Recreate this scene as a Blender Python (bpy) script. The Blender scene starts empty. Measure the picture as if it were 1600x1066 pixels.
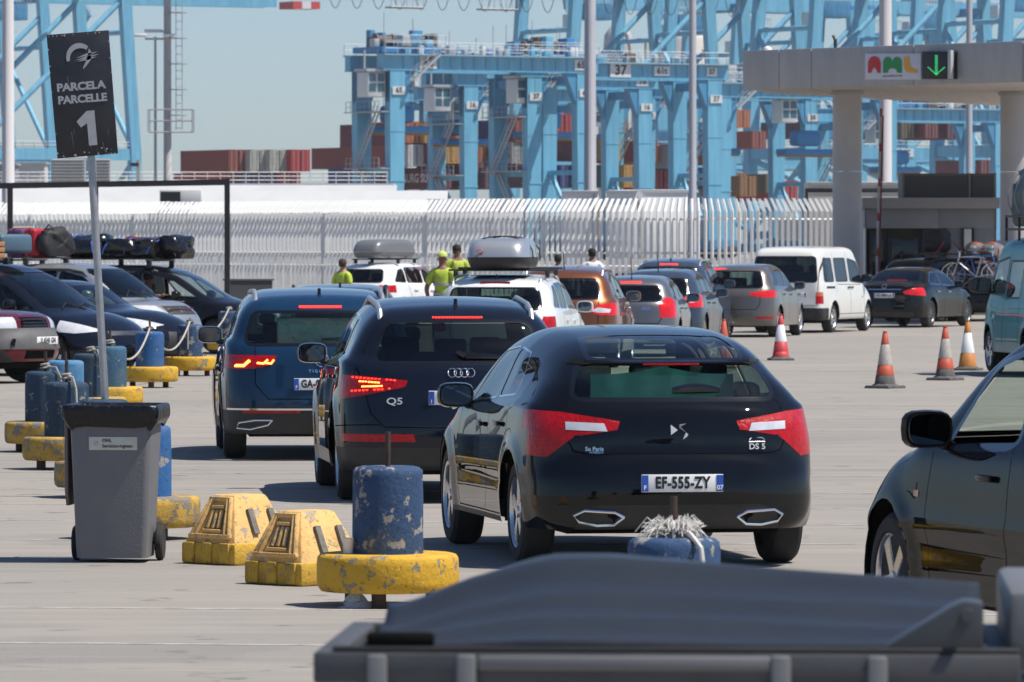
import bpy, bmesh, math, random
import numpy as np
from mathutils import Vector, Matrix
R = math.radians
random.seed(7)
scene = bpy.context.scene
col = scene.collection

# ------------------------------------------------------------------ camera, sky, sun, exposure
F, HC, YH = 9600.0, 2.05, 378.0          # focal length in photo pixels, eye height, horizon row
cam = bpy.data.cameras.new('camera'); cam.sensor_width = 36; cam.lens = F / 1600 * 36
cam.clip_start = 0.5; cam.clip_end = 9000
cam.dof.use_dof = True; cam.dof.focus_distance = 46; cam.dof.aperture_fstop = 13
camo = bpy.data.objects.new('camera', cam); col.objects.link(camo)
camo.location = (0, 0, HC); camo.rotation_euler = (math.pi / 2 - math.atan((533 - YH) / F), 0, 0)
scene.camera = camo

SUN_AZ, SUN_EL = R(103), R(62)            # azimuth clockwise from the view direction
world = bpy.data.worlds.new('World'); scene.world = world; world.use_nodes = True
wn = world.node_tree; bg = wn.nodes['Background']
sky = wn.nodes.new('ShaderNodeTexSky'); sky.sky_type = 'NISHITA'; sky.sun_disc = False
sky.sun_elevation = SUN_EL; sky.sun_rotation = SUN_AZ
sky.air_density = 0.8; sky.dust_density = 0.45; sky.ozone_density = 7.5; sky.altitude = 0
wn.links.new(sky.outputs['Color'], bg.inputs['Color']); bg.inputs['Strength'].default_value = 0.08
sun = bpy.data.lights.new('sun', 'SUN'); sun.energy = 4.2; sun.angle = R(0.53); sun.color = (1.0, 0.955, 0.89)
suno = bpy.data.objects.new('sun', sun); col.objects.link(suno)
sd = Vector((math.sin(SUN_AZ) * math.cos(SUN_EL), math.cos(SUN_AZ) * math.cos(SUN_EL), math.sin(SUN_EL)))
suno.rotation_euler = sd.to_track_quat('Z', 'Y').to_euler(); suno.location = (30, 20, 60)
scene.view_settings.view_transform = 'Standard'; scene.view_settings.look = 'None'
scene.view_settings.exposure = 0.55; scene.view_settings.gamma = 1.0

# ------------------------------------------------------------------ photo pixel -> place
def P(px, py, d): return Vector(((px - 800) * d / F, d, HC - (py - YH) * d / F))
def GD(py): return F * HC / (py - YH)
def G(px, py): return Vector(((px - 800) * GD(py) / F, GD(py), 0))
def GX(px, d): return Vector(((px - 800) * d / F, d, 0))

# ------------------------------------------------------------------ materials
MATS = {}
def nd(t, kind, **kw):
    n = t.nodes.new(kind)
    for k, v in kw.items(): setattr(n, k, v)
    return n
def c4(c): return (c[0], c[1], c[2], 1.0)
def hexc(h):
    v = [int(h[i:i + 2], 16) / 255 for i in (0, 2, 4)]
    return tuple(((x + .055) / 1.055) ** 2.4 if x > .04045 else x / 12.92 for x in v)
def mat(name, c, rough=.5, metal=0., coat=0., coat_r=.04, c2=None, nscale=6., namt=.5, bump=0., bscale=40., emit=None, estr=0., spec=.5, trans=0., detail=6., stretch=None, rvar=0.):
    """principled material; c2 = second colour mixed in by noise; bump = fine relief"""
    if name in MATS: return MATS[name]
    m = bpy.data.materials.new(name); m.use_nodes = True; t = m.node_tree; b = t.nodes['Principled BSDF']
    b.inputs['Base Color'].default_value = c4(c); b.inputs['Roughness'].default_value = rough
    b.inputs['Metallic'].default_value = metal; b.inputs['Specular IOR Level'].default_value = spec
    b.inputs['Coat Weight'].default_value = coat; b.inputs['Coat IOR'].default_value = 1.39; b.inputs['Coat Roughness'].default_value = coat_r
    b.inputs['Transmission Weight'].default_value = trans
    tc = nd(t, 'ShaderNodeTexCoord'); src = tc.outputs['Object']
    if stretch:
        mp = nd(t, 'ShaderNodeMapping'); mp.inputs['Scale'].default_value = stretch
        t.links.new(src, mp.inputs['Vector']); src = mp.outputs['Vector']
    if c2 is not None or rvar:
        n = nd(t, 'ShaderNodeTexNoise'); n.inputs['Scale'].default_value = nscale; n.inputs['Detail'].default_value = detail
        n.inputs['Roughness'].default_value = .65; t.links.new(src, n.inputs['Vector'])
        r = nd(t, 'ShaderNodeValToRGB'); e = r.color_ramp.elements
        lo = .5 - .22 * (1.2 - namt) ; hi = .5 + .3 * (1.2 - namt)
        e[0].position = lo; e[1].position = hi; t.links.new(n.outputs['Fac'], r.inputs['Fac'])
        if c2 is not None:
            mx = nd(t, 'ShaderNodeMix', data_type='RGBA'); mx.inputs[6].default_value = c4(c); mx.inputs[7].default_value = c4(c2)
            t.links.new(r.outputs['Color'], mx.inputs[0]); t.links.new(mx.outputs[2], b.inputs['Base Color'])
        if rvar:
            mr = nd(t, 'ShaderNodeMapRange'); mr.inputs[3].default_value = max(.02, rough - rvar); mr.inputs[4].default_value = rough + rvar
            t.links.new(r.outputs['Color'], mr.inputs[0]); t.links.new(mr.outputs[0], b.inputs['Roughness'])
    if bump:
        n2 = nd(t, 'ShaderNodeTexNoise'); n2.inputs['Scale'].default_value = bscale; n2.inputs['Detail'].default_value = 5
        t.links.new(src, n2.inputs['Vector'])
        bp = nd(t, 'ShaderNodeBump'); bp.inputs['Strength'].default_value = bump; bp.inputs['Distance'].default_value = .02
        t.links.new(n2.outputs['Fac'], bp.inputs['Height']); t.links.new(bp.outputs['Normal'], b.inputs['Normal'])
    if emit is not None:
        b.inputs['Emission Color'].default_value = c4(emit); b.inputs['Emission Strength'].default_value = estr
    MATS[name] = m; return m
def glass(name, tint, rough=.0, ior=1.5):
    if name in MATS: return MATS[name]
    m = bpy.data.materials.new(name); m.use_nodes = True; t = m.node_tree; t.nodes.remove(t.nodes['Principled BSDF'])
    out = t.nodes['Material Output']; fr = nd(t, 'ShaderNodeFresnel'); ge = nd(t, 'ShaderNodeNewGeometry'); mr = nd(t, 'ShaderNodeMapRange'); mr.inputs[3].default_value = ior; mr.inputs[4].default_value = 1 / ior   # a thin pane looks the same from both sides
    t.links.new(ge.outputs['Backfacing'], mr.inputs[0]); t.links.new(mr.outputs[0], fr.inputs['IOR'])
    tr = nd(t, 'ShaderNodeBsdfTransparent'); tr.inputs['Color'].default_value = c4(tint)
    gl = nd(t, 'ShaderNodeBsdfGlossy'); gl.inputs['Roughness'].default_value = rough; gl.inputs['Color'].default_value = (1, 1, 1, 1)
    mx = nd(t, 'ShaderNodeMixShader'); t.links.new(fr.outputs[0], mx.inputs[0]); t.links.new(tr.outputs[0], mx.inputs[1]); t.links.new(gl.outputs[0], mx.inputs[2])
    t.links.new(mx.outputs[0], out.inputs['Surface']); MATS[name] = m; return m
def chipped(name, paint, under, dirt, scale=7., cover=.56, rough=.75, paint2=None):
    """old paint flaking off concrete"""
    if name in MATS: return MATS[name]
    m = bpy.data.materials.new(name); m.use_nodes = True; t = m.node_tree; b = t.nodes['Principled BSDF']; b.inputs['Roughness'].default_value = rough
    b.inputs['Specular IOR Level'].default_value = .3
    tc = nd(t, 'ShaderNodeTexCoord'); oi = nd(t, 'ShaderNodeObjectInfo')
    ad = nd(t, 'ShaderNodeVectorMath', operation='ADD'); sc = nd(t, 'ShaderNodeMath', operation='MULTIPLY'); sc.inputs[1].default_value = 37.
    t.links.new(oi.outputs['Random'], sc.inputs[0]); t.links.new(tc.outputs['Object'], ad.inputs[0]); t.links.new(sc.outputs[0], ad.inputs[1])
    def noise(s, d=8., ro=.65):
        n = nd(t, 'ShaderNodeTexNoise'); n.inputs['Scale'].default_value = s; n.inputs['Detail'].default_value = d; n.inputs['Roughness'].default_value = ro
        t.links.new(ad.outputs[0], n.inputs['Vector']); return n.outputs['Fac']
    def ramp(f, a, z):
        r = nd(t, 'ShaderNodeValToRGB'); r.color_ramp.elements[0].position = a; r.color_ramp.elements[1].position = z; t.links.new(f, r.inputs['Fac']); return r.outputs['Color']
    def mix(f, a, z):
        x = nd(t, 'ShaderNodeMix', data_type='RGBA')
        for i, v in ((0, f), (6, a), (7, z)):
            if hasattr(v, 'is_linked'): t.links.new(v, x.inputs[i])
            else: x.inputs[i].default_value = c4(v) if i else v
        return x.outputs[2]
    chip = ramp(noise(scale), cover, cover + .025)
    p = mix(ramp(noise(2.6), .4, .65), paint, paint2 or tuple(v * .72 for v in paint))
    p = mix(ramp(noise(38., 3.), .62, .66), p, tuple(v * .45 for v in paint))
    u = mix(noise(60.), under, tuple(v * .55 for v in under))
    q = mix(chip, p, u)
    q = mix(ramp(noise(4.5, 9., .75), .53, .74), q, dirt)
    t.links.new(q, b.inputs['Base Color'])
    h = nd(t, 'ShaderNodeMath', operation='MULTIPLY_ADD'); h.inputs[1].default_value = -.5; t.links.new(chip, h.inputs[0]); t.links.new(noise(30.), h.inputs[2])
    bp = nd(t, 'ShaderNodeBump'); bp.inputs['Strength'].default_value = .7; bp.inputs['Distance'].default_value = .012
    t.links.new(h.outputs[0], bp.inputs['Height']); t.links.new(bp.outputs['Normal'], b.inputs['Normal'])
    MATS[name] = m; return m

# ------------------------------------------------------------------ mesh helpers
def link(o, parent=None, loc=None, rot=None):
    col.objects.link(o)
    if parent is not None: o.parent = parent
    if loc is not None: o.location = loc
    if rot is not None: o.rotation_euler = rot
    return o
def tag(o, label, cat, group=None, kind=None):
    if label: o['label'] = label
    if cat: o['category'] = cat
    if group: o['group'] = group
    if kind: o['kind'] = kind
    return o
def thing(name, label, cat, loc=(0, 0, 0), rz=0., group=None):
    o = bpy.data.objects.new(name, None); o.empty_display_size = .2
    link(o, None, loc, (0, 0, rz)); return tag(o, label, cat, group)
def basis(d):
    d = Vector(d).normalized(); a = Vector((0, 0, 1)) if abs(d.z) < .95 else Vector((1, 0, 0))
    u = d.cross(a).normalized(); return u, d.cross(u).normalized()
class MB:
    def __init__(s): s.v = []; s.f = []; s.m = []
    def add(s, vs, fs, mi=0):
        o = len(s.v); s.v += [tuple(v) for v in vs]; s.f += [tuple(i + o for i in f) for f in fs]; s.m += [mi] * len(fs); return s
    def box(s, c, size, rot=None, mi=0, taper=1.):
        h = [x / 2 for x in size]; vs = []
        for z in (-1, 1):
            k = taper if z > 0 else 1.
            for x, y in ((-1, -1), (1, -1), (1, 1), (-1, 1)): vs.append(Vector((x * h[0] * k, y * h[1] * k, z * h[2])))
        if rot is not None:
            M = rot if isinstance(rot, Matrix) else Matrix.Rotation(rot, 3, 'Z'); vs = [M @ v for v in vs]
        c = Vector(c); vs = [v + c for v in vs]
        return s.add(vs, [(3, 2, 1, 0), (4, 5, 6, 7), (0, 1, 5, 4), (1, 2, 6, 5), (2, 3, 7, 6), (3, 0, 4, 7)], mi)
    def bar(s, p, q, w, h=None, mi=0):
        p, q = Vector(p), Vector(q); h = h or w; u, v = basis(q - p); vs = []
        for e in (p, q):
            for a, b in ((-1, -1), (1, -1), (1, 1), (-1, 1)): vs.append(e + u * a * w / 2 + v * b * h / 2)
        return s.add(vs, [(3, 2, 1, 0), (4, 5, 6, 7), (0, 1, 5, 4), (1, 2, 6, 5), (2, 3, 7, 6), (3, 0, 4, 7)], mi)
    def tube(s, pts, r, n=8, mi=0, cap=True):
        pts = [Vector(p) for p in pts]; rr = r if isinstance(r, (list, tuple)) else [r] * len(pts); rings = []
        u = None
        for i, p in enumerate(pts):
            d = (pts[min(i + 1, len(pts) - 1)] - pts[max(i - 1, 0)]).normalized()
            if u is None: u, v = basis(d)
            else: u = (u - d * u.dot(d)).normalized(); v = d.cross(u)
            rings.append([p + (u * math.cos(2 * math.pi * k / n) + v * math.sin(2 * math.pi * k / n)) * rr[i] for k in range(n)])
        vs = [v_ for ring in rings for v_ in ring]; fs = []
        for i in range(len(pts) - 1):
            for k in range(n): fs.append((i * n + k, i * n + (k + 1) % n, (i + 1) * n + (k + 1) % n, (i + 1) * n + k))
        if cap: fs += [tuple(range(n - 1, -1, -1)), tuple((len(pts) - 1) * n + k for k in range(n))]
        return s.add(vs, fs, mi)
    def lathe(s, prof, c=(0, 0, 0), axis='Z', n=24, mi=0, jit=0.):
        vs = []; fs = []; c = Vector(c)
        for (r, z) in prof:
            for k in range(n):
                a = 2 * math.pi * k / n; rr = r + (random.uniform(-jit, jit) if jit else 0)
                p = (rr * math.cos(a), rr * math.sin(a), z)
                if axis == 'Y': p = (p[0], z, -p[1])
                if axis == 'X': p = (z, p[0], p[1])
                vs.append(c + Vector(p))
        for i in range(len(prof) - 1):
            for k in range(n): fs.append((i * n + k, i * n + (k + 1) % n, (i + 1) * n + (k + 1) % n, (i + 1) * n + k))
        if prof[0][0] > 1e-6: fs.append(tuple(range(n - 1, -1, -1)))
        if prof[-1][0] > 1e-6: fs.append(tuple((len(prof) - 1) * n + k for k in range(n)))
        return s.add(vs, fs, mi)
    def prism(s, poly, a, b, axis='Y', mi=0):
        """polygon in the plane across axis, from a to b"""
        n = len(poly); vs = []
        for t in (a, b):
            for (p, q) in poly: vs.append({'Y': (p, t, q), 'X': (t, p, q), 'Z': (p, q, t)}[axis])
        fs = [tuple(range(n)), tuple(range(2 * n - 1, n - 1, -1))] + [(i + n, (i + 1) % n + n, (i + 1) % n, i) for i in range(n)]
        return s.add(vs, fs, mi)
    def loft(s, rings, mi=0, cap=True, closed=True):
        n = len(rings[0]); vs = [v for r in rings for v in r]; fs = []
        for i in range(len(rings) - 1):
            for k in range(n if closed else n - 1): fs.append((i * n + k, i * n + (k + 1) % n, (i + 1) * n + (k + 1) % n, (i + 1) * n + k))
        if cap and closed: fs += [tuple(range(n - 1, -1, -1)), tuple((len(rings) - 1) * n + k for k in range(n))]
        return s.add(vs, fs, mi)
    def mesh(s, name, mats, smooth=30, bevel=0., bseg=2, fix=True):
        me = bpy.data.meshes.new(name); me.from_pydata(s.v, [], s.f)
        for m in (mats if isinstance(mats, (list, tuple)) else [mats]): me.materials.append(m)
        if len(set(s.m)) > 1: me.polygons.foreach_set('material_index', s.m)
        if fix or bevel:
            bm = bmesh.new(); bm.from_mesh(me)
            if bevel: bmesh.ops.bevel(bm, geom=[e for e in bm.edges], offset=bevel, segments=bseg, profile=.5, affect='EDGES', clamp_overlap=True)
            bmesh.ops.recalc_face_normals(bm, faces=bm.faces); bm.to_mesh(me); bm.free()
        if smooth:
            me.polygons.foreach_set('use_smooth', [True] * len(me.polygons)); me.set_sharp_from_angle(angle=R(smooth))
        return me
    def build(s, name, mats, parent=None, loc=None, rot=None, **kw):
        return link(bpy.data.objects.new(name, s.mesh(name, mats, **kw)), parent, loc, rot)
def inst(o_or_me, name, parent=None, loc=None, rot=None, scale=None):
    me = o_or_me if isinstance(o_or_me, bpy.types.Mesh) else o_or_me.data
    o = link(bpy.data.objects.new(name, me), parent, loc, rot)
    if scale: o.scale = scale
    return o
TEXTS = []
def text(body, size, m, parent, origin, right, up, xs=1., bold=0., name='lettering', align='CENTER', ext=.0006, spacing=1.):
    """flat lettering, turned into a mesh at the end; right and up are its axes in the parent's space"""
    cu = bpy.data.curves.new(name, 'FONT'); cu.body = body; cu.size = size; cu.align_x = align; cu.align_y = 'CENTER'
    cu.offset = bold; cu.extrude = ext; cu.resolution_u = 3; cu.space_character = spacing; cu.materials.append(m)
    o = bpy.data.objects.new(name, cu); link(o, parent)
    r = Vector(right).normalized(); u = Vector(up).normalized(); n = r.cross(u)
    M = Matrix((r, u, n)).transposed().to_4x4(); M.translation = Vector(origin); M = M @ Matrix.Diagonal((xs, 1, 1, 1))
    o.matrix_basis = M; TEXTS.append(o); return o
def finish_texts():
    dg = bpy.context.evaluated_depsgraph_get()
    for o in TEXTS:
        me = bpy.data.meshes.new_from_object(o.evaluated_get(dg)); n = bpy.data.objects.new('lettering', me)
        if len(me.polygons) == 0: print('empty text', o.name)
        n.name = o.name.split('.')[0]; col.objects.link(n); n.parent = o.parent; n.matrix_basis = o.matrix_basis.copy()
        cu = o.data; bpy.data.objects.remove(o); bpy.data.curves.remove(cu)
def dup(o, parent=None):
    c = o.copy(); col.objects.link(c); c.parent = parent
    for ch in o.children: dup(ch, c)
    return c
# ------------------------------------------------------------------ shared materials
M_tyre = mat('tyre_rubber', (.018, .018, .018), .85, c2=(.03, .029, .027), nscale=9)
M_alloy = mat('alloy_rim', (.62, .62, .63), .28, metal=.9, rvar=.1)
M_alloyd = mat('dark_alloy', (.16, .16, .17), .35, metal=.8)
M_dark = mat('black_plastic', (.016, .016, .017), .55, c2=(.03, .029, .028), nscale=5)
M_gloss = mat('gloss_black', (.006, .006, .007), .12, coat=.6)
M_void = mat('dark_lining', (.008, .008, .008), .95, spec=.1)
M_chrome = mat('chrome_trim', (.78, .78, .79), .12, metal=1.)
M_seat = mat('seat_cloth', (.028, .028, .03), .9, c2=(.05, .05, .05), nscale=20)
M_red = mat('red_lens', (.52, .004, .008), .1, coat=.25, c2=(.30, .002, .004), nscale=26, spec=.35, bump=.5, bscale=70)
M_redlit = mat('lit_brake_lens', (.6, .01, .01), .2, emit=(1, .03, .02), estr=2.6)
M_amberlit = mat('lit_lamp_strip', (.9, .2, .02), .2, emit=(1, .22, .04), estr=5.)
M_clear = mat('clear_lens', (.74, .75, .77), .14, coat=1., c2=(.5, .5, .52), nscale=9, namt=.3, metal=.15)
M_rail = mat('silver_rail', (.46, .46, .47), .4, metal=.7)
M_amber = mat('amber_lens', (.55, .12, .03), .15, coat=1.)
M_plate = mat('plate_white', (.78, .78, .76), .45)
M_plateb = mat('plate_blue', (.02, .09, .42), .4)
M_ink = mat('black_ink', (.01, .01, .012), .5)
M_whiteink = mat('white_ink', (.8, .8, .8), .5)
G_clear = glass('window_glass', (.60, .72, .66))
G_mid = glass('window_glass_tinted', (.30, .40, .37))
G_dark = glass('window_glass_privacy', (.07, .085, .085))
G_mirror = mat('mirror_glass', (.12, .13, .14), .03, metal=1.)
def paint(name, c, metal=.25, rough=.32, dust=.0):
    if max(c) < .12:      # dark lacquer: nothing but the clear coat reflects
        m = mat('paint_' + name, c, .6, coat=1., coat_r=.012, c2=tuple(v * .9 + .0015 for v in c), nscale=1.3, namt=.3, spec=0.); m.node_tree.nodes['Principled BSDF'].inputs['Coat IOR'].default_value = 1.43; return m
    return mat('paint_' + name, c, rough, metal=metal, coat=1., coat_r=.02, c2=tuple(v * .92 + .003 for v in c), nscale=1.3, namt=.3, rvar=.05, spec=.15)

# ------------------------------------------------------------------ smooth car shell from silhouettes
def catmull(pts, n=8):
    p = [np.array(a, float) for a in pts]; out = []
    q = [2 * p[0] - p[1]] + p + [2 * p[-1] - p[-2]]
    for i in range(1, len(q) - 2):
        a, b, c, d = q[i - 1], q[i], q[i + 1], q[i + 2]
        t0 = 0.; t1 = t0 + max(np.linalg.norm(b - a), 1e-4) ** .5; t2 = t1 + max(np.linalg.norm(c - b), 1e-4) ** .5; t3 = t2 + max(np.linalg.norm(d - c), 1e-4) ** .5
        for k in range(n):
            t = t1 + (t2 - t1) * k / n
            A1 = (t1 - t) / (t1 - t0) * a + (t - t0) / (t1 - t0) * b; A2 = (t2 - t) / (t2 - t1) * b + (t - t1) / (t2 - t1) * c; A3 = (t3 - t) / (t3 - t2) * c + (t - t2) / (t3 - t2) * d
            B1 = (t2 - t) / (t2 - t0) * A1 + (t - t0) / (t2 - t0) * A2; B2 = (t3 - t) / (t3 - t1) * A2 + (t - t1) / (t3 - t1) * A3
            out.append((t2 - t) / (t2 - t1) * B1 + (t - t1) / (t2 - t1) * B2)
    out.append(p[-1]); return np.array(out)
def sst(x): x = np.clip(x, 0, 1); return x * x * (3 - 2 * x)
class Shell:
    """half-width field crossed with a side silhouette, rounded where they meet"""
    def __init__(s, sp):
        s.sp = sp; s.L = sp['prof'][-1][0] if 'L' not in sp else sp['L']
        pr = catmull(sp['prof'], 8); s.poly = pr; s.h = .015
        s.x0, s.z0 = -.3, -.15; nx = int((s.L + .6) / s.h) + 2; nz = int((max(p[1] for p in sp['prof']) + .5) / s.h) + 2
        X, Z = np.meshgrid(s.x0 + np.arange(nx) * s.h, s.z0 + np.arange(nz) * s.h, indexing='ij')
        px, pz = X.ravel().astype(np.float32), Z.ravel().astype(np.float32)
        best = np.full(px.shape, 1e9, np.float32); par = np.zeros(px.shape, bool); n = len(pr)
        for i in range(n):
            a = pr[i]; b = pr[(i + 1) % n]; ex, ez = float(b[0] - a[0]), float(b[1] - a[1]); wx, wz = px - float(a[0]), pz - float(a[1])
            t = np.clip((wx * ex + wz * ez) / max(ex * ex + ez * ez, 1e-9), 0, 1); dx = wx - ex * t; dz = wz - ez * t
            best = np.minimum(best, dx * dx + dz * dz)
            if ez != 0:
                c = ((a[1] > pz) != (b[1] > pz)) & (wx < ex * wz / ez); par ^= c
        d = np.sqrt(best); d[par] *= -1; s.T = d.reshape(nx, nz); s.nx, s.nz = nx, nz
        s.wp = catmull(sp['plan'], 6)
        s.Wm = max(p[1] for p in sp['plan'])
    def ds(s, x, z):
        u = np.clip((x - s.x0) / s.h, 0, s.nx - 1.001); w = np.clip((z - s.z0) / s.h, 0, s.nz - 1.001)
        i = u.astype(int); k = w.astype(int); fu = u - i; fw = w - k; T = s.T
        return (T[i, k] * (1 - fu) + T[i + 1, k] * fu) * (1 - fw) + (T[i, k + 1] * (1 - fu) + T[i + 1, k + 1] * fu) * fw
    def W(s, x, z):
        sp = s.sp; wp = np.interp(x, s.wp[:, 0], s.wp[:, 1]); belt = np.interp(x, [p[0] for p in sp['belt']], [p[1] for p in sp['belt']])
        zm = sp.get('zm', .6); zl = np.minimum(z, belt)
        w = wp - sp.get('tuck', .07) * np.clip((zm - zl) / zm, 0, 1) ** 2 - sp.get('shoulder', .035) * np.clip((zl - zm) / np.maximum(belt - zm, .05), 0, 1) ** 2
        up = np.maximum(z - belt, 0)
        w = w - sp.get('step', .035) * sst(up / .05) - sp.get('tumble', .38) * up - sp.get('rinset', 0.) * sst(up / .25) * np.clip(1 - x / sp.get('rlen', 1.3), 0, 1)
        for (zc, a, wd) in sp.get('crease', []): w = w + a * np.exp(-((z - zc) / wd) ** 2)
        for ax in (sp['ra'], sp['fa']):
            r = np.sqrt((x - ax) ** 2 + (z - sp['wr']) ** 2); w = w + sp.get('flare', .018) * np.exp(-((r - sp['wr'] - .06) / .08) ** 2)
        return w
    def f(s, p):
        sp = s.sp; x, y, z = p[..., 0], np.abs(p[..., 1]), p[..., 2]; q = (y / s.Wm) ** 2
        rr = np.clip(1 - x / (s.L * .45), 0, 1); fr = np.clip((x - s.L * .55) / (s.L * .45), 0, 1)
        xe = x - sp.get('bow_r', .1) * q * sst(rr * 1.6) + sp.get('bow_f', .25) * q * sst(fr * 1.6)
        a = s.ds(xe, z + sp.get('crown', .06) * q); b = (y - s.W(x, z)) * .95
        belt = np.interp(x, [p_[0] for p_ in sp['belt']], [p_[1] for p_ in sp['belt']])
        kl = np.interp(x, [0, .7, s.L - .9, s.L], [sp.get('k_r', .3), .13, .13, .4]); k = kl + (sp.get('k_t', .2) - kl) * sst((z - belt + .05) / .25)
        h = np.maximum(k - np.abs(a - b), 0) / k
        return np.maximum(a, b) + h * h * k * .25
    def build(s, res):
        zt = max(p[1] for p in s.sp['prof']) + .1
        xs = np.arange(-.1, s.L + .1, res); ys = np.arange(-int((s.Wm + .12) / res) - .5, int((s.Wm + .12) / res) + 1.) * res; zs = np.arange(.05, zt, res)
        g = np.stack(np.meshgrid(xs, ys, zs, indexing='ij'), -1); v = s.f(g); sg = v < 0
        nx, ny, nz = v.shape; acc = np.zeros((nx - 1, ny - 1, nz - 1, 3)); cnt = np.zeros((nx - 1, ny - 1, nz - 1))
        cor = [(i, j, k) for i in (0, 1) for j in (0, 1) for k in (0, 1)]
        sl = lambda A, c: A[c[0]:c[0] + nx - 1, c[1]:c[1] + ny - 1, c[2]:c[2] + nz - 1]
        tot = sum(sl(sg, c).astype(np.int8) for c in cor); act = (tot > 0) & (tot < 8); ix = np.argwhere(act)
        vid = -np.ones(act.shape, int); vid[act] = np.arange(len(ix)); pos = np.zeros((len(ix), 3)); cn = np.zeros(len(ix))
        base = np.stack([xs[ix[:, 0]], ys[ix[:, 1]], zs[ix[:, 2]]], -1)
        for a in cor:
            for ax in range(3):
                if a[ax]: continue
                b = list(a); b[ax] = 1
                va = v[ix[:, 0] + a[0], ix[:, 1] + a[1], ix[:, 2] + a[2]]; vb = v[ix[:, 0] + b[0], ix[:, 1] + b[1], ix[:, 2] + b[2]]
                m = (va < 0) != (vb < 0); t = np.where(m, va / np.where(m, va - vb, 1), 0)
                p = base + np.array(a) * res; p[:, ax] += t * res; pos += p * m[:, None]; cn += m
        pos /= np.maximum(cn, 1)[:, None]; quads = []
        for ax in range(3):
            lo = [slice(1, -1)] * 3; lo[ax] = slice(0, -1); hi = [slice(1, -1)] * 3; hi[ax] = slice(1, None)
            A = sg[tuple(lo)]; B = sg[tuple(hi)]; e = np.argwhere(A != B); off = np.ones(3, int); off[ax] = 0; e0 = e + off
            u, w = [(1, 2), (2, 0), (0, 1)][ax]; c = []
            for du, dw in ((0, 0), (-1, 0), (-1, -1), (0, -1)):
                d = e0.copy(); d[:, u] += du; d[:, w] += dw; c.append(vid[d[:, 0], d[:, 1], d[:, 2]])
            q = np.stack(c, -1); fl = A[e[:, 0], e[:, 1], e[:, 2]]; q[~fl] = q[~fl][:, ::-1]; quads.append(q)
        Q = np.concatenate(quads); Q = Q[(Q >= 0).all(1)]
        def grad(p, e):
            g_ = np.zeros_like(p)
            for i in range(3):
                d = np.zeros(3); d[i] = e; g_[:, i] = (s.f(p + d) - s.f(p - d)) / (2 * e)
            return g_
        for _ in range(3):
            gr = grad(pos, .008); pos -= (s.f(pos) / np.maximum((gr ** 2).sum(1), .1))[:, None] * gr
        N = grad(pos, .02); N /= np.linalg.norm(N, axis=1)[:, None] + 1e-9
        for _ in range(3):
            S = N.copy()
            for a in range(4):
                np.add.at(S, Q[:, a], N[Q[:, (a + 1) % 4]] * .5); np.add.at(S, Q[:, a], N[Q[:, (a + 3) % 4]] * .5)
            N = S / (np.linalg.norm(S, axis=1)[:, None] + 1e-9)
        keep = N[Q].mean(1)[:, 2] > -.97
        s.V = pos; s.N = N; s.Fc = Q[keep]
        return s
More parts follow.
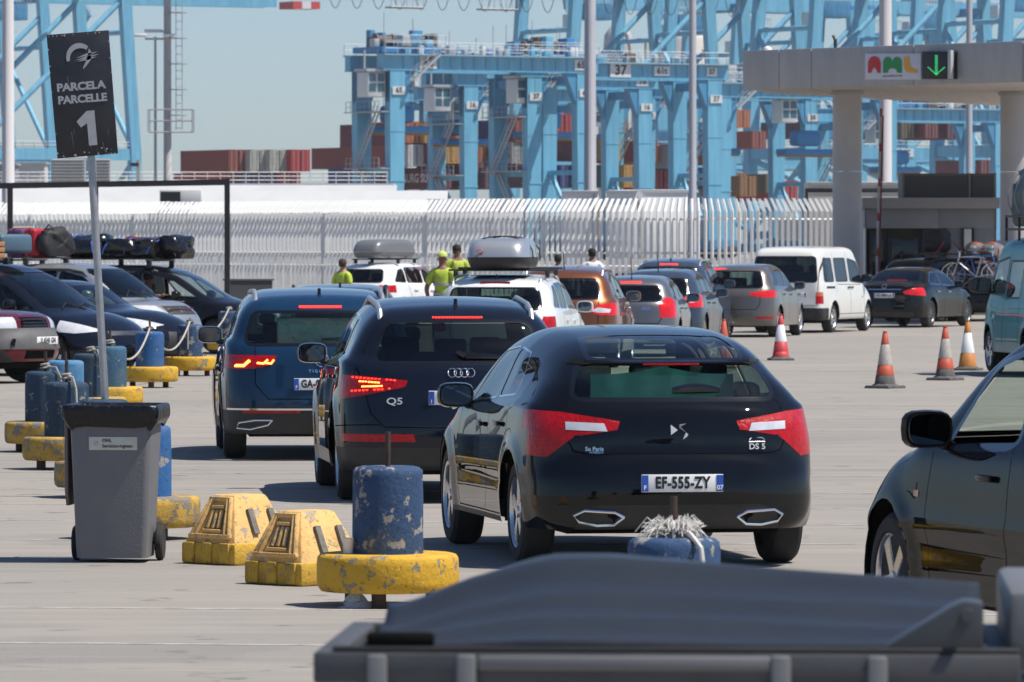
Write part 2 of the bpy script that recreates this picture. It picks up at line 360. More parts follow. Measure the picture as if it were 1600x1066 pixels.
class Cutter:
    """takes pieces out of the shell along planes; every piece keeps the shell's smooth normals"""
    K = 12
    def __init__(s, sh):
        s.V = np.array(sh.V); s.N = np.array(sh.N); q = np.array(sh.Fc); s.Fc = np.concatenate([q, np.repeat(q[:, :1], s.K - 4, 1)], 1)
    def cut(s, planes, nf=None):
        if len(s.Fc) == 0: return s.Fc
        Fp = s.Fc; ok = np.ones(len(Fp), bool); D = [s.V @ np.array(n) - d for n, d in planes]; idx = np.arange(len(Fp))
        for d in D:                                              # drop what lies wholly outside one plane
            idx = idx[(d[Fp[idx]] < -1e-6).any(1)]
        if nf is not None and len(idx):
            g = Fp[idx][:, :4]; idx = idx[nf(s.N[g].mean(1), s.V[g].mean(1))]
        if len(idx) == 0: return Fp[:0]
        al = np.ones(len(idx), bool)
        for d in D: al &= (d[Fp[idx]] <= 1e-6).all(1)
        keep = np.ones(len(Fp), bool); keep[idx] = False; ins = [Fp[idx[al]]]; ni, no = [], []; nV, nN = [], []; base = len(s.V); DD = [dict() for _ in D]; cache = {}
        pos = lambda v: s.V[v] if v < base else nV[v - base]
        nor = lambda v: s.N[v] if v < base else nN[v - base]
        dist = lambda j, v: D[j][v] if v < base else float(nV[v - base] @ np.array(planes[j][0]) - planes[j][1])
        for i in idx[~al]:
            poly = list(dict.fromkeys(Fp[i].tolist()))
            for j in range(len(planes)):
                dv = [dist(j, v) for v in poly]
                if all(x <= 1e-6 for x in dv): continue
                if all(x >= -1e-6 for x in dv): no.append(poly); poly = []; break
                a, b = [], []; m = len(poly)
                for k in range(m):
                    p, q = poly[k], poly[(k + 1) % m]; x, y = dv[k], dv[(k + 1) % m]
                    (a if x <= 0 else b).append(p)
                    if (x <= 0) != (y <= 0):
                        key = (min(p, q), max(p, q), j)
                        if key not in cache:
                            t = x / (x - y); cache[key] = base + len(nV); nV.append(pos(p) + (pos(q) - pos(p)) * t); nN.append(nor(p) + (nor(q) - nor(p)) * t)
                        a.append(cache[key]); b.append(cache[key])
                if len(b) >= 3: no.append(b)
                poly = a
                if len(poly) < 3: break
            if len(poly) >= 3: ni.append(poly)
        if nV: s.V = np.concatenate([s.V, np.array(nV)]); s.N = np.concatenate([s.N, np.array(nN)])
        pad = lambda L: np.array([(f + [f[0]] * s.K)[:s.K] for f in L], int).reshape(-1, s.K)
        s.Fc = np.concatenate([Fp[keep], pad(no)]); return np.concatenate(ins + [pad(ni)])
    def mesh(s, name, faces, m, off=0.):
        ids, inv = np.unique(faces, return_inverse=True); inv = inv.reshape(faces.shape)
        N = s.N[ids]; N = N / (np.linalg.norm(N, axis=1)[:, None] + 1e-9); V = s.V[ids] + N * off
        me = bpy.data.meshes.new(name); me.from_pydata(V.tolist(), [], [tuple(dict.fromkeys(f)) for f in inv.tolist()]); me.materials.append(m)
        me.polygons.foreach_set('use_smooth', [True] * len(me.polygons))
        me.normals_split_custom_set_from_vertices(N.tolist()); me.update(); return me
def ccw(p): return p if sum(p[i][0] * p[(i + 1) % len(p)][1] - p[(i + 1) % len(p)][0] * p[i][1] for i in range(len(p))) > 0 else p[::-1]
def rpoly(pts, r, n=3):
    if r <= 0: return pts
    out = []; m = len(pts)
    for i in range(m):
        p = Vector(pts[i]); a = Vector(pts[i - 1]) - p; b = Vector(pts[(i + 1) % m]) - p; rr = min(r, a.length * .45, b.length * .45)
        A = p + a.normalized() * rr; B = p + b.normalized() * rr
        for k in range(n + 1): t = k / n; out.append(tuple(A * (1 - t) ** 2 + p * 2 * t * (1 - t) + B * t * t))
    return out
def grow(pts, g):
    c = ccw(pts); m = len(c); out = []
    for i in range(m):
        a, b, d = Vector(c[i - 1]), Vector(c[i]), Vector(c[(i + 1) % m]); e1 = (b - a).normalized(); e2 = (d - b).normalized()
        n1 = Vector((e1.y, -e1.x)); n2 = Vector((e2.y, -e2.x)); k = (n1 + n2); k = k / max(k.length_squared / 2, .25); out.append(tuple(b + k * g))
    return out
def planes2(pts, proj, lim=()):
    """pts in (x,z) for 'side', (y,z) for 'end', (x,y) for 'top'; lim = more (normal, d) planes"""
    pts = ccw([tuple(p) for p in pts]); ax = {'side': (0, 2), 'end': (1, 2), 'top': (0, 1)}[proj]; out = []
    for i in range(len(pts)):
        a, b = pts[i], pts[(i + 1) % len(pts)]; e = (b[0] - a[0], b[1] - a[1]); l = math.hypot(*e)
        if l < 1e-6: continue
        n = [0., 0., 0.]; n[ax[0]] = e[1] / l; n[ax[1]] = -e[0] / l; out.append((tuple(n), n[ax[0]] * a[0] + n[ax[1]] * a[1]))
    return out + list(lim)
def side_planes(pts, sy, ymin=.25): return planes2(pts, 'side', [((0, -sy, 0), -ymin)])
def rear_planes(pts, xmax=1.6): return planes2(pts, 'end', [((1, 0, 0), xmax)])
def front_planes(pts, xmin): return planes2(pts, 'end', [((-1, 0, 0), -xmin)])

# ------------------------------------------------------------------ wheels and fittings
WHEELS = {}
def wheel_meshes(r, kind='five', w=.215):
    key = (round(r, 3), kind)
    if key in WHEELS: return WHEELS[key]
    rr = r * .69; t = MB()
    t.lathe([(rr - .01, -w / 2 + .03), (rr + .01, -w / 2), (r - .03, -w / 2 + .004), (r - .006, -w / 2 + .03), (r, -w / 2 + .06), (r, w / 2 - .06), (r - .006, w / 2 - .03), (r - .03, w / 2 - .004), (rr + .01, w / 2), (rr - .01, w / 2 - .03)], axis='Y', n=40)
    k = MB(); y = w / 2
    k.lathe([(rr * .9, -.06), (rr, -.06), (rr, y - .012), (rr * .985, y - .006), (rr * .93, y - .02), (rr * .9, y - .05)], axis='Y', n=40)
    ns = {'five': 5, 'ten': 10, 'seven': 7, 'steel': 12}[kind]
    for i in range(ns):
        a = 2 * math.pi * i / ns; d = Vector((math.cos(a), 0, math.sin(a))); pp = Vector((-d.z, 0, d.x))
        wi, wo = (.055, .075) if kind == 'five' else ((.028, .034) if kind == 'ten' else (.04, .05))
        vs = []
        for rad, wd, yo in ((rr * .16, wi, y - .02), (rr * .96, wo, y - .022)):
            for sx, sy_ in ((-1, 0), (1, 0), (1, -.03), (-1, -.03)): vs.append(d * rad + pp * wd * sx / 2 * (1.25 if sy_ else 1) + Vector((0, yo + sy_, 0)))
        k.add(vs, [(3, 2, 1, 0), (4, 5, 6, 7), (0, 1, 5, 4), (1, 2, 6, 5), (2, 3, 7, 6), (3, 0, 4, 7)])
    k.lathe([(.001, y - .008), (rr * .16, y - .012), (rr * .2, y - .03), (rr * .2, y - .06)], axis='Y', n=20)
    d = MB(); d.lathe([(.001, y - .075), (rr * .95, y - .075), (rr * .95, y - .1), (.001, y - .1)], axis='Y', n=28)
    WHEELS[key] = (t.mesh('wheel', M_tyre), k.mesh('rim', M_alloyd if kind == 'ten' else M_alloy), d.mesh('brake_disc', M_void)); return WHEELS[key]
def add_wheel(root, x, y, r, kind, steer=0.):
    t, k, d = wheel_meshes(r, kind); w = inst(t, 'wheel', root, (x, y, r), (0, random.uniform(0, 1), (0 if y > 0 else math.pi) + steer))
    inst(k, 'rim', w); inst(d, 'brake_disc', w); return w
def rbox(c, size, r=.02, seg=2, rot=None):
    b = MB(); b.box((0, 0, 0), size); me = b.mesh('t', M_dark, bevel=r, bseg=seg); M = rot or Matrix.Identity(3)
    vs = [M @ v.co + Vector(c) for v in me.vertices]; fs = [tuple(p.vertices) for p in me.polygons]; bpy.data.meshes.remove(me); return vs, fs
def add_mirror(root, x, y, z, m, sy, k=1.):
    """door mirror: shell, stalk and the glass that faces the rear"""
    c = Vector((x, y + sy * .075 * k, z)); b = MB(); rings = []
    for t, sw, sh in ((.0, .92, .92), (.04, 1., 1.), (.09, .86, .88), (.13, .5, .55)):
        ring = []
        for i in range(16):
            a = 2 * math.pi * i / 16; ca, sa = math.cos(a), math.sin(a)
            ring.append(c + Vector((t * k, math.copysign(abs(ca) ** .6, ca) * .125 * k * sw, math.copysign(abs(sa) ** .6, sa) * .085 * k * sh)))
        rings.append(ring)
    b.loft(rings); o = b.build('mirror', m, root)
    s = MB(); s.tube([c + Vector((.05, -sy * .06 * k, -.05 * k)), Vector((x + .06, y - sy * .06, z - .085 * k))], [.028, .034], n=8); s.build('mirror_arm', M_dark, o)
    g = MB(); g.loft([[r + Vector((-.003, 0, 0)) for r in [c + (q - c) * .88 for q in rings[0]]], [r + Vector((-.006, 0, 0)) for r in [c + (q - c) * .86 for q in rings[0]]]]); g.build('mirror_glass', G_mirror, o)
    return o
def add_plate(root, x, y, z, body, left='F', right=None, w=.52, h=.11, face=-1, tilt=0., hide=0):
    """number plate on the rear (face -1) or front (face 1)"""
    b = MB(); b.box((0, 0, 0), (.012, w, h)); o = b.build('number_plate', M_plate, root, (x, y, z), (0, tilt * face, 0), bevel=.003)
    e = face * .0085; rt = (0, face, 0)
    for sgn, t in ((-1, left), (1, right)):
        if t is None: continue
        q = MB(); q.box((e * .85, face * sgn * (w / 2 - .022), 0), (.004, .042, h - .008)); q.build('plate_band', M_plateb, o)
        text(t, .04, M_whiteink, o, (e * 1.3, face * sgn * (w / 2 - .022), -.028), rt, (0, 0, 1), bold=.001)
    text(body, .102, M_ink, o, (e, 0 if right else face * .02, 0), rt, (0, 0, 1), xs=.74, bold=.0035, spacing=1.06)
    return o
def strip(pts, w):
    """polyline in 2D -> thin convex quads"""
    out = []
    for i in range(len(pts) - 1):
        a, b = Vector(pts[i]), Vector(pts[i + 1]); e = (b - a).normalized() * w * .5; n = Vector((-e.y, e.x))
        out.append([tuple(a - e + n), tuple(a - e - n), tuple(b + e - n), tuple(b + e + n)])
    return out
SHELLS = {}
def make_car(name, label, sp, pm, loc, rz, res=.04, group=None, detail=1, anchor=0., rear_d=0.):
    """sp: shape and fittings. Origin on the ground under the rear (anchor 0) or at anchor metres from it"""
    key = (sp['id'], res)
    if key not in SHELLS: SHELLS[key] = Shell(sp).build(res)
    sh = SHELLS[key]; c = Cutter(sh); L = sh.L
    fw = Vector((math.cos(rz), math.sin(rz), 0)); root = thing(name, label, sp.get('cat', 'car'), Vector(loc) - fw * anchor, rz, group)
    def part(nm, faces, m, off=0., parent=None):
        if faces is None or len(faces) == 0: return None
        return link(bpy.data.objects.new(nm, c.mesh(nm, faces, m, off)), parent or root)
    c.cut([((0, 0, 1), sp.get('zcut', .25))])          # the underside is open
    wr = sp['wr']; ra = sp.get('arch', wr + .055)
    # wheel openings
    for ax in (sp['ra'], sp['fa']):
        for sy in (1, -1):
            def circ(rad, n=26): return [(ax + rad * math.cos(2 * math.pi * i / n), wr + .01 + rad * math.sin(2 * math.pi * i / n)) for i in range(n)]
            c.cut(side_planes(circ(ra), sy, sh.Wm - .32), lambda N, V: np.abs(N[:, 1]) > .05)
            b = MB(); yo = float(sh.W(np.array(ax), np.array(wr + .3))) - .03; rings = []
            for y in (yo, yo - .33): rings.append([(ax + (ra + .012) * math.cos(a), sy * y, max(wr + .01 + (ra + .012) * math.sin(a), sp.get('zcut', .25) + .01)) for a in [math.pi * (-.08 + 1.16 * i / 18) for i in range(19)]])
            rings.append([(ax, sy * (yo - .33), wr)] * 19); b.loft(rings, cap=False, closed=False); b.build('wheel_arch', M_void, root, fix=False)
            if sp.get('arch_trim'):
                part('arch_trim', c.cut(side_planes(circ(ra + sp['arch_trim']), sy, sh.Wm - .3), lambda N, V: np.abs(N[:, 1]) > .3), M_dark, .006)
            add_wheel(root, ax, sy * (sp.get('track', sh.Wm - .13) - (0 if detail else .01)), wr, sp.get('rim', 'five'), sp.get('steer', 0.) if ax == sp['fa'] else 0.)
    gr = sp.get('glass', G_mid); gf = sp.get('glass_front', gr)
    # windows
    for w_ in sp.get('side_windows', []):
        pts, g_, trim = w_[0], w_[1] or gr, w_[2] if len(w_) > 2 else .018
        for sy in (1, -1):
            if len(w_) > 3 and w_[3] != sy: continue
            nf = lambda N, V: N[:, 1] * sy > .2
            rp = rpoly(pts, .05)
            A = c.cut(side_planes(grow(rp, trim), sy), nf); keep = c.Fc; c.Fc = A; B = c.cut(side_planes(rp, sy), nf); part('window_trim', c.Fc, sp.get('trim', M_gloss), .001); c.Fc = keep
            if g_ != 'open': part('side_window', B, g_, -.004)
    for end, nm in (('rear', 'rear_window'), ('front', 'windshield')):
        for pts in sp.get(nm, []):
            pts = [(y, z) for y, z in pts]; sgn = -1 if end == 'rear' else 1
            nf = (lambda N, V: (N[:, 0] < -.12) & (V[:, 0] < L * .4)) if end == 'rear' else (lambda N, V: (N[:, 0] > .2) & (V[:, 0] > L * .4))
            rp = rpoly(pts, .06); mk = (lambda q: rear_planes(q, L * .45)) if end == 'rear' else (lambda q: front_planes(q, L * .4))
            A = c.cut(mk(grow(rp, .03)), nf); keep = c.Fc; c.Fc = A; B = c.cut(mk(rp), nf); part('window_trim', c.Fc, M_gloss, .001); c.Fc = keep
            part(nm, B, sp.get('glass_rear', gr) if end == 'rear' else gf, -.004)
    # lamps and other inlaid pieces: (name, where, polygon, material, offset, both sides, limit)
    for e in sp.get('inlays', []):
        nm, where, pts, m, off, both = e[:6]; lim = e[6] if len(e) > 6 else None; lab = None
        for sy in ((1, -1) if both else (1,)):
            if where == 'rear':
                q = [(y * sy, z) for y, z in pts]; B = c.cut(rear_planes(q, lim or .75), lambda N, V: (N[:, 0] < .25))
            elif where == 'front':
                q = [(y * sy, z) for y, z in pts]; B = c.cut(front_planes(q, lim or L - .8), lambda N, V: (N[:, 0] > -.25))
            elif where == 'side': B = c.cut(side_planes(pts, sy, lim or .3), lambda N, V: N[:, 1] * sy > .1)
            elif where == 'all': B = c.cut(planes2(pts, 'side'))
            elif where == 'top':
                q = [(x, y * sy) for x, y in pts]; B = c.cut(planes2(q, 'top', [((0, 0, -1), -(lim or 1.2))]), lambda N, V: N[:, 2] > .2)
            part(nm, B, m, off)
    # panel gaps
    if detail and sp.get('seams'):
        for where, pts in sp['seams']:
            for sy in ((1, -1) if where == 'side' else (1,)):
                fs = [c.Fc[:0]]
                for q in strip(pts, sp.get('gap', .009)):
                    if where == 'side': fs.append(c.cut(side_planes(q, sy, .3), lambda N, V: N[:, 1] * sy > .1))
                    else: fs.append(c.cut(rear_planes(q, .9), lambda N, V: N[:, 0] < -.05))
                part('panel_gap', np.concatenate(fs), M_void, -.003)
    part('body', c.Fc, pm)
    # underside, seats and other fittings
    b = MB(); b.box((L / 2, 0, .27), (L * .86, sh.Wm * 1.45, .1)); b.build('underbody', M_void, root)
    if sp.get('interior', True):
        b = MB(); b.box((L * .47, 0, .62), (L * .5, sh.Wm * 1.55, .06)); b.build('cabin_floor', M_void, root)
        zs = sp.get('seat_z', .0); x1, x2 = sp.get('seats', (L * .5, L * .3))
        for x, ys in ((x1, (.36, -.36)), (x2, (.38, 0, -.38))):
            for y in ys:
                s = MB(); s.add(*rbox((x - .1, y, .86 + zs), (.14, .44, .5), .05, 2, Matrix.Rotation(-.25, 3, 'Y'))); s.add(*rbox((x - .22, y, 1.19 + zs), (.09, .26, .17), .035)); s.add(*rbox((x + .12, y, .68 + zs), (.46, .46, .12), .04)); s.build('seat', M_seat, root)
        b = MB(); b.add(*rbox((x1 + .85, 0, .84 + zs), (.4, sh.Wm * 1.5, .2), .06)); b.build('dashboard', M_dark, root)
    for mr in sp.get('mirrors', []):
        for sy in (1, -1): add_mirror(root, mr[0], sy * mr[1], mr[2], pm if len(mr) < 4 else mr[3], sy, mr[4] if len(mr) > 4 else 1.)
    def ysurf(x, z, o=0.): return float(sh.W(np.array(x), np.array(z))) + o
    for (x, z) in sp.get('handles', []):
        for sy in (1, -1):
            b = MB(); y = ysurf(x, z); b.add(*rbox((x, sy * (y + .02), z), (.2, .025, .032), .01)); b.build('door_handle', sp.get('handle_mat', pm), root)
    if 'rails' in sp:
        x0, x1, y, z0, m, hh = sp['rails']; 
        for sy in (1, -1):
            b = MB(); pts = [(x0, sy * (y - .01), z0(x0) - .02), (x0 + .1, sy * y, z0(x0 + .1) + hh * .75), (x0 + .3, sy * y, z0(x0 + .3) + hh), ((x0 + x1) / 2, sy * y, z0((x0 + x1) / 2) + hh), (x1 - .3, sy * y, z0(x1 - .3) + hh), (x1 - .1, sy * y, z0(x1 - .1) + hh * .7), (x1, sy * (y - .01), z0(x1) - .02)]
            b.tube([tuple(p) for p in catmull(pts, 4)], .021, n=8); b.build('roof_rail', m, root)
    if 'fin' in sp:
        x, z = sp['fin']; b = MB(); b.prism([(x - .02, z - .02), (x + .15, z - .02), (x + .1, z + .02), (x + .03, z + .075), (x, z + .08)], -.018, .018); b.build('antenna', M_gloss, root, bevel=.008)
    if 'rod' in sp:
        x, z = sp['rod']; b = MB(); b.tube([(x, 0, z - .02), (x, 0, z + .03), (x - .12, 0, z + .34)], [.014, .008, .003], n=6); b.build('antenna', M_dark, root)
    if 'wiper' in sp:
        x, y0, y1, z, dz = sp['wiper']; b = MB(); b.bar((x, y0, z), (x + abs(dz) * .5 - .01, y1, z + dz), .022, .03); b.lathe([(.03, -.02), (.03, .02)], (x, y0, z), 'X', 12); b.build('rear_wiper', M_gloss, root, bevel=.006)
    return root, c, sh
def ground_mat():
    m = bpy.data.materials.new('asphalt'); m.use_nodes = True; t = m.node_tree; b = t.nodes['Principled BSDF']; b.inputs['Roughness'].default_value = .85; b.inputs['Specular IOR Level'].default_value = .25
    tc = nd(t, 'ShaderNodeTexCoord')
    def noise(s, d=6., ro=.6, st=None):
        n = nd(t, 'ShaderNodeTexNoise'); n.inputs['Scale'].default_value = s; n.inputs['Detail'].default_value = d; n.inputs['Roughness'].default_value = ro
        if st:
            mp = nd(t, 'ShaderNodeMapping'); mp.inputs['Scale'].default_value = st; mp.inputs['Rotation'].default_value = (0, 0, R(12)); t.links.new(tc.outputs['Object'], mp.inputs['Vector']); t.links.new(mp.outputs[0], n.inputs['Vector'])
        else: t.links.new(tc.outputs['Object'], n.inputs['Vector'])
        return n.outputs['Fac']
    def ramp(f, a, z, c0=(0, 0, 0), c1=(1, 1, 1)):
        r = nd(t, 'ShaderNodeValToRGB'); r.color_ramp.elements[0].position = a; r.color_ramp.elements[1].position = z; r.color_ramp.elements[0].color = c4(c0); r.color_ramp.elements[1].color = c4(c1); t.links.new(f, r.inputs['Fac']); return r.outputs['Color']
    def mix(f, a, z, bt='MIX'):
        x = nd(t, 'ShaderNodeMix', data_type='RGBA', blend_type=bt)
        for i, v in ((0, f), (6, a), (7, z)):
            if hasattr(v, 'is_linked'): t.links.new(v, x.inputs[i])
            else: x.inputs[i].default_value = c4(v) if i else v
        return x.outputs[2]
    base = mix(ramp(noise(.12, 5), .35, .7), (.262, .234, .200), (.196, .181, .163))
    base = mix(ramp(noise(.9, 6, .7, (.25, 1.6, 1)), .45, .75), base, (.315, .275, .23))       # dusty sweeps along the lanes
    base = mix(ramp(noise(.35, 8, .75, (.3, 2.2, 1)), .56, .74), base, (.135, .124, .112))      # tyre-darkened bands
    base = mix(ramp(noise(2.2, 4, .5), .64, .70), base, (.10, .095, .09))                      # oil spots
    base = mix(ramp(noise(.55, 3, .5, (.10, 5., 1)), .66, .74), base, mix(.5, base, (.115, .105, .095)))     # thin rubber streaks
    base = mix(ramp(noise(.22, 4, .6), .60, .63), base, mix(.35, base, (.14, .135, .13)))      # patched areas
    base = mix(ramp(noise(45., 4, .8), .3, .75), base, mix(.5, base, (.36, .34, .31)))
    v = nd(t, 'ShaderNodeTexVoronoi', feature='DISTANCE_TO_EDGE'); v.inputs['Scale'].default_value = .16; wr = nd(t, 'ShaderNodeMapping')
    ns = nd(t, 'ShaderNodeTexNoise'); ns.inputs['Scale'].default_value = 1.2; ns.inputs['Detail'].default_value = 6; t.links.new(tc.outputs['Object'], ns.inputs['Vector'])
    ad = nd(t, 'ShaderNodeVectorMath', operation='MULTIPLY_ADD'); ad.inputs[1].default_value = (1.2, 1.2, 0); t.links.new(ns.outputs['Color'], ad.inputs[0]); t.links.new(tc.outputs['Object'], ad.inputs[2]); t.links.new(ad.outputs[0], v.inputs['Vector'])
    crack = ramp(v.outputs['Distance'], .0, .0035, (.45, .45, .45), (0, 0, 0)); base = mix(crack, base, (.14, .13, .12))
    t.links.new(base, b.inputs['Base Color'])
    bp = nd(t, 'ShaderNodeBump'); bp.inputs['Strength'].default_value = .35; bp.inputs['Distance'].default_value = .01; t.links.new(noise(70., 6, .8), bp.inputs['Height']); t.links.new(bp.outputs['Normal'], b.inputs['Normal'])
    return m
b = MB(); b.add([(-3000, -200, 0), (3000, -200, 0), (3000, 6000, 0), (-3000, 6000, 0)], [(0, 1, 2, 3)])
tag(b.build('ground', ground_mat(), fix=False, smooth=0), None, None, kind='structure')
# ------------------------------------------------------------------ painted lines on the asphalt
M_line = mat('worn_line_paint', (.40, .385, .36), .85, c2=(.235, .22, .20), nscale=5, namt=.75)
for py in (1006, 951, 845, 815, 790, 766, 740):
    d = GD(py); b = MB(); L_ = 13.
    b.box((-L_ * .275, 0, -.003), (L_ * 1.45, .09, .01))
    o = b.build('painted_line', M_line, None, Vector((-2.2, d, 0)), (0, 0, R(-7)), fix=False, smooth=0); o['kind'] = 'structure'
# ------------------------------------------------------------------ concrete bollards: blue drum on a yellow disc
CONC = (.34, .33, .31)
B_dark = chipped('chipped_navy_paint', (.026, .058, .10), CONC, (.10, .10, .095), 9., .60)
B_blue = chipped('chipped_blue_paint', (.035, .078, .165), (.42, .40, .36), (.16, .165, .165), 9., .555, paint2=(.028, .06, .125))
B_bright = chipped('chipped_bright_blue_paint', (.028, .12, .32), (.42, .40, .36), (.13, .14, .16), 8., .585)
B_light = chipped('chipped_light_blue_paint', (.08, .24, .43), CONC, (.16, .2, .25), 8., .64)
B_teal = chipped('chipped_teal_paint', (.045, .12, .20), CONC, (.13, .13, .12), 7., .59)
Y_a = chipped('chipped_yellow_paint', (.64, .36, .025), (.30, .28, .25), (.25, .18, .08), 10., .585, paint2=(.56, .33, .035))
Y_b = chipped('worn_yellow_paint', (.50, .31, .06), (.28, .25, .21), (.15, .12, .07), 7., .52)
M_conc = mat('bare_concrete', (.33, .31, .28), .9, c2=(.22, .20, .18), nscale=14, bump=.6, bscale=30)
M_steel = mat('rusty_steel', (.05, .045, .045), .65, metal=.5, c2=(.12, .065, .04), nscale=12)
M_rope = mat('old_rope', (.48, .44, .37), .9, c2=(.32, .29, .24), nscale=60)
def drum_mesh(seed):
    random.seed(seed); b = MB(); j = .0025
    b.lathe([(.0, .49), (.15, .492), (.178, .485), (.195, .468), (.198, .44), (.2, .3), (.2, .12), (.2, .0)], n=40, jit=j); return b
def disc_mesh(seed):
    random.seed(seed); b = MB()
    b.lathe([(.0, .21), (.36, .212), (.385, .205), (.397, .188), (.4, .15), (.4, .06), (.392, .02), (.375, .0), (.0, .0)], n=48, jit=.003); return b
BOL = {}
def bollard(px, d, bm, ym, label, stub=.18, seed=1):
    t = thing('concrete_bollard', label, 'bollard', GX(px, d), random.uniform(0, 6), 'blue and yellow concrete bollards')
    disc_mesh(seed).build('base_disc', ym, t, (0, 0, .085), smooth=50); drum_mesh(seed + 50).build('drum', bm, t, (0, 0, .295), smooth=50)
    ca = R(90)
    for k in range(3):
        a = 2.1 * k + .5; b = MB(); b.lathe([(.042, 0), (.042, .09)], (.27 * math.cos(a), .27 * math.sin(a), 0), n=12); b.build('foot', M_steel, t)
    b = MB(); b.tube([(0, 0, .76), (0, 0, .78 + stub)], .016, n=10); b.build('steel_rod', M_steel, t)
    BOL[(px, d)] = Vector(t.location) + Vector((0, 0, .80)); return t
bl = [bollard(606, 34.6, B_blue, Y_a, 'cracked blue bollard on a bright yellow disc beside the yellow blocks', .2, 1),
 bollard(1053, 26.3, B_blue, Y_a, 'blue bollard with frayed white rope on top, in front of the black hatchback', .18, 2),
 bollard(222, 42.4, B_bright, Y_b, 'bright blue flaking bollard on a worn disc right behind the wheeled bin', .1, 3),
 bollard(162, 49.3, B_dark, Y_b, 'bollard that carries the black parcel sign, hidden behind the wheeled bin', .0, 4),
 bollard(104, 55.4, B_dark, Y_b, 'navy bollard on a dirty disc with rope tied on, left of the wheeled bin', .2, 5),
 bollard(71, 60., B_dark, Y_b, 'leftmost navy bollard, the tall one on a yellow disc by the left edge', .2, 6),
 bollard(102, 65.5, B_light, Y_b, 'light blue bollard behind the navy ones at the left', .1, 7),
 bollard(142, 69.5, B_dark, Y_b, 'navy bollard just left of the sign post with a rope running down its side', .1, 8),
 bollard(172, 74.4, B_teal, Y_a, 'teal blue bollard just right of the sign post on a yellow disc', .2, 9),
 bollard(234, 86.4, B_bright, Y_a, 'bright blue bollard on a yellow disc in front of the people carrier nose', .2, 10),
 bollard(297, 94., B_blue, Y_a, 'grey blue bollard with a yellow foot in front of the silver SUV nose', .1, 11),
 bollard(358, 112 , B_blue, Y_a, 'farthest blue bollard beside the black people carrier', .1, 12)]
def rope(a, c, sag, r=.011, n=14, wob=.0):
    a, c = Vector(a), Vector(c); return [a.lerp(c, i / n) - Vector((0, 0, sag * 4 * (i / n) * (1 - i / n))) for i in range(n + 1)]
def top(i, up=.04): return Vector(bl[i].location) + Vector((0, 0, .80 + up))
for i, j, sag, lab in ((11, 10, .30, 'rope slung between the two farthest bollards'), (10, 9, .38, 'sagging rope between the grey blue and the bright blue bollard'), (9, 8, .32, 'rope from the bright blue bollard to the teal bollard by the sign')):
    b = MB(); b.tube(rope(top(i), top(j), sag), .014, n=6)
    for k in (i, j): b.tube([top(k) + Vector((.05 * math.cos(a), .05 * math.sin(a), -.03 + .004 * a)) for a in np.linspace(0, 12, 20)], .012, n=5)
    tag(b.build('rope', M_rope), lab, 'rope', 'ropes on the bollards')
for i, dx, dy, lab in ((7, .12, -.19, 'short rope hanging down the navy bollard left of the sign post'), (4, .10, -.2, 'short rope hanging from the navy bollard left of the bin'), (5, .16, -.16, 'short rope hanging from the leftmost navy bollard'), (10, -.02, -.22, 'knotted rope end hanging on the grey blue bollard')):
    p = top(i, .03); b = MB(); b.tube([p, p + Vector((dx * .7, dy, .0)), p + Vector((dx, dy * 1.08, -.1)), p + Vector((dx * 1.15, dy * 1.1, -.42))], .011, n=6)
    b.tube([p + Vector((.045 * math.cos(a), .045 * math.sin(a), -.03 + .005 * a)) for a in np.linspace(0, 12, 20)], .012, n=5)
    tag(b.build('rope', M_rope), lab, 'rope', 'ropes on the bollards')
# frayed rope tuft on the near bollard
p = top(1, -.01); b = MB(); random.seed(3)
for k in range(420):
    a = random.uniform(0, 6.28); l = random.uniform(.05, .13); q = p + Vector((random.uniform(-.04, .04), random.uniform(-.04, .04), random.uniform(-.01, .03)))
    b.tube([q, q + Vector((math.cos(a) * l * .6, math.sin(a) * l * .6, random.uniform(0, .07))), q + Vector((math.cos(a) * l, math.sin(a) * l, random.uniform(-.02, .035)))], .0022, n=4, cap=False)
b.tube([p + Vector((.035 * math.cos(a), .035 * math.sin(a), .005 * a)) for a in np.linspace(0, 12, 24)], .013, n=6)
b.tube([p + Vector((.03, -.03, .03)), p + Vector((.07, -.15, .01)), p + Vector((.11, -.21, -.04)), p + Vector((.14, -.225, -.3))], .012, n=6)
tag(b.build('frayed_rope', mat('frayed_rope_white', (.66, .64, .60), .9, c2=(.5, .47, .42), nscale=30)), 'frayed white rope tied round the rod of the near bollard', 'rope', kind='stuff')
# white cup on the near disc, scrap of plastic by its foot
b = MB(); b.lathe([(.0, 0), (.026, 0), (.033, .085), (.035, .088), (.031, .086), (.024, .004), (.0, .004)], n=20); q = GX(535, 34.45); tag(b.build('plastic_cup', mat('white_cup', (.72, .74, .76), .4), None, q + Vector((.03, .06, .298))), 'white plastic cup standing on the yellow disc', 'cup')
b = MB(); random.seed(5); rings = []
for i in range(6): rings.append([(.12 * math.cos(a) * (1 - i * .14) * random.uniform(.6, 1.2), .06 * math.sin(a) * (1 - i * .14) * random.uniform(.6, 1.2), i * .014 * random.uniform(.6, 1.3)) for a in np.linspace(0, 6.28, 11)[:-1]])
b.loft(rings); tag(b.build('plastic_scrap', mat('clear_wrap', (.6, .62, .64), .25, bump=1., bscale=30), None, G(558, 950)), 'crumpled scrap of clear plastic on the asphalt by the bollard foot', 'litter')
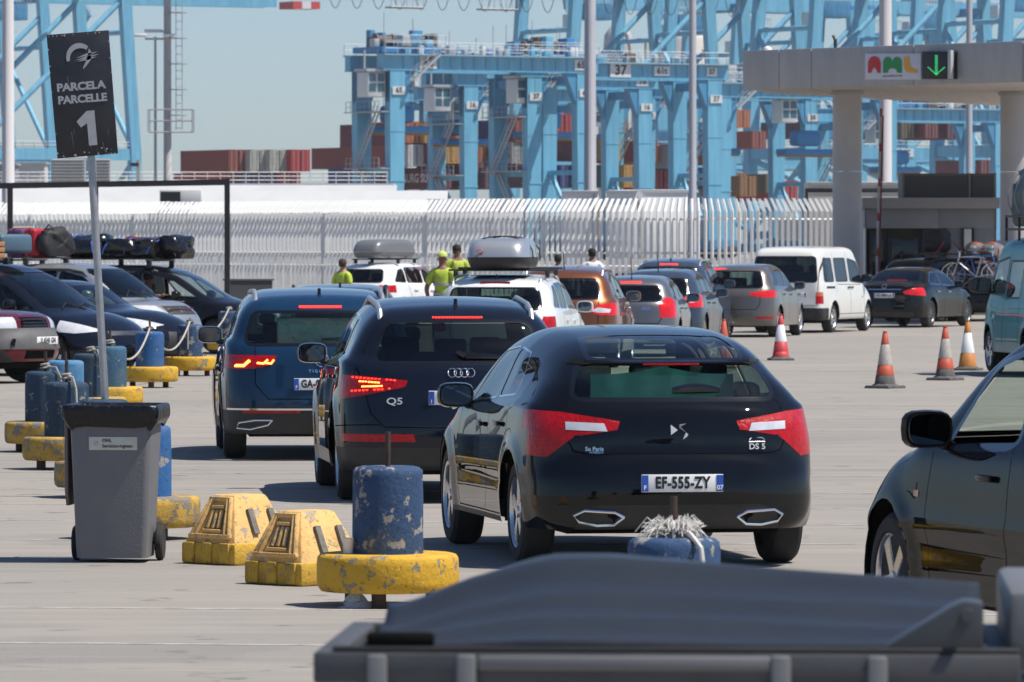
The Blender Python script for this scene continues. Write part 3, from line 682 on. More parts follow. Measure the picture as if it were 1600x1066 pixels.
# ------------------------------------------------------------------ yellow ribbed blocks
Y_blk = chipped('worn_yellow_block_paint', (.72, .45, .17), (.50, .44, .36), (.36, .24, .12), 10., .58, paint2=(.66, .40, .13))
Y_low = chipped('yellow_block_foot_paint', (.62, .37, .05), (.42, .38, .32), (.22, .15, .06), 9., .62)
def block(px, py, rz, label, k=1.):
    t = thing('yellow_block', label, 'block', G(px, py), rz, 'yellow ribbed concrete blocks')
    wx, wy, h0, h1 = .28, .25, .14, .44          # half sizes at the foot, foot height, full height
    tx, ty = .27 * .52, .24 * .42
    b = MB(); b.loft([[(-wx, -wy, 0), (wx, -wy, 0), (wx, wy, 0), (-wx, wy, 0)], [(-wx, -wy, h0), (wx, -wy, h0), (wx, wy, h0), (-wx, wy, h0)]]); b.build('foot', Y_low, t, bevel=.02, bseg=2)
    b = MB(); b.loft([[(-wx + .012, -wy + .012, h0 - .01), (wx - .012, -wy + .012, h0 - .01), (wx - .012, wy - .012, h0 - .01), (-wx + .012, wy - .012, h0 - .01)], [(-tx, -ty, h1), (tx, -ty, h1), (tx, ty, h1), (-tx, ty, h1)]]); b.build('block', Y_blk, t, bevel=.018)
    def on(y, u, side=-1, off=.0):   # point on the sloped -x face: y across (-1..1), u up the slope (0..1)
        x = (wx - .012) + (tx - wx + .012) * u; w = (wy - .012) + (ty - wy + .012) * u; n = Vector((h1 - h0, 0, wx - tx)).normalized()
        return Vector((side * (x + n.x * off), y * w, h0 + (h1 - h0) * u + n.z * off))
    for y in (-.80, -.62, .62, .80):
        b = MB(); b.bar(on(y, .08, -1, .008), on(y, .93, -1, .008), .026, .026); b.build('rib', Y_blk, t, bevel=.006)
    for (u0, u1) in ((.08, .16), (.86, .94)):
        b = MB(); b.bar(on(-.86, (u0 + u1) / 2, -1, .006), on(.86, (u0 + u1) / 2, -1, .006), .03, .03); b.build('rib', Y_blk, t, bevel=.006)
    for y in (-.26, 0, .26):
        b = MB(); b.bar(on(y, .30, -1, .004), on(y, .68, -1, .004), .024, .02); b.build('rib', Y_blk, t, bevel=.005)
    for y0, y1, u in ((-.42, .42, .74), (-.42, .42, .24)):
        b = MB(); b.bar(on(y0, u, -1, .004), on(y1, u, -1, .004), .03, .02); b.build('rib', Y_blk, t, bevel=.005)
    b = MB(); b.add([on(-.42, .28, -1, .0015), on(.42, .28, -1, .0015), on(.42, .70, -1, .0015), on(-.42, .70, -1, .0015)], [(0, 1, 2, 3)]); b.build('recess', mat('recess_brown', (.10, .075, .045), .95, c2=(.18, .13, .07), nscale=30), t, fix=False)  # flat dark brown sheet drawn for the sunk field between the ribs
    for yy in (-.1, .1):     # slots and a raised bracket on the end facing the camera
        b = MB(); c0 = Vector((.03 + yy * .9, -wy + .06, h0 + .13)); b.box(c0 + Vector((0, .006, 0)), (.045, .03, .17), Matrix.Rotation(-.42, 3, 'X')); b.build('slot', mat('slot_brown', (.12, .11, .10), .9, c2=(.22, .20, .17), nscale=20), t)  # dark grey-brown box stands in for a sunk slot
    for k2 in (-.16, .0, .16):
        b = MB(); b.add(*rbox((-wx - .004, k2, .075), (.02, .085, .13), .008)); b.build('foot_pad', Y_low, t)
    return t
block(374, 880, R(46), 'worn yellow ribbed block, the left one next to the wheeled bin')
block(478, 912, R(46), 'worn yellow ribbed block, the right one touching the bollard disc')
# ------------------------------------------------------------------ wheeled bin
M_bin = mat('grey_bin_plastic', (.135, .138, .15), .5, c2=(.16, .155, .155), nscale=5, bump=.15, bscale=60)
M_binside = mat('faded_bin_plastic', (.17, .14, .13), .6)
M_bag = mat('black_bin_bag', (.005, .005, .006), .3, bump=1., bscale=14, spec=.4)
t = thing('wheeled_bin', 'grey wheeled bin lined with a black bag and a white sticker', 'bin', G(181, 877), R(-4))
def ring(hx, y0, y1, z, r=.04, n=5):
    pts = []
    for cx, cy, a0 in ((hx - r, y1 - r, 0), (-hx + r, y1 - r, 90), (-hx + r, y0 + r, 180), (hx - r, y0 + r, 270)):
        for k in range(n + 1): a = R(a0 + 90 * k / n); pts.append(Vector((cx + r * math.cos(a), cy + r * math.sin(a), z)))
    return pts
b = MB(); b.loft([ring(.225, -.24, .20, .03), ring(.228, -.245, .22, .08), ring(.262, -.29, .30, .93), ring(.262, -.29, .30, .955)]); b.build('bin_body', M_bin, t, smooth=40)
b = MB(); b.loft([ring(.262, -.29, .30, .94), ring(.29, -.32, .33, .945), ring(.295, -.325, .335, .98), ring(.28, -.31, .32, .985)]); b.build('rim', M_bin, t, smooth=40)
random.seed(11); rings = []
for z, g, j in ((.845, .012, .012), (.87, .032, .010), (.92, .046, .006), (.975, .05, .004), (1.005, .045, .004), (1.015, .03, .003), (1.0, -.01, .004), (.95, -.03, .01), (.80, -.05, .01)):
    rr = ring(.265 + g, -.293 - g, .303 + g, z, .05, 6); rings.append([p + Vector((random.uniform(-j, j), random.uniform(-j, j), random.uniform(-j, j) * (3. if z < .88 else .8) - ((.04 * math.sin(p.x * 9 + 1) + .03 * math.sin(p.x * 23)) if z < .88 else 0))) for p in rr])
b = MB(); b.loft(rings, cap=False); o = b.build('bin_bag', M_bag, t, smooth=70, fix=True)
sm = o.modifiers.new('smooth', 'SUBSURF'); sm.levels = 1; sm.render_levels = 1
b = MB(); b.add(*rbox((.02, 0, 0), (.31, .006, .085), .002)); st = b.build('sticker', mat('sticker_paper', (.58, .58, .50), .6, c2=(.46, .46, .40), nscale=9), t, (0, -.2855, .765), (.053, 0, 0))
text('OHL', .030, M_ink, st, (-.05, -.0045, .018), (1, 0, 0), (0, 0, 1), align='LEFT', bold=.0008); text('Servicios-Ingesan', .031, M_ink, st, (-.05, -.0045, -.017), (1, 0, 0), (0, 0, 1), align='LEFT', bold=.0005, xs=.92)
b = MB(); b.lathe([(0, 0), (.016, 0), (.016, .003), (0, .003)], (-.09, -.006, 0), 'Y', 12); b.build('sticker_emblem', mat('pale_pink_ink', (.5, .38, .40), .6), st)
for sx in (-1, 1):
    b = MB(); b.lathe([(.055, -.022), (.10, -.024), (.112, -.012), (.112, .012), (.10, .024), (.055, .022)], axis='X', n=24); w = b.build('wheel', M_tyre, t, (sx * .27, .12, .112))
    b = MB(); b.lathe([(.0, -.018), (.056, -.016), (.056, .016), (.0, .018)], axis='X', n=16); b.build('hub', M_dark, w)
b = MB(); b.tube([(-.27, .12, .112), (.27, .12, .112)], .012); b.build('axle', M_steel, t)
b = MB(); b.loft([[Vector((-.285 - .012 * k + dx, y, z)) for (dx, y, z) in ((0, -.18, .95), (0, .33, .95), (0, .30, .46), (0, .22, .36), (0, -.10, .36), (0, -.17, .46))] for k in range(3)]); b.build('lid', M_binside, t, bevel=.006)
b = MB(); b.tube([(-.22, .36, .93), (-.22, .40, .96), (.22, .40, .96), (.22, .36, .93)], .014); b.build('handle', M_bin, t)
# ------------------------------------------------------------------ parcel sign on its post
dS = 49.3; base = GX(163, dS); t = thing('parcel_sign', 'scratched black parcel number one sign on a leaning grey post', 'sign', base)
def S(px, py, dy=0.): return P(px, py, dS + dy) - base
M_post = mat('galvanised_post', (.40, .41, .42), .45, metal=.6, c2=(.32, .32, .33), nscale=10)
b = MB(); b.tube([S(163, 690), S(164, 620), S(139, 180)], .031, n=14); b.build('post', M_post, t)
M_sign = mat('scratched_black_board', (.014, .015, .02), .45, c2=(.030, .030, .034), nscale=4, namt=.4, rvar=.1)
q = [S(73, 55, -.06), S(170, 47.5, -.06), S(184.5, 240, -.06), S(90, 248, -.06)]; b = MB(); b.loft([q, [p + Vector((0, .025, 0)) for p in q]]); pan = b.build('board', M_sign, t, bevel=.003)
org = q[0]; ux = (q[1] - q[0]); uy = (q[3] - q[0]); fx, fz = ux.normalized(), (-uy).normalized()
def on_s(u, v, o=-.004): return q[0] + ux * u + uy * v + Vector((0, o, 0))
fz = (fz - fx * fz.dot(fx)).normalized()
M_gl = mat('sign_grey_lettering', (.40, .40, .41), .6, c2=(.33, .33, .34), nscale=20)
text('PARCELA', .086, M_gl, pan, on_s(.48, .435), fx, fz, 1.12, .0035, spacing=.97); text('PARCELLE', .086, M_gl, pan, on_s(.485, .537), fx, fz, 1.05, .0035, spacing=.97)
def spoly(name, pts, m=M_gl): 
    b = MB(); b.add([on_s(u, v, -.0035) for u, v in pts], [tuple(range(len(pts)))]); return b.build(name, m, pan, fix=False)
spoly('numeral', [(.535, .635), (.66, .635), (.66, .915), (.525, .915), (.525, .735), (.42, .765), (.36, .715)])
arc_o = [(.50 - .215 * math.cos(a), .20 - .115 * math.sin(a)) for a in np.linspace(-.25, 2.35, 14)]; arc_i = [(.515 - .175 * math.cos(a), .215 - .09 * math.sin(a) + .002) for a in np.linspace(2.2, -.05, 14)]
for k in range(13): spoly('emblem', [arc_o[k], arc_o[k + 1], arc_i[12 - k], arc_i[13 - k]])
spoly('emblem', [(.66, .135), (.70, .17), (.68, .225), (.60, .27), (.54, .30), (.545, .28), (.59, .24), (.63, .19)])
for k, (a, z) in enumerate((((.44, .205), (.80, .165)), ((.42, .225), (.82, .185)), ((.46, .235), (.78, .205)))): spoly('emblem', [a, ((a[0] + z[0]) / 2, (a[1] + z[1]) / 2 - .012), z, ((a[0] + z[0]) / 2 + .02, (a[1] + z[1]) / 2 + .006)])
M_chip = mat('bare_board_chip', (.45, .44, .42), .8); random.seed(9); 
for k in range(46):   # knocks along the edges
    e = random.choice('lrbbbt'); s_ = random.uniform(.004, .013)
    u, v = {'l': (.012, random.uniform(.05, .98)), 'r': (.985, random.uniform(.05, .98)), 'b': (random.uniform(.02, .98), 1 - abs(random.gauss(.012, .03))), 't': (random.uniform(.02, .98), .014)}[e]
    b = MB(); b.add([on_s(u + s_ * math.cos(a) * random.uniform(.5, 1.3) * 1.4, v + s_ * math.sin(a) * random.uniform(.4, 1.2) * .7, -.0028) for a in np.linspace(0, 6.28, 7)[:-1]], [tuple(range(6))]); o = b.build('paint_chip', M_chip, pan, fix=False)
for k in range(9):
    u, v = random.uniform(.2, .9), random.uniform(.1, .9); b = MB(); b.add([on_s(u, v, -.003), on_s(u + .012, v, -.003), on_s(u + random.uniform(-.05, .08), v + random.uniform(.06, .16), -.003)], [(0, 1, 2)]); b.build('scratch', mat('scratch_grey', (.13, .13, .135), .6), pan, fix=False)
# ------------------------------------------------------------------ traffic cones
C_or = mat('cone_orange', (.50, .075, .03), .6, c2=(.38, .07, .035), nscale=8); C_rd = mat('cone_red', (.55, .04, .045), .55, c2=(.45, .05, .05), nscale=8); C_gy = mat('cone_reflective_dirty', (.40, .37, .33), .7, c2=(.24, .21, .18), nscale=7); C_wh = mat('cone_reflective_white', (.70, .70, .70), .5); C_bk = mat('cone_rubber', (.06, .06, .06), .8, c2=(.13, .12, .11), nscale=9); C_am = mat('cone_amber', (.50, .22, .04), .6, c2=(.42, .13, .03), nscale=8)
def cone(px, d, label, bands, H=.77, lean=0., foot=C_bk):
    t = thing('traffic_cone', label, 'cone', GX(px, d), random.uniform(0, 1.5), 'traffic cones'); t.rotation_euler.x = lean
    b = MB(); b.box((0, 0, .02), (.42, .42, .04), taper=.96); b.loft([[(s * math.cos(a), s * math.sin(a), z) for a in [math.pi / 4 * k for k in range(8)]] for s, z in ((.20, .038), (.155, .065))]); b.build('foot', foot, t, bevel=.008)
    rad = lambda z: .148 - (.148 - .034) * (z - .06) / (H - .06)
    for z0, z1, m in bands:
        b = MB(); b.lathe([(rad(z0 * H) - .004, z0 * H), (rad(z0 * H), z0 * H + .002), (rad(z1 * H), z1 * H - .002), (rad(z1 * H) - .004, z1 * H)], n=28); b.build('band', m, t, smooth=60)
    b = MB(); b.lathe([(.033, H - .004), (.028, H + .008), (.033, H + .014), (.030, H + .03), (.0, H + .032)], n=20); b.build('tip', bands[-1][2], t)
cone(1220, 106.3, 'clean red and white cone standing alone nearest the black hatchback roof', [(.08, .20, C_rd), (.20, .42, C_rd), (.42, .80, C_wh), (.80, 1., C_rd)])
cone(1383, 86., 'dirty orange cone, nearest of the three on the right', [(.08, .24, C_bk), (.24, .42, C_or), (.42, .80, C_gy), (.80, 1., C_or)])
cone(1477, 91., 'dirty orange cone in the middle of the three on the right', [(.08, .22, C_bk), (.22, .42, C_or), (.42, .80, C_gy), (.80, 1., C_or)])
cone(1512, 98., 'amber and white cone beside the teal van', [(.08, .36, C_am), (.36, .78, C_wh), (.78, 1., C_am)])
cone(1131, 99.5, 'orange cone tip peeking over the black hatchback roof', [(.08, .42, C_or), (.42, .6, C_gy), (.6, 1., C_or)])
# ------------------------------------------------------------------ large waste container in the foreground, out of focus
dC = 13.9; DZ = -.17; M_cont = mat('grey_container_steel', (.085, .088, .092), .55, metal=.2, c2=(.06, .06, .065), nscale=6); M_lid = mat('dark_grey_lid_plastic', (.022, .026, .033), .40, c2=(.026, .030, .037), nscale=3, spec=.14, rvar=.12, bump=.1, bscale=30)
t = thing('waste_container', 'grey waste container with a domed dark lid close to the camera', 'container', GX(1030, dC), R(-3))
def cb(x0, x1, y0, y1, z0, z1, nm, m, **k): z0 += DZ; z1 += DZ; b = MB(); b.box(((x0 + x1) / 2, (y0 + y1) / 2, (z0 + z1) / 2), (x1 - x0, y1 - y0, z1 - z0)); return b.build(nm, m, t, bevel=k.get('bevel', .008))
b = MB(); b.loft([[(-.60, -.36, .25), (.60, -.36, .25), (.60, .42, .25), (-.60, .42, .25)], [(-.66, -.46, 1.08), (.66, -.46, 1.08), (.66, .46, 1.08), (-.66, .46, 1.08)]]); b.build('tub', M_cont, t, bevel=.02)
cb(-.74, .80, -.54, -.47, 1.255, 1.325, 'rim', M_cont); cb(-.74, .80, .47, .53, 1.255, 1.325, 'rim', M_cont); cb(-.74, -.68, -.47, .47, 1.255, 1.325, 'rim', M_cont); cb(.72, .80, -.47, .47, 1.255, 1.325, 'rim', M_cont)
for x in (-.60, -.405, .28, .49): cb(x - .022, x + .022, -.56, -.48, .9, 1.32, 'rim_rib', mat('light_grey_steel', (.17, .17, .17), .5, metal=.3))
for x0, x1 in ((-.38, .26),): cb(x0, x1, -.555, -.49, 1.285, 1.318, 'grip_bar', mat('light_grey_steel', (.17, .17, .17)))
def lidz(x, y):   # domed lid: steep shoulder on the left, long fall to the right, low at the near edge
    u = (x + .63) / 1.42; v = (y + .5) / 1.0; S_ = lambda q: float(sst(np.array(q)))
    z = 1.345 + .05 * S_(v / .45) + .095 * S_((v - .35) / .5) - .13 * (1 - S_(u / .14) * .5 - S_((u - .08) / .20) * .5) * (.2 + .8 * v) - .10 * max(u - .36, 0) * (.4 + .9 * v)
    for c_ in (.22, .45, .70): z += .013 * math.exp(-((v - c_ - .1 * u) / .06) ** 2)
    return max(z, 1.335) + DZ
nx, ny = 44, 26; vs = []; fs = []
for i in range(nx + 1):
    for j in range(ny + 1): x = -.63 + 1.36 * i / nx; y = -.5 + 1.0 * j / ny; vs.append((x, y, lidz(x, y)))
for i in range(nx):
    for j in range(ny): a = i * (ny + 1) + j; fs.append((a, a + ny + 1, a + ny + 2, a + 1))
b = MB(); b.add(vs, fs); o = b.build('lid', M_lid, t, fix=False, smooth=60); so = o.modifiers.new('thickness', 'SOLIDIFY'); so.thickness = .012; so.offset = -1
ed = [(x, -.5, z) for x, z in [(-.63 + 1.36 * i / nx, lidz(-.63 + 1.36 * i / nx, -.5)) for i in range(nx + 1)]]
b = MB(); n_ = len(ed); vv = [(x, -.505, z + .004) for x, y, z in ed] + [(x, -.51, 1.328 + DZ) for x, y, z in ed]; b.add(vv, [(i, i + 1, n_ + i + 1, n_ + i) for i in range(n_ - 1)]); o2 = b.build('lid_skirt', M_lid, t, fix=False); so = o2.modifiers.new('thickness', 'SOLIDIFY'); so.thickness = .012
cb(-.70, .80, -.535, -.505, 1.3265, 1.337, 'lid_lip', M_dark); b = MB(); b.add(*rbox((-.55, -.518, 1.352 + DZ), (.15, .02, .032), .012)); b.build('lid_grip', M_void, t)
b = MB(); b.prism([(.50, 1.335 + DZ), (.72, 1.335 + DZ), (.72, 1.435 + DZ), (.68, 1.44 + DZ), (.655, 1.43 + DZ)], -.53, -.40); b.build('hinge_bracket', mat('dark_bracket', (.05, .055, .06), .4), t, bevel=.006)
b = MB(); b.lathe([(.014, -.56), (.014, -.52)], (.685, 0, 1.41 + DZ), 'Y', 12); b.build('hinge_pin', M_cont, t)
b = MB(); b.add(*rbox((.86, .0, 1.37 + DZ), (.17, 1.0, .18), .02)); b.build('hinge_beam', mat('light_grey_steel', (.17, .17, .17)), t)
for x in (-.5, .5):
    for y in (-.28, .3):
        b = MB(); b.lathe([(.0, -.03), (.09, -.03), (.1, -.015), (.1, .015), (.09, .03), (.0, .03)], (x, y, .1), 'X', 20); b.bar((x, y, .12), (x, y, .26), .05); b.build('castor', M_tyre, t)
# ------------------------------------------------------------------ palisade fence that curves away to the left
M_wf = mat('white_fence_paint', (.80, .79, .76), .6, c2=(.70, .68, .64), nscale=3)
M_ww = mat('white_wall', (.68, .68, .67), .8, c2=(.60, .60, .585), nscale=.4)
def poly_pts(pts, step):
    q = catmull([(p.x, p.y) for p in pts], 24); L = np.r_[0, np.cumsum(np.linalg.norm(np.diff(q, axis=0), axis=1))]; n = int(L[-1] / step); t = np.linspace(0, L[-1], n + 1)
    x, y = np.interp(t, L, q[:, 0]), np.interp(t, L, q[:, 1]); dx, dy = np.gradient(x), np.gradient(y); return [(Vector((a, b_, 0)), Vector((c_, d_, 0)).normalized()) for a, b_, c_, d_ in zip(x, y, dx, dy)]
line = [GX(1312, 192), GX(1190, 190.5), GX(1070, 190), GX(940, 191), GX(820, 193), GX(690, 195.5), GX(560, 198.5), GX(415, 202.5), GX(200, 208), GX(-25, 213), GX(-270, 220)]
fp_ = poly_pts(line, .215); t = thing('palisade_fence', 'tall white palisade fence with bent tips across the yard', 'fence', fp_[len(fp_) // 2][0]); o0 = Vector(t.location)
b = MB(); sec = [(-.055, .045), (0., -.055), (.055, .045)]
b.loft([[(x, y, .06) for x, y in sec], [(x, y, 3.0) for x, y in sec], [(x, y + .36, 3.40) for x, y in sec]]); pk = b.mesh('picket', M_wf, smooth=0)
for i, (p, d) in enumerate(fp_):
    a = math.atan2(d.y, d.x) + math.pi   # local +y points away from the camera
    o = inst(pk, 'picket', t, p - o0 + Vector((0, 0, random.uniform(-.015, .015))), (0, random.uniform(-.003, .003), a))
for z in (.35, 1.7, 2.75):
    b = MB(); b.tube([p - o0 + Vector((0, .05, z)) for p, d in fp_[::6]] , .035, n=4); b.build('rail', M_wf, t)
for i in range(0, len(fp_), 24):
    p, d = fp_[i]; b = MB(); b.box(p - o0 + Vector((0, .12, 1.5)), (.14, .14, 3.0)); b.build('post', M_wf, t)
lp = [(p + Vector((0, -2.2, 0)), d) for p, d in fp_ if -30 < p.x < 9.2]
t = thing('low_fence', 'low white picket fence in front of the tall palisade', 'fence', lp[len(lp) // 2][0]); o0 = Vector(t.location); b = MB()
for p, d in lp: b.box(p - o0 + Vector((random.uniform(-.02, .02), 0, .8)), (.10, .05, 1.5 + random.uniform(-.05, .05)))
for z in (.3, 1.3): b.tube([p - o0 + Vector((0, .05, z)) for p, d in lp[::6]], .03, n=4)
b.build('picket_row', M_wf, t, smooth=0)['kind'] = 'stuff'
# ------------------------------------------------------------------ low white buildings and trailers behind the fence
M_roof = mat('pale_roof_sheet', (.58, .58, .56), .7, c2=(.50, .49, .47), nscale=.5); M_rust = mat('rusty_edge', (.28, .20, .14), .9, c2=(.5, .45, .4), nscale=2)
def building(name, label, px0, px1, d, ztop, depth, roof_over=.15, wall=M_ww, cat='building', bays=0, extra_z=0.):
    a, c_ = GX(px0, d), GX(px1, d); w = c_.x - a.x; t = thing(name, label, cat, (a + c_) / 2)
    hw = ztop - (1.0 if depth > 6 else .2); b = MB(); b.box((0, depth / 2, hw / 2), (w, depth, hw)); b.build('wall', wall, t, smooth=0)
    b = MB(); b.box((0, depth * .75, ztop - .12), (w, depth * .5, .2)); b.build('roof', M_roof, t, smooth=0)
    if depth > 6:
        b = MB(); b.loft([[(-w / 2 - .2, -.35, ztop - .95), (w / 2 + .2, -.35, ztop - .95), (w / 2 + .2, -.35, ztop - .87), (-w / 2 - .2, -.35, ztop - .87)], [(-w / 2 - .2, depth * .5, ztop + .02), (w / 2 + .2, depth * .5, ztop + .02), (w / 2 + .2, depth * .5, ztop + .1), (-w / 2 - .2, depth * .5, ztop + .1)]]); b.build('roof_slope', mat('white_roof_sheet', (.50, .50, .485), .7, c2=(.43, .43, .415), nscale=.5, stretch=(1, .2, 1)), t, smooth=0)
    for i in range(bays):
        x = -w / 2 + w * (i + .5) / bays; b = MB(); b.box((x, -.03, ztop * .45), (w / bays * .6, .05, ztop * .45)); b.build('shutter', mat('grey_shutter', (.4, .41, .42), .6, c2=(.34, .34, .35), nscale=2), t)
    return t
building('yard_building', 'long white flat roofed building behind the left part of the fence', -60, 608, 250, 4.32, 14)
t = building('white_shed', 'low white shed with a grey roof edge in the middle behind the fence', 250, 690, 236, 3.95, 8)
building('white_shed', 'low pale shed behind the far left of the fence', -60, 250, 239, 3.7, 8)
# cooling unit on the shed
p = GX(282, 235.5); t = thing('cooling_unit', 'white cooling unit with a black face on the shed by the black frame', 'air conditioner', p); b = MB(); b.add(*rbox((0, .5, 3.75), (1.6, .9, .58), .03)); b.build('case', mat('unit_white', (.6, .6, .58), .6), t)
b = MB(); b.box((-.38, .03, 3.75), (.76, .03, .44)); b.build('face', M_ink, t)
b = MB(); b.box((-.5, .5, 1.73), (.1, .1, 3.46)); b.build('post', M_post, t)
# elevated railing far behind
p = GX(300, 470); t = thing('walkway_railing', 'white railing along the raised walkway before the containers', 'railing', p); zb = HC + (YH - 287) * 470 / F
b = MB(); b.box((0, 0, zb / 2), (31, 3., zb)); b.build('deck', M_ww, t, smooth=0)
for z in (.25, .55, .85): b = MB(); b.tube([(-15.4, -1.4, zb + z), (15.0, -1.4, zb + z)], .035, n=5); b.build('rail', M_wf, t)
b = MB(); b.box((0, 0, .43), (.06, .06, .86)); pm_ = b.mesh('post', M_wf, smooth=0)
for i in range(32): inst(pm_, 'post', t, (-15.4 + i * .98, -1.4, zb))
# trailers
def trailer(name, label, px0, px1, d, z0, z1, m, depth=2.5, group=None, doors=True):
    a, c_ = GX(px0, d), GX(px1, d); w = c_.x - a.x; t = thing(name, label, 'trailer', (a + c_) / 2, 0, group)
    b = MB(); b.add(*rbox((0, depth / 2, (z0 + z1) / 2), (w, depth, z1 - z0), .04)); b.build('box', m, t)
    b = MB(); b.box((0, -.02, z1 - .06), (w + .02, .05, .1)); b.build('frame', mat('trailer_frame_grey', (.35, .35, .36), .5), t)
    if doors:
        for i in range(int(w / 1.2)): b = MB(); b.box((-w / 2 + 1.2 * (i + .9), -.015, (z0 + z1) / 2), (.05, .03, z1 - z0 - .2)); b.build('panel_strip', mat('trailer_frame_grey', (.35, .35, .36)), t)
    for x in (-w * .32, w * .32):
        b = MB(); b.lathe([(.2, -.15), (.45, -.15), (.5, -.1), (.5, .1), (.45, .15), (.2, .15)], (x, .4, .5), 'Y', 20); b.build('wheel', M_tyre, t)
    b = MB(); b.box((0, depth / 2, z0 - .12), (w * .95, depth * .7, .2)); b.build('chassis', M_dark, t); return t
M_tw = mat('trailer_white', (.70, .70, .69), .55, c2=(.62, .62, .60), nscale=.8)
trailer('white_trailer', 'tall white box trailer behind the fence left of the pole', 878, 935, 207, 1.0, 3.78, M_tw)
trailer('white_trailer', 'tall white box trailer behind the fence right of the pole', 948, 995, 206, 1.0, 3.78, M_tw)
trailer('white_trailer', 'longest white box trailer behind the fence near the middle mast', 1001, 1078, 208, 1.0, 3.82, M_tw, 2.6, doors=False).rotation_euler.z = R(22)
trailer('white_trailer', 'low white tarpaulin trailer behind the middle of the fence', 668, 815, 214, .9, 3.55, M_ww)
trailer('beige_trailer', 'beige covered trailer with a black edge left of the control booth', 1262, 1420, 200, 1.1, 4.0, mat('beige_canvas', (.62, .55, .46), .8, c2=(.52, .46, .38), nscale=1.5))
b = MB(); b.add(*rbox((0, 0, 3.72), (3.2, .08, .14), .02)); b.bar((-1.55, 0, 0), (-1.55, 0, 3.7), .1); b.bar((1.55, 0, 0), (1.55, 0, 3.7), .1); tag(b.build('truck_frame', M_dark, None, GX(1335, 199)), 'black tarpaulin frame edge behind the fence end', 'frame')
# ------------------------------------------------------------------ black gantry frame on the left
M_blk = mat('black_painted_steel', (.012, .012, .013), .5)
t = thing('height_frame', 'black steel portal frame standing left before the fence', 'frame', GX(180, 150)); o0 = Vector(t.location)
for p0, p1, w in ((P(-30, 291, 150), P(353, 285, 150), .14), (P(150, 290, 158), P(353, 285, 150), .05)):
    b = MB(); b.bar(p0 - o0, p1 - o0, w, w); b.build('beam', M_blk, t)
for px, d, w, py in ((16, 150, .13, 291), (355, 150, .13, 284), (151, 158, .09, 290)):
    q = P(px, py, d) - o0; b = MB(); b.bar((q.x, q.y, 0), (q.x, q.y, q.z + w / 2), w); b.build('post', M_blk, t)
t = thing('concrete_barrier', 'dark low barrier at the foot of the fence behind the black people carrier', 'barrier', GX(388, 180)); b = MB(); b.prism([(-.3, 0), (.3, 0), (.18, .4), (.12, .92), (-.12, .92), (-.18, .4)], -.7, .7, 'X'); b.build('barrier', mat('dark_barrier', (.05, .05, .052), .7), t); b = MB(); b.box((.0, 0, .94), (1.5, .3, .05)); b.build('cap', mat('grey_cap', (.12, .12, .12), .7), t)
# ------------------------------------------------------------------ lamp masts and poles
M_mast = mat('mast_grey', (.40, .40, .42), .55, metal=.2, c2=(.34, .34, .36), nscale=.6)
def mast(px, d, rb, rt, h, label, m=M_mast, name='lamp_mast', headz=None):
    t = thing(name, label, 'mast', GX(px, d)); b = MB(); b.lathe([(rb * 1.25, 0), (rb * 1.25, .06), (rb, .12), (rt, h), (.0, h + .02)], n=20); b.build('pole', m, t, smooth=60)
    if headz:
        b = MB(); b.bar((-.5, 0, h - .1), (.5, 0, h - .1), .1); b.bar((0, -.5, h - .1), (0, .5, h - .1), .1); b.build('lamp_arm', M_mast, t)
        for dx, dy, dz in ((-.7, -.2, .06), (.7, -.2, .06), (-.25, .5, .3), (.3, .5, .3)): b = MB(); b.add(*rbox((dx, dy, h + dz), (.62, .4, .16), .05)); b.build('floodlight', mat('lamp_white', (.7, .7, .68), .4), t)
    return t
mast(922, 225, .24, .17, 22, 'thick grey mast in the middle of the yard'); mast(1082, 225, .15, .11, 22, 'slender grey mast right of the middle'); mast(13, 240, .26, .19, 22, 'thick pale mast at the left edge', mat('mast_pale', (.52, .50, .49), .6))
mast(1383, 215, .24, .20, 20, 'pale mast seen above and below the canopy', mat('mast_beige', (.50, .47, .46), .6)); mast(1514, 230, .13, .10, 20, 'thin pole behind the right column of the canopy')
mast(243, 300, .085, .06, HC + (YH - 58) * 300 / F, 'thin floodlight mast right of the parcel sign', headz=1)
t = mast(262, 300, .20, .17, 22, 'mast with a caged ladder left of the containers', mat('mast_weathered', (.44, .42, .40), .7, c2=(.36, .33, .31), nscale=1.2))
for x in (.42, .72): b = MB(); b.tube([(x, -.1, 7.5), (x, -.1, 21)], .02, n=5); b.build('ladder_rail', M_mast, t)
b = MB(); b.tube([(.42, -.1, 0), (.72, -.1, 0)], .016, n=5); rg = b.mesh('rung', M_mast)
for i in range(34): inst(rg, 'rung', t, (0, 0, 7.6 + i * .4))
b = MB(); b.lathe([(.42, 0), (.45, 0), (.45, .04), (.42, .04)], (.57, -.3, 0), n=14); hp = b.mesh('cage_hoop', M_mast)
for i in range(11): inst(hp, 'cage_hoop', t, (0, 0, 8.2 + i * 1.25))
b = MB()
for z in (7.4, 7.95, 8.5): b.tube([(-.9, -.9, z), (1.25, -.9, z), (1.25, .6, z), (-.9, .6, z), (-.9, -.9, z)], .025, n=5)
for x, y in ((-.9, -.9), (1.25, -.9), (1.25, .6), (-.9, .6), (.2, -.9)): b.bar((x, y, 7.4), (x, y, 8.5), .05)
b.build('service_platform', M_mast, t)
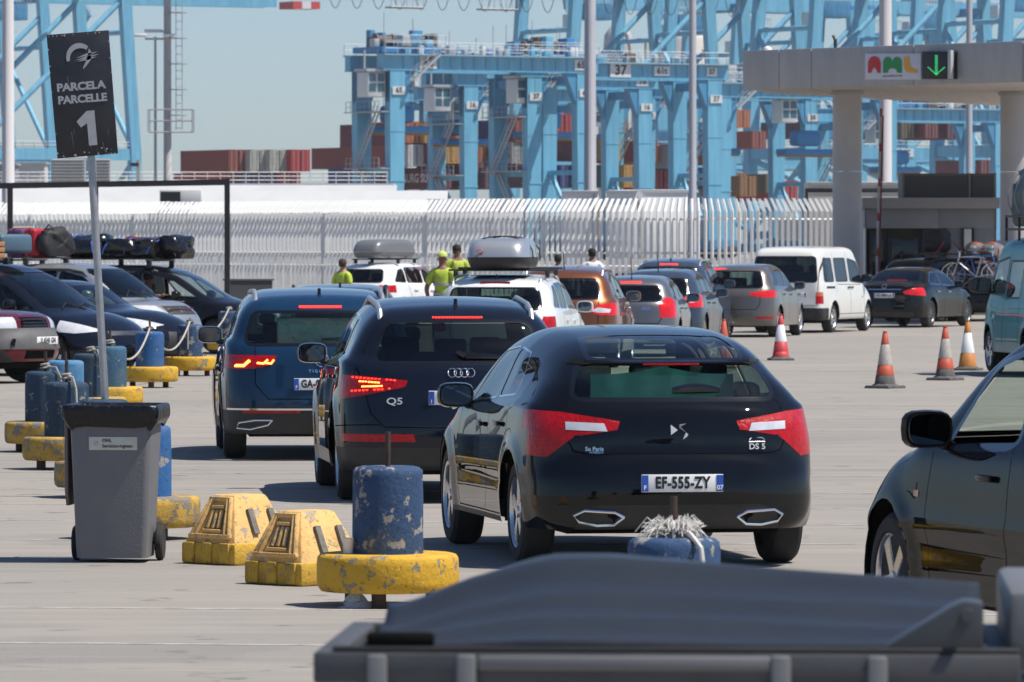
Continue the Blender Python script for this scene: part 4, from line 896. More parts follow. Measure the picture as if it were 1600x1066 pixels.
# small camera post and far sheds at the left
t = thing('short_post', 'short grey post with a bracket right of the parcel sign', 'post', GX(216, 260)); z1 = HC + (YH - 250) * 260 / F; b = MB(); b.box((0, 0, z1 / 2), (.16, .16, z1)); b.build('post', mat('weathered_concrete', (.33, .31, .28), .9), t); b = MB(); b.box((-.15, 0, z1 - .2), (.35, .2, .15)); b.build('bracket', M_dark, t)
M_slat = mat('grey_louvre', (.42, .42, .41), .6, c2=(.34, .34, .33), nscale=1)
def louvre(px0, px1, py0, py1, d, label):
    a = P(px0, py1, d); w = (px1 - px0) * d / F; h = (py1 - py0) * d / F; t = thing('louvre_unit', label, 'louvre', (a.x + w / 2, d, 0)); b = MB(); b.box((0, .5, a.z / 2 + h / 2), (w, .9, a.z + h)); b.build('case', M_slat, t, smooth=0)
    n = 7; b = MB(); b.box((0, 0, 0), (w * .96, .12, h / n * .6), Matrix.Rotation(.5, 3, 'X')); sm_ = b.mesh('slat', M_slat, smooth=0)
    for i in range(n): inst(sm_, 'slat', t, (0, -.02, a.z + h * (i + .5) / n))
louvre(80, 133, 248, 283, 420, 'grey louvred plant unit below the parcel sign'); louvre(150, 172, 248, 283, 425, 'small louvred plant unit right of the sign post')
for px0, px1, py, d, lab, m in ((-20, 24, 258, 520, 'dark grey shed roof at the far left', mat('shed_grey', (.22, .22, .23), .8)), (24, 70, 256, 530, 'pale cabin at the far left behind the frame', mat('cabin_pale', (.5, .49, .46), .8))):
    w = (px1 - px0) * d / F; z1 = HC + (YH - py) * d / F; t = thing('far_shed', lab, 'shed', GX((px0 + px1) / 2, d)); b = MB(); b.box((0, 2, z1 / 2), (w, 4, z1)); b.build('wall', m, t, smooth=0); b = MB(); b.box((0, 2, z1 + .06), (w + .3, 4.3, .12)); b.build('roof', M_slat, t, smooth=0)
# ------------------------------------------------------------------ canopy, columns, booth, barrier
M_fas = mat('canopy_panel', (.40, .385, .37), .55, c2=(.33, .315, .30), nscale=1.4, stretch=(1.5, 1.5, .25), rvar=.1); M_sof = mat('canopy_soffit', (.55, .50, .45), .6, c2=(.48, .43, .38), nscale=2); M_gap = mat('joint_dark', (.03, .03, .03), .9)
A, B_, C_, D_ = GX(1162, 160), GX(1640, 151.5), GX(1680, 186), GX(1205, 165)
t = thing('gate_canopy', 'long grey gate canopy on round columns with a logo board and lane signal', 'canopy', (A + B_) / 2); o0 = Vector(t.location); zb, zt = 6.0, 7.02
q = [p - o0 for p in (A, B_, C_, D_)]; up = lambda z: [p + Vector((0, 0, z)) for p in q]
ins_ = [p * .985 for p in q]
b = MB(); b.loft([[p + Vector((0, 0, zb + .04)) for p in ins_], [p + Vector((0, 0, zt - .04)) for p in ins_]]); b.build('roof', M_sof, t, smooth=0)
fd = (q[1] - q[0]); fl_ = fd.length; fdn = fd.normalized(); fn = Vector((fdn.y, -fdn.x, 0)); cuts = [0, .125, .235, .573, .92, 1.0]
for i in range(5):
    a, c_ = q[0] + fd * cuts[i] + fdn * .012, q[0] + fd * cuts[i + 1] - fdn * .012; b = MB(); b.loft([[a + fn * .05 + Vector((0, 0, zb)), c_ + fn * .05 + Vector((0, 0, zb)), c_ - fn * .05 + Vector((0, 0, zb)), a - fn * .05 + Vector((0, 0, zb))], [a + fn * .05 + Vector((0, 0, zt)), c_ + fn * .05 + Vector((0, 0, zt)), c_ - fn * .05 + Vector((0, 0, zt)), a - fn * .05 + Vector((0, 0, zt))]]); b.build('fascia_panel', M_fas, t, bevel=.01)
for i in range(14):   # soffit boards
    u0, u1 = i / 14 + .004, (i + 1) / 14 - .004; f_ = lambda u, v: (q[0].lerp(q[1], u)).lerp(q[3].lerp(q[2], u), v) + Vector((0, 0, zb + .03))
    b = MB(); b.loft([[f_(u0, .02), f_(u1, .02), f_(u1, .98), f_(u0, .98)], [p + Vector((0, 0, .03)) for p in (f_(u0, .02), f_(u1, .02), f_(u1, .98), f_(u0, .98))]]); b.build('soffit_board', M_sof, t, smooth=0)
def fas(px, py, o=.07):   # point on the fascia plane under a photo pixel
    r = Vector(((px - 800) / F, 1, 0)); A2, d2 = A, (B_ - A); k = (A2.x * d2.y - A2.y * d2.x) / (r.x * d2.y - r.y * d2.x); p = r * k; return Vector((p.x, p.y, HC - (py - YH) * k / F)) - o0 + fn * o
def fpanel(name, px0, px1, py0, py1, m, o0_=.055, th=.05, parent=None):
    c = [fas(px0, py1, o0_), fas(px1, py1, o0_), fas(px1, py0, o0_), fas(px0, py0, o0_)]; b = MB(); b.loft([c, [p + fn * th for p in c]]); return b.build(name, m, parent or t, bevel=.004)
lb = fpanel('logo_board', 1356, 1443, 84, 125, mat('board_white', (.56, .56, .60), .5))
def fshape(pts, m, parent, o=.115):
    b = MB(); b.add([fas(1356 + u * 87, 84 + v * 41, o) for u, v in pts], [tuple(range(len(pts)))]); return b.build('logo_letter', m, parent, fix=False)
L_r, L_g, L_y = mat('logo_red', (.50, .02, .025), .5), mat('logo_green', (.015, .24, .06), .5), mat('logo_yellow', (.70, .33, .03), .5)
def archl(x0, x1, m, kind):
    xc, w = (x0 + x1) / 2, (x1 - x0) / 2
    outer = [(x0, .74), (x0 + .0, .40)] + [(xc - w * math.cos(a), .40 - .30 * math.sin(a)) for a in np.linspace(.2, math.pi - .2, 9)] + [(x1, .40), (x1, .74)]
    if kind == 'A':
        fshape(outer[:6] + [(xc, .10), (xc, .52), (xc - w * .38, .66), (xc - w * .45, .74)], m, lb); fshape([(xc, .52), (xc, .10)] + outer[7:] + [(xc + w * .45, .74), (xc + w * .38, .66)], m, lb)
    else:
        for x_ in (x0, xc):
            h = w / 2; cc = x_ + h; fshape([(x_, .74), (x_, .34)] + [(cc - h * math.cos(a), .34 - .22 * math.sin(a)) for a in np.linspace(.25, math.pi - .25, 7)] + [(x_ + w, .34), (x_ + w, .56 if x_ == x0 else .74)] + ([(x_ + w * .62, .60), (x_ + w * .5, .74)] if x_ == x0 else [(x_ + w * .5, .74), (x_ + w * .38, .60), (x_, .56)]), m, lb)
archl(.055, .285, L_r, 'A'); archl(.325, .665, L_g, 'M')
fshape([(.70, .12), (.80, .10), (.815, .45), (.86, .56), (.94, .62), (.955, .74), (.82, .74), (.74, .68), (.70, .52)], L_y, lb)
rt_ = fdn; text('AFRICA MOROCCO LINK', .062, mat('logo_navy', (.04, .05, .16), .5), lb, fas(1399, 119.2, .112), rt_, (0, 0, 1), 1.0, .001)
sg = fpanel('lane_signal', 1450, 1498, 81, 124, M_ink, .055, .16); fpanel('signal_hood', 1494.5, 1499, 79, 124, mat('hood_grey', (.45, .45, .46), .5), .215, .10, sg)
M_led = mat('green_led', (.02, .5, .15), .4, emit=(.05, 1., .3), estr=.8)
for (x0, y0, x1, y1, n) in ((1472.5, 88, 1472.5, 115, 10), (1460, 106, 1472.5, 117, 7), (1485, 106, 1472.5, 117, 7)):
    b = MB()
    for i in range(n):
        for k in ((-1.1, 1.1) if x0 == x1 else (0,)): c = fas(x0 + (x1 - x0) * i / (n - 1) + k, y0 + (y1 - y0) * i / (n - 1), .222); b.box(c, (.022, .01, .022))
    b.build('signal_arrow', M_led, sg)['kind'] = 'stuff'
M_col = mat('column_concrete', (.46, .44, .43), .5, c2=(.41, .39, .38), nscale=.8)
for px, d, r, lab in ((1323.5, 162, .385, 'left'), (1586, 163, .40, 'right')):
    p = GX(px, d) - o0; b = MB(); b.lathe([(r, 0), (r, 3.9)], p, n=32); o = b.build('column', M_col, t, smooth=50); b = MB(); b.lathe([(r, 3.92), (r, zb + .05)], p, n=32); b.build('column_upper', M_col, t, smooth=50); b = MB(); b.lathe([(r + .05, zb - .07), (r + .05, zb + .02)], p, n=32); b.build('collar', M_fas, t)
b = MB(); b.tube([fas(1296, 74, -.2) + Vector((0, 0, -.1)), fas(1296, 62, -.2), fas(1293, 56, -.2)], .05, n=6); b.build('roof_lamp', M_dark, t); b = MB(); b.lathe([(.0, .12), (.1, .07), (.12, 0), (0, 0)], fas(1190, 79, -.2), n=12); b.build('roof_cap', M_wf, t)
# control booth
M_bth = mat('booth_panel', (.23, .225, .23), .55, c2=(.20, .195, .2), nscale=.8); dB = 172; sB = F / dB
zB = lambda py: HC - (py - YH) / sB
t = thing('control_booth', 'grey control booth with a glazed front under the canopy', 'booth', GX(1455, dB)); o0 = Vector(t.location)
def bx(px0, px1, py0, py1, y0, y1, nm, m, parent=None): 
    x0, x1 = (px0 - 800) / sB - o0.x, (px1 - 800) / sB - o0.x; b = MB(); b.box(((x0 + x1) / 2, (y0 + y1) / 2, (zB(py0) + zB(py1)) / 2), (x1 - x0, y1 - y0, zB(py0) - zB(py1))); return b.build(nm, m, parent or t, bevel=.006)
gy = YH + HC * sB
bx(1347, 1561, 309, 326, -.25, 4.2, 'roof', mat('booth_roof_band', (.27, .25, .24), .55)); bx(1352, 1466, 326, 357, 0, .12, 'wall_panel', M_bth); bx(1466, 1557, 326, 357, .05, .17, 'wall_panel', M_bth); bx(1352, 1557, 326, gy, 3.6, 3.8, 'back_wall', M_bth); bx(1521, 1557, 357, gy, .05, .17, 'wall_panel', M_bth); bx(1352, 1557, 440, gy, .02, .14, 'lower_wall', M_bth)
for px in (1349, 1359, 1475, 1503, 1519): bx(px, px + 3.2, 357, gy, -.02, .16, 'window_post', M_blk if px > 1352 else M_wf)
bx(1362, 1475, 357, 440, .06, .08, 'window_pane', G_mid); bx(1480, 1503, 357, 440, .08, .1, 'window_pane', mat('grey_blind', (.16, .16, .17), .6)); bx(1506, 1518, 358, 392, .0, .02, 'notice', mat('notice_paper', (.6, .62, .58), .7)); bx(1352, 1353.5, 326, gy, 0, 3.6, 'side_wall', M_bth); bx(1556, 1557, 326, gy, 0, 3.6, 'side_wall', M_bth); bx(1352, 1557, 455, 458, 0.2, 3.6, 'floor', M_bth)
for i in range(5): bx(1365 + i * 20, 1380 + i * 20, 385 + (i % 2) * 12, 418, 2.2 + (i % 3) * .4, 2.6 + (i % 3) * .4, 'furniture', [mat('booth_stuff_a', (.4, .42, .4), .7), mat('booth_stuff_b', (.2, .26, .35), .7), mat('booth_stuff_c', (.45, .4, .25), .7)][i % 3])
t = thing('louvred_plant', 'dark louvred cooling plant on the booth roof', 'louvre', GX(1485, dB + .6)); o0 = Vector(t.location)
x0, x1 = (1413 - 800) / sB - o0.x, (1557 - 800) / sB - o0.x; b = MB(); b.box(((x0 + x1) / 2, 1.2, (zB(270) + zB(309)) / 2 ), (x1 - x0, 2.2, zB(270) - zB(309) - .03)); b.build('case', mat('plant_dark', (.06, .06, .06), .6), t, smooth=0)
b = MB(); b.box((0, 0, 0), ((x1 - x0) * .70, .1, .03), Matrix.Rotation(.5, 3, 'X')); s1 = b.mesh('slat', mat('plant_slat', (.17, .165, .16), .5, metal=.3), smooth=0)
for i in range(13): inst(s1, 'slat', t, (x0 + (x1 - x0) * .36, .06, zB(309) + .06 + i * (zB(270) - zB(309) - .08) / 13)); inst(s1, 'slat', t, (x0 + (x1 - x0) * .87, .06, zB(309) + .06 + i * (zB(270) - zB(309) - .08) / 13), None, (.34, 1, 1))
for u in (.0, .725, 1.): b = MB(); b.box((x0 + (x1 - x0) * u, .04, (zB(270) + zB(309)) / 2), (.07, .12, zB(270) - zB(309))); b.build('frame_post', mat('plant_slat', (.17, .165, .16)), t)
p = GX(1373, 166); t = thing('raised_barrier', 'raised red and white barrier arm beside the booth', 'barrier', p); b = MB(); b.add(*rbox((0, 0, .5), (.3, .35, 1.), .03)); b.build('cabinet', mat('barrier_red', (.35, .03, .03), .5), t)
M_rb = mat('barrier_red', (.35, .03, .03), .5); s_ = F / 166
for i in range(10):
    z0, z1 = .95 + (i // 2) * .94 + (i % 2) * .72, .95 + (i // 2) * .94 + (.72 if i % 2 == 0 else .94); b = MB(); b.box((.012 * i - .05, 0, (z0 + z1) / 2), (.062, .05, z1 - z0)); b.build('arm_section', M_rb if i % 2 else mat('barrier_white', (.45, .44, .43), .6), t)
b = MB(); b.box((.055, -.035, 3.2), (.045, .02, 4.5), Matrix.Rotation(.025, 3, 'Y')); b.build('reflector_strip', mat('dark_red', (.16, .015, .02), .5), t)
# ------------------------------------------------------------------ port behind: containers
def crinkle_mat(name, c, k=.6): return mat('container_' + name, c, .6, c2=tuple(v * k + .02 for v in c), nscale=1.6, namt=.4, stretch=(.7, 1.5, .4))
CM = {n: crinkle_mat(n, c) for n, c in dict(rust=(.26, .045, .03), red=(.42, .025, .03), maroon=(.15, .02, .03), plum=(.085, .02, .045), greywhite=(.42, .42, .38), white=(.60, .60, .58), yellow=(.52, .29, .06), navy=(.02, .055, .22), green=(.02, .17, .14), grey=(.36, .37, .36), brown=(.27, .12, .025), olive=(.10, .085, .04), orange=(.44, .13, .035)).items()}
M_cdoor = mat('door_bar_steel', (.45, .42, .38), .6)
CL, CW, CH = 12.19, 2.44, 2.59; CMESH = {}
def container_mesh(n):
    if n in CMESH: return CMESH[n]
    prof = []; k = 36; xs = np.linspace(-CL / 2 + .12, CL / 2 - .12, k * 4 + 1)
    for i, x in enumerate(xs): prof.append((x, (0, 0, .06, .06)[i % 4]))
    b = MB()
    for sy in (1, -1):
        vs = [(x, sy * (CW / 2 - o), z) for z in (.12, CH - .1) for x, o in prof]; m = len(prof); b.add(vs, [(i, i + 1, m + i + 1, m + i) if sy < 0 else (i + 1, i, m + i, m + i + 1) for i in range(m - 1)])
        for z in (.07, CH - .05): b.box((0, sy * (CW / 2 - .04), z), (CL, .08, .14 if z < 1 else .1))
    for x in (-CL / 2 + .06, CL / 2 - .06):
        for sy in (1, -1): b.box((x, sy * (CW / 2 - .07), CH / 2), (.13, .15, CH))
        for z in (.08, CH - .06): b.box((x, 0, z), (.13, CW, .14))
    b.box((0, 0, CH - .06), (CL - .1, CW - .1, .06)); b.box((0, 0, .1), (CL - .1, CW - .1, .06)); b.box((-CL / 2 + .1, 0, CH / 2), (.05, CW - .2, CH - .2))
    body = b.mesh('container', CM[n], smooth=0, fix=False); b = MB(); w = CW / 2 - .16
    b.box((0, 0, 0), (.05, w, CH - .26))
    for z in (-.9, -.3, .3, .9): b.box((.03, 0, z), (.03, w * .96, .06))
    for y in (-w * .28, w * .28): b.tube([(.06, y, -CH / 2 + .1), (.06, y, CH / 2 - .1)], .035, n=5, mi=1)
    door = b.mesh('door', [CM[n], M_cdoor], smooth=0, fix=False)
    CMESH[n] = (body, door); return CMESH[n]
CR = R(-60)
def container(px, py, d, n, label, rz=CR, doors=True, writing=None, side_text=None):
    """px, py: upper left corner of its near end in the photo"""
    body, door = container_mesh(n); c = P(px, py, d); ax = Vector((math.cos(rz), math.sin(rz), 0)); ay = Vector((-math.sin(rz), math.cos(rz), 0))
    o = inst(body, 'shipping_container', None, c - ax * CL / 2 + ay * CW / 2 - Vector((0, 0, CH)), (0, 0, rz)); tag(o, label, 'container', 'stacked shipping containers')
    for sy in (1, -1): inst(door, 'door', o, (CL / 2 - .03, sy * (CW / 4 - .01), CH / 2))
    if writing: text(writing[0], writing[1], M_whiteink if n != 'grey' else mat('navy_ink', (.03, .05, .09), .6), o, (writing[2], -CW / 2 - .01, writing[3]), (1, 0, 0), (0, 0, 1), bold=.02)
    return o
d0 = 700
for px, n, lab in ((358, 'rust', 'rust red container with its long side showing, leftmost in the left row'), (391, 'greywhite', 'pale grey container next to the leftmost rust red one'), (422, 'greywhite', 'pale grey container touching the bright red one'), (455, 'red', 'bright red container closing the left row')): container(px, 234, d0, n, lab)
for px, n, lab in ((347, 'red', 'red container below the leftmost rust red one'), (378, 'navy', 'navy container below the first pale grey one'), (409, 'navy', 'navy container below the second pale grey one'), (440, 'red', 'red container below the bright red one')): container(px, 270, d0 + 2, n, lab)
container(561, 230, 745, 'rust', 'rust red container seen left of the crane numbered 65')
P2 = 735
for px, py, n, lab, wr in ((607, 193, 'maroon', 'maroon container high behind the legs of crane 65', None), (607, 226, 'rust', 'rust container behind the near leg of crane 65', None), (634, 190, 'orange', 'orange container high between the left cranes', None), (638, 226, 'white', 'white container end between the left cranes', None), (664, 190, 'yellow', 'yellow container high beside the orange one', None),
    (669, 222, 'maroon', 'maroon container beside the white container end', None), (679, 262, 'maroon', 'maroon container with white shipping line letters low between the cranes', ('HAMBURG SUD', 1.5, .3, 1.3)), (690, 222, 'yellow', 'yellow container behind the leg numbered 16', None), (728, 255, 'maroon', 'maroon container low behind the leg numbered 16', None), (757, 262, 'plum', 'plum container low beside the middle stairs', None),
    (800, 222, 'grey', 'grey container with dark lettering behind the long stairs', ('MAERSK', 1.6, 2.6, 1.3)), (806, 256, 'maroon', 'maroon container under the grey lettered one', None), (805, 188, 'rust', 'rust container on top of the grey lettered one', None)): container(px, py, P2, n, lab, writing=wr)
P3 = 712
for px, py, n, lab in ((908, 216, 'maroon', 'long maroon container behind the middle mast'), (845, 258, 'plum', 'plum container end left of the blue one'), (876, 258, 'navy', 'bright navy container end left of the middle mast'), (907, 258, 'rust', 'rust container end right behind the middle mast'), (941, 216, 'yellow', 'yellow container on top of the green one'), (941, 258, 'green', 'green container end right of the middle mast'), (975, 258, 'yellow', 'yellow container right of the green one')): container(px, py, P3, n, lab)
for px, py, d, n, lab in ((1023, 266, 740, 'red', 'dark red container end under the long girder'), (1066, 266, 740, 'yellow', 'yellow container end behind the slender mast'), (1143, 270, 810, 'brown', 'brown container left of the canopy under the girder end'), (1156, 275, 770, 'brown', 'plain brown container just left of the canopy corner'), (1196, 272, 820, 'olive', 'olive container under the canopy corner'), (1222, 283, 820, 'red', 'low red container under the canopy'),
    (1150, 172, 900, 'orange', 'orange container high left of the canopy soffit'), (1175, 205, 900, 'rust', 'rust container high behind the crane leg by the canopy'), (1255, 190, 940, 'plum', 'plum container between the crane legs under the canopy'), (1408, 160, 950, 'maroon', 'maroon container high behind the pale mast'), (1408, 190, 950, 'olive', 'olive container behind the pale mast'), (1445, 160, 950, 'plum', 'plum container high under the canopy, right of the pale mast'), (1445, 190, 950, 'maroon', 'maroon container under the canopy, right of the pale mast'), (1480, 162, 955, 'maroon', 'rightmost maroon container high under the canopy'), (1480, 192, 955, 'plum', 'rightmost plum container under the canopy'), (1532, 250, 930, 'maroon', 'maroon container low left of the right column')): container(px, py, d, n, lab)
for px, py, n, lab in ((588, 262, 'navy', 'navy container low left of the crane 65 near leg'), (712, 188, 'orange', 'orange container high left of the leg numbered 16'), (748, 226, 'orange', 'orange container between the leg 16 and the grey lettered one'), (772, 188, 'navy', 'navy container high left of the rust one on the grey container'), (868, 178, 'red', 'red container highest above the long maroon one'), (1000, 220, 'rust', 'rust container above the rightmost yellow one'), (1100, 262, 'navy', 'navy container low right of the slender mast'), (1112, 224, 'orange', 'orange container above the navy one right of the slender mast'), (1046, 228, 'grey', 'grey container under the board 61t')): container(px, py, 738, n, lab)
# ------------------------------------------------------------------ yard gantry cranes on tyres
K_l = mat('crane_light_blue', (.165, .45, .61), .5, c2=(.10, .31, .45), nscale=.9, namt=.45, stretch=(1.6, 1.6, .16)); K_d = mat('crane_mid_blue', (.07, .28, .47), .5, c2=(.045, .18, .32), nscale=.9, stretch=(1.6, 1.6, .2))
K_g = mat('crane_galvanised', (.42, .44, .45), .55, metal=.3); K_t = mat('crane_trolley_blue', (.03, .20, .42), .5); K_w = mat('crane_white', (.62, .63, .62), .55); K_k = mat('crane_machinery_dark', (.06, .055, .05), .7, c2=(.18, .13, .09), nscale=2)
def plate_text(parent, c, w, h, body, size):
    b = MB(); b.box((0, 0, 0), (w, .06, h)); o = b.build('number_board', K_w, parent, c); text(body, size, M_ink, o, (0, -.04, 0), (1, 0, 0), (0, 0, 1), bold=size * .03); return o
def railing(b, a, c, h=1.1, n=8, r=.03):
    a, c = Vector(a), Vector(c)
    for z in (h * .5, h): b.tube([a + Vector((0, 0, z)), c + Vector((0, 0, z))], r, n=4)
    for i in range(n + 1): p = a.lerp(c, i / n); b.bar(p, p + Vector((0, 0, h)), r * 1.8)
def stair(b, a, c, w=.8):
    a, c = Vector(a), Vector(c); side = Vector((0, w / 2, 0))
    for s in (side, -side): b.bar(a + s, c + s, .10, .22); b.bar(a + s + Vector((0, 0, 1.)), c + s + Vector((0, 0, 1.)), .05)
    n = int(abs(c.z - a.z) / .45)
    for i in range(n + 1): p = a.lerp(c, i / max(n, 1)); b.box(p, (.28, w, .05)); 
    for i in range(0, n + 1, 3): p = a.lerp(c, i / max(n, 1)); [b.bar(p + s, p + s + Vector((0, 0, 1.)), .04) for s in (side, -side)]
def rtg(px, d, zt, label, nums, span=22.6, base=7.2, rz=R(30), trolley=.3, seed=1):
    """origin at the foot of the near left leg; x across the span, y towards the far frame"""
    random.seed(seed); t = thing('gantry_crane', label, 'crane', GX(px, d), rz, 'tyre mounted yard cranes'); lw = 1.75
    for x in (0, span):
        for y in (0, base):
            b = MB(); b.loft([[(x - s_ * lw * .42, y - .55, z) for s_ in (1,)] + [(x + lw * .42, y - .55, z), (x + lw * .42, y + .55, z), (x - lw * .42, y + .55, z)] if z < 5 else [(x - lw * .5, y - .6, z), (x + lw * .5, y - .6, z), (x + lw * .5, y + .6, z), (x - lw * .5, y + .6, z)] for z in (1.9, zt - 5, zt)])
            o = b.build('leg', K_l, t, smooth=0)
            for z in (zt * .42, zt * .68): b = MB(); b.box((x, y, z), (lw * 1.04, 1.26, .14)); b.build('leg_flange', K_l, o, smooth=0)
            b = MB(); b.prism([(x - lw / 2, zt - 3.4), (x - lw / 2 - (1.4 if x else 0), zt), (x + lw / 2 + (0 if x else 1.4), zt), (x + lw / 2, zt - 3.4)], y - .5, y + .5); b.build('leg_gusset', K_d, o, smooth=0)
        b = MB(); b.box((x, base / 2, 1.7), (1.3, base + 3, 1.1)); b.build('sill_beam', K_d, t, smooth=0)
        b = MB(); b.box((x, base / 2, zt - .8), (1.0, base, .9)); b.build('end_beam', K_d, t, smooth=0)
        b = MB(); b.box((x, base / 2, zt * .47), (.5, base, .5)); b.build('tie_beam', K_l, t, smooth=0)
        for y in (-1., .9, base - .9, base + 1.):
            b = MB(); b.lathe([(.3, -.3), (.8, -.3), (.85, -.2), (.85, .2), (.8, .3), (.3, .3)], (x, y, .85), 'X', 16); b.build('wheel', M_tyre, t)
        b = MB(); b.bar((x, .6, 3.), (x, base - .6, zt * .47), .35); b.build('leg_brace', K_l, t, smooth=0)
    for y in (0, base):
        b = MB(); b.box((span / 2, y, zt + .75), (span + 3.4, 1.1, 1.5)); g = b.build('girder', K_l, t, smooth=0)
        b = MB(); b.box((span / 2, y, zt + 1.55), (span + 3.6, 1.5, .12)); b.build('girder_flange', K_l, g, smooth=0); b = MB(); b.box((span / 2, y, zt - .05), (span + 3.4, 1.3, .12)); b.build('girder_flange', K_l, g, smooth=0)
        b = MB(); s_ = -1 if y == 0 else 1; railing(b, (-1.6, y + s_ * .9, zt + 1.6), (span + 1.6, y + s_ * .9, zt + 1.6), 1.2, 18, .035); b.build('handrail', K_g, g)
        b = MB(); b.box((span / 2, y + s_ * .75, zt + 1.5), (span + 3.4, .7, .06)); b.build('walkway', K_g, g, smooth=0)
        if y == 0:
            for k in range(16): b = MB(); b.box((span * (k + .5) / 16, -.57, zt + .7), (.08, .06, 1.3)); b.build('girder_stiffener', K_d, g, smooth=0)
            for (u, w, h, s, size) in nums: plate_text(g, (span * u, -.66, zt + .75), w, h, s, size)
    for x in (0, span):
        if nums: plate_text(t, (x + .1, -.70, zt - 2.2), 1.5, .85, nums[-1][3] if nums else '', .8)
    # trolley with hoist gear and the cab under it
    x = span * trolley; b = MB(); b.box((x, base / 2, zt + 2.1), (7, base - .6, .6)); tr = b.build('trolley', K_t, t, smooth=0)
    for i in range(18):
        w, h = random.uniform(.4, 1.5), random.uniform(.5, 1.9); b = MB(); b.add(*rbox((x + random.uniform(-3.3, 3.3), random.uniform(.5, base - .5), zt + 2.4 + h / 2), (w, random.uniform(.8, 2), h), .08)); b.build('hoist_gear', random.choice([K_l, K_d, K_k, K_g, K_t]), tr)
    for i in range(3): b = MB(); b.lathe([(.55, -1.1), (.75, -1.1), (.75, -.95), (.5, -.95), (.5, .95), (.75, .95), (.75, 1.1), (.55, 1.1)], (x - 2 + 2 * i, base * .4, zt + 3.1), 'X', 16); b.build('rope_drum', K_k, tr)
    b = MB(); railing(b, (x - 3.6, -.4, zt + 2.4), (x + 3.6, -.4, zt + 2.4), 1.2, 7); b.tube([(x - 3, 1, zt + 2.4), (x - 3, 1, zt + 6)], .04, n=4); b.tube([(x + 1, 2, zt + 2.4), (x + 1, 2, zt + 5.4)], .05, n=4); b.build('handrail', K_g, tr)
    for i in range(14):   # cabinets and winches along the girder walkways
        w, h = random.uniform(.3, 1.1), random.uniform(.5, 1.5); b = MB(); b.add(*rbox((random.uniform(.5, span - .5), random.choice((.2, base - .2)), zt + 1.6 + h / 2), (w, .7, h), .05)); b.build('cabinet', random.choice([K_l, K_d, K_g, K_k, K_w]), t)
    for i in range(5): xx = random.uniform(0, span); b = MB(); b.tube([(xx, base * .5, zt + 1.5), (xx, base * .5, zt + random.uniform(3.5, 5.2))], .04, n=4); b.build('aerial', K_g, t)
    cx = x - 4.4; b = MB(); b.add(*rbox((cx, 1.2, zt - 1.6), (2.1, 2.4, 2.6), .1)); cb_ = b.build('cab', K_w, tr)
    for i in range(2):
        for k in range(2): b = MB(); b.box((cx - .5 + i * 1., -.02, zt - 1.9 + k * 1.05), (.8, .05, .85)); b.build('cab_window', mat('cab_glass', (.03, .10, .14), .15), cb_)
    b = MB(); b.box((cx, 1.2, zt - .1), (2.6, 2.8, .3)); b.bar((cx - .8, 1.2, zt), (cx - .8, 1.2, zt + 2), .15); b.bar((cx + .8, 1.2, zt), (cx + .8, 1.2, zt + 2), .15); b.build('cab_hanger', K_g, cb_)
    b = MB(); b.add(*rbox((x, base / 2, zt - 6.2), (6.6, 2.3, .7), .1)); b.add(*rbox((x, base / 2, zt - 4.6), (3.4, 2., 1.8), .4)); sp_ = b.build('spreader', K_t, tr)
    b = MB(); b.box((x, base / 2, zt - 6.65), (7.4, .5, .25)); b.build('spreader_beam', mat('spreader_amber', (.38, .19, .03), .6), sp_)
    for dx in (-1.3, 1.3):
        for dy in (-.7, .7): b = MB(); b.tube([(x + dx, base / 2 + dy, zt - 4), (x + dx * .8, base / 2 + dy, zt + 2)], .03, n=4); b.build('hoist_rope', M_steel, sp_)
    # stairs up the left legs, with landings
    for a, c in (((-.6, 1.2, 3), (-.6, base - 1, zt * .47)), ((-1.5, base - 1.2, zt * .47), (-1.5, 1.0, zt * .78)), ((1.4, -1.2, zt - 1.2), (4.6, -1.2, zt + 1.6))):
        b = MB(); stair(b, a, c, .8); b.build('stairs', K_g, t)
    for c in ((-.8, base / 2, zt * .47 + .3), (-.8, base / 2, zt * .78)):
        b = MB(); b.box(c, (2.2, base + 1., .1)); railing(b, (c[0] - 1.1, c[1] - base / 2, c[2]), (c[0] - 1.1, c[1] + base / 2, c[2]), 1.1, 7); b.build('landing', K_g, t)
    b = MB(); b.add(*rbox((span, base / 2, 3.6), (1.8, 4.4, 2.6), .08)); b.build('power_house', K_w, t)
    return t
rtg(831, 655, 19.7, 'light blue yard crane with the long lettered girder across the middle', [(.14, 3.2, .95, 'ZPMC', .95), (.47, 2.6, 1.5, '37', 1.5), (.70, 2.0, .95, '61t', .95), (.98, 1.3, .9, '37', .8)], trolley=.16, seed=3)
rtg(732, 682, 19.4, 'light blue yard crane numbered 16 between the other two', [(.30, 3.2, 1.6, '16', 1.6), (.98, 1.6, 1.1, '16', 1.)], trolley=.05, seed=5)
rtg(617, 640, 20.0, 'light blue yard crane numbered 65 left of the others', [(.16, 2.0, 1.3, '65', 1.3), (.98, 1.6, 1.1, '65', 1.)], trolley=.10, seed=8)
rtg(1010, 720, 19.0, 'light blue yard crane numbered 38 farthest back behind the long girder', [(.2, 2.6, 1.5, '38', 1.4), (.5, 3.6, 1.2, 'ZPMC', 1.1), (.98, 1.6, 1.1, '38', 1.)], trolley=.5, seed=9)
for px, d, zt, lab, tr_, sd_ in ((668, 760, 19.6, 'light blue yard crane half hidden between the cranes 65 and 16', .4, 14), (905, 790, 19.8, 'light blue yard crane half hidden behind the middle mast', .3, 15), (1128, 700, 18.6, 'light blue yard crane running in behind the left end of the canopy', .6, 16), (1330, 780, 17.5, 'light blue yard crane below the canopy behind the booth', .4, 17)):
    rtg(px, d, zt, lab, [], trolley=tr_, seed=sd_)
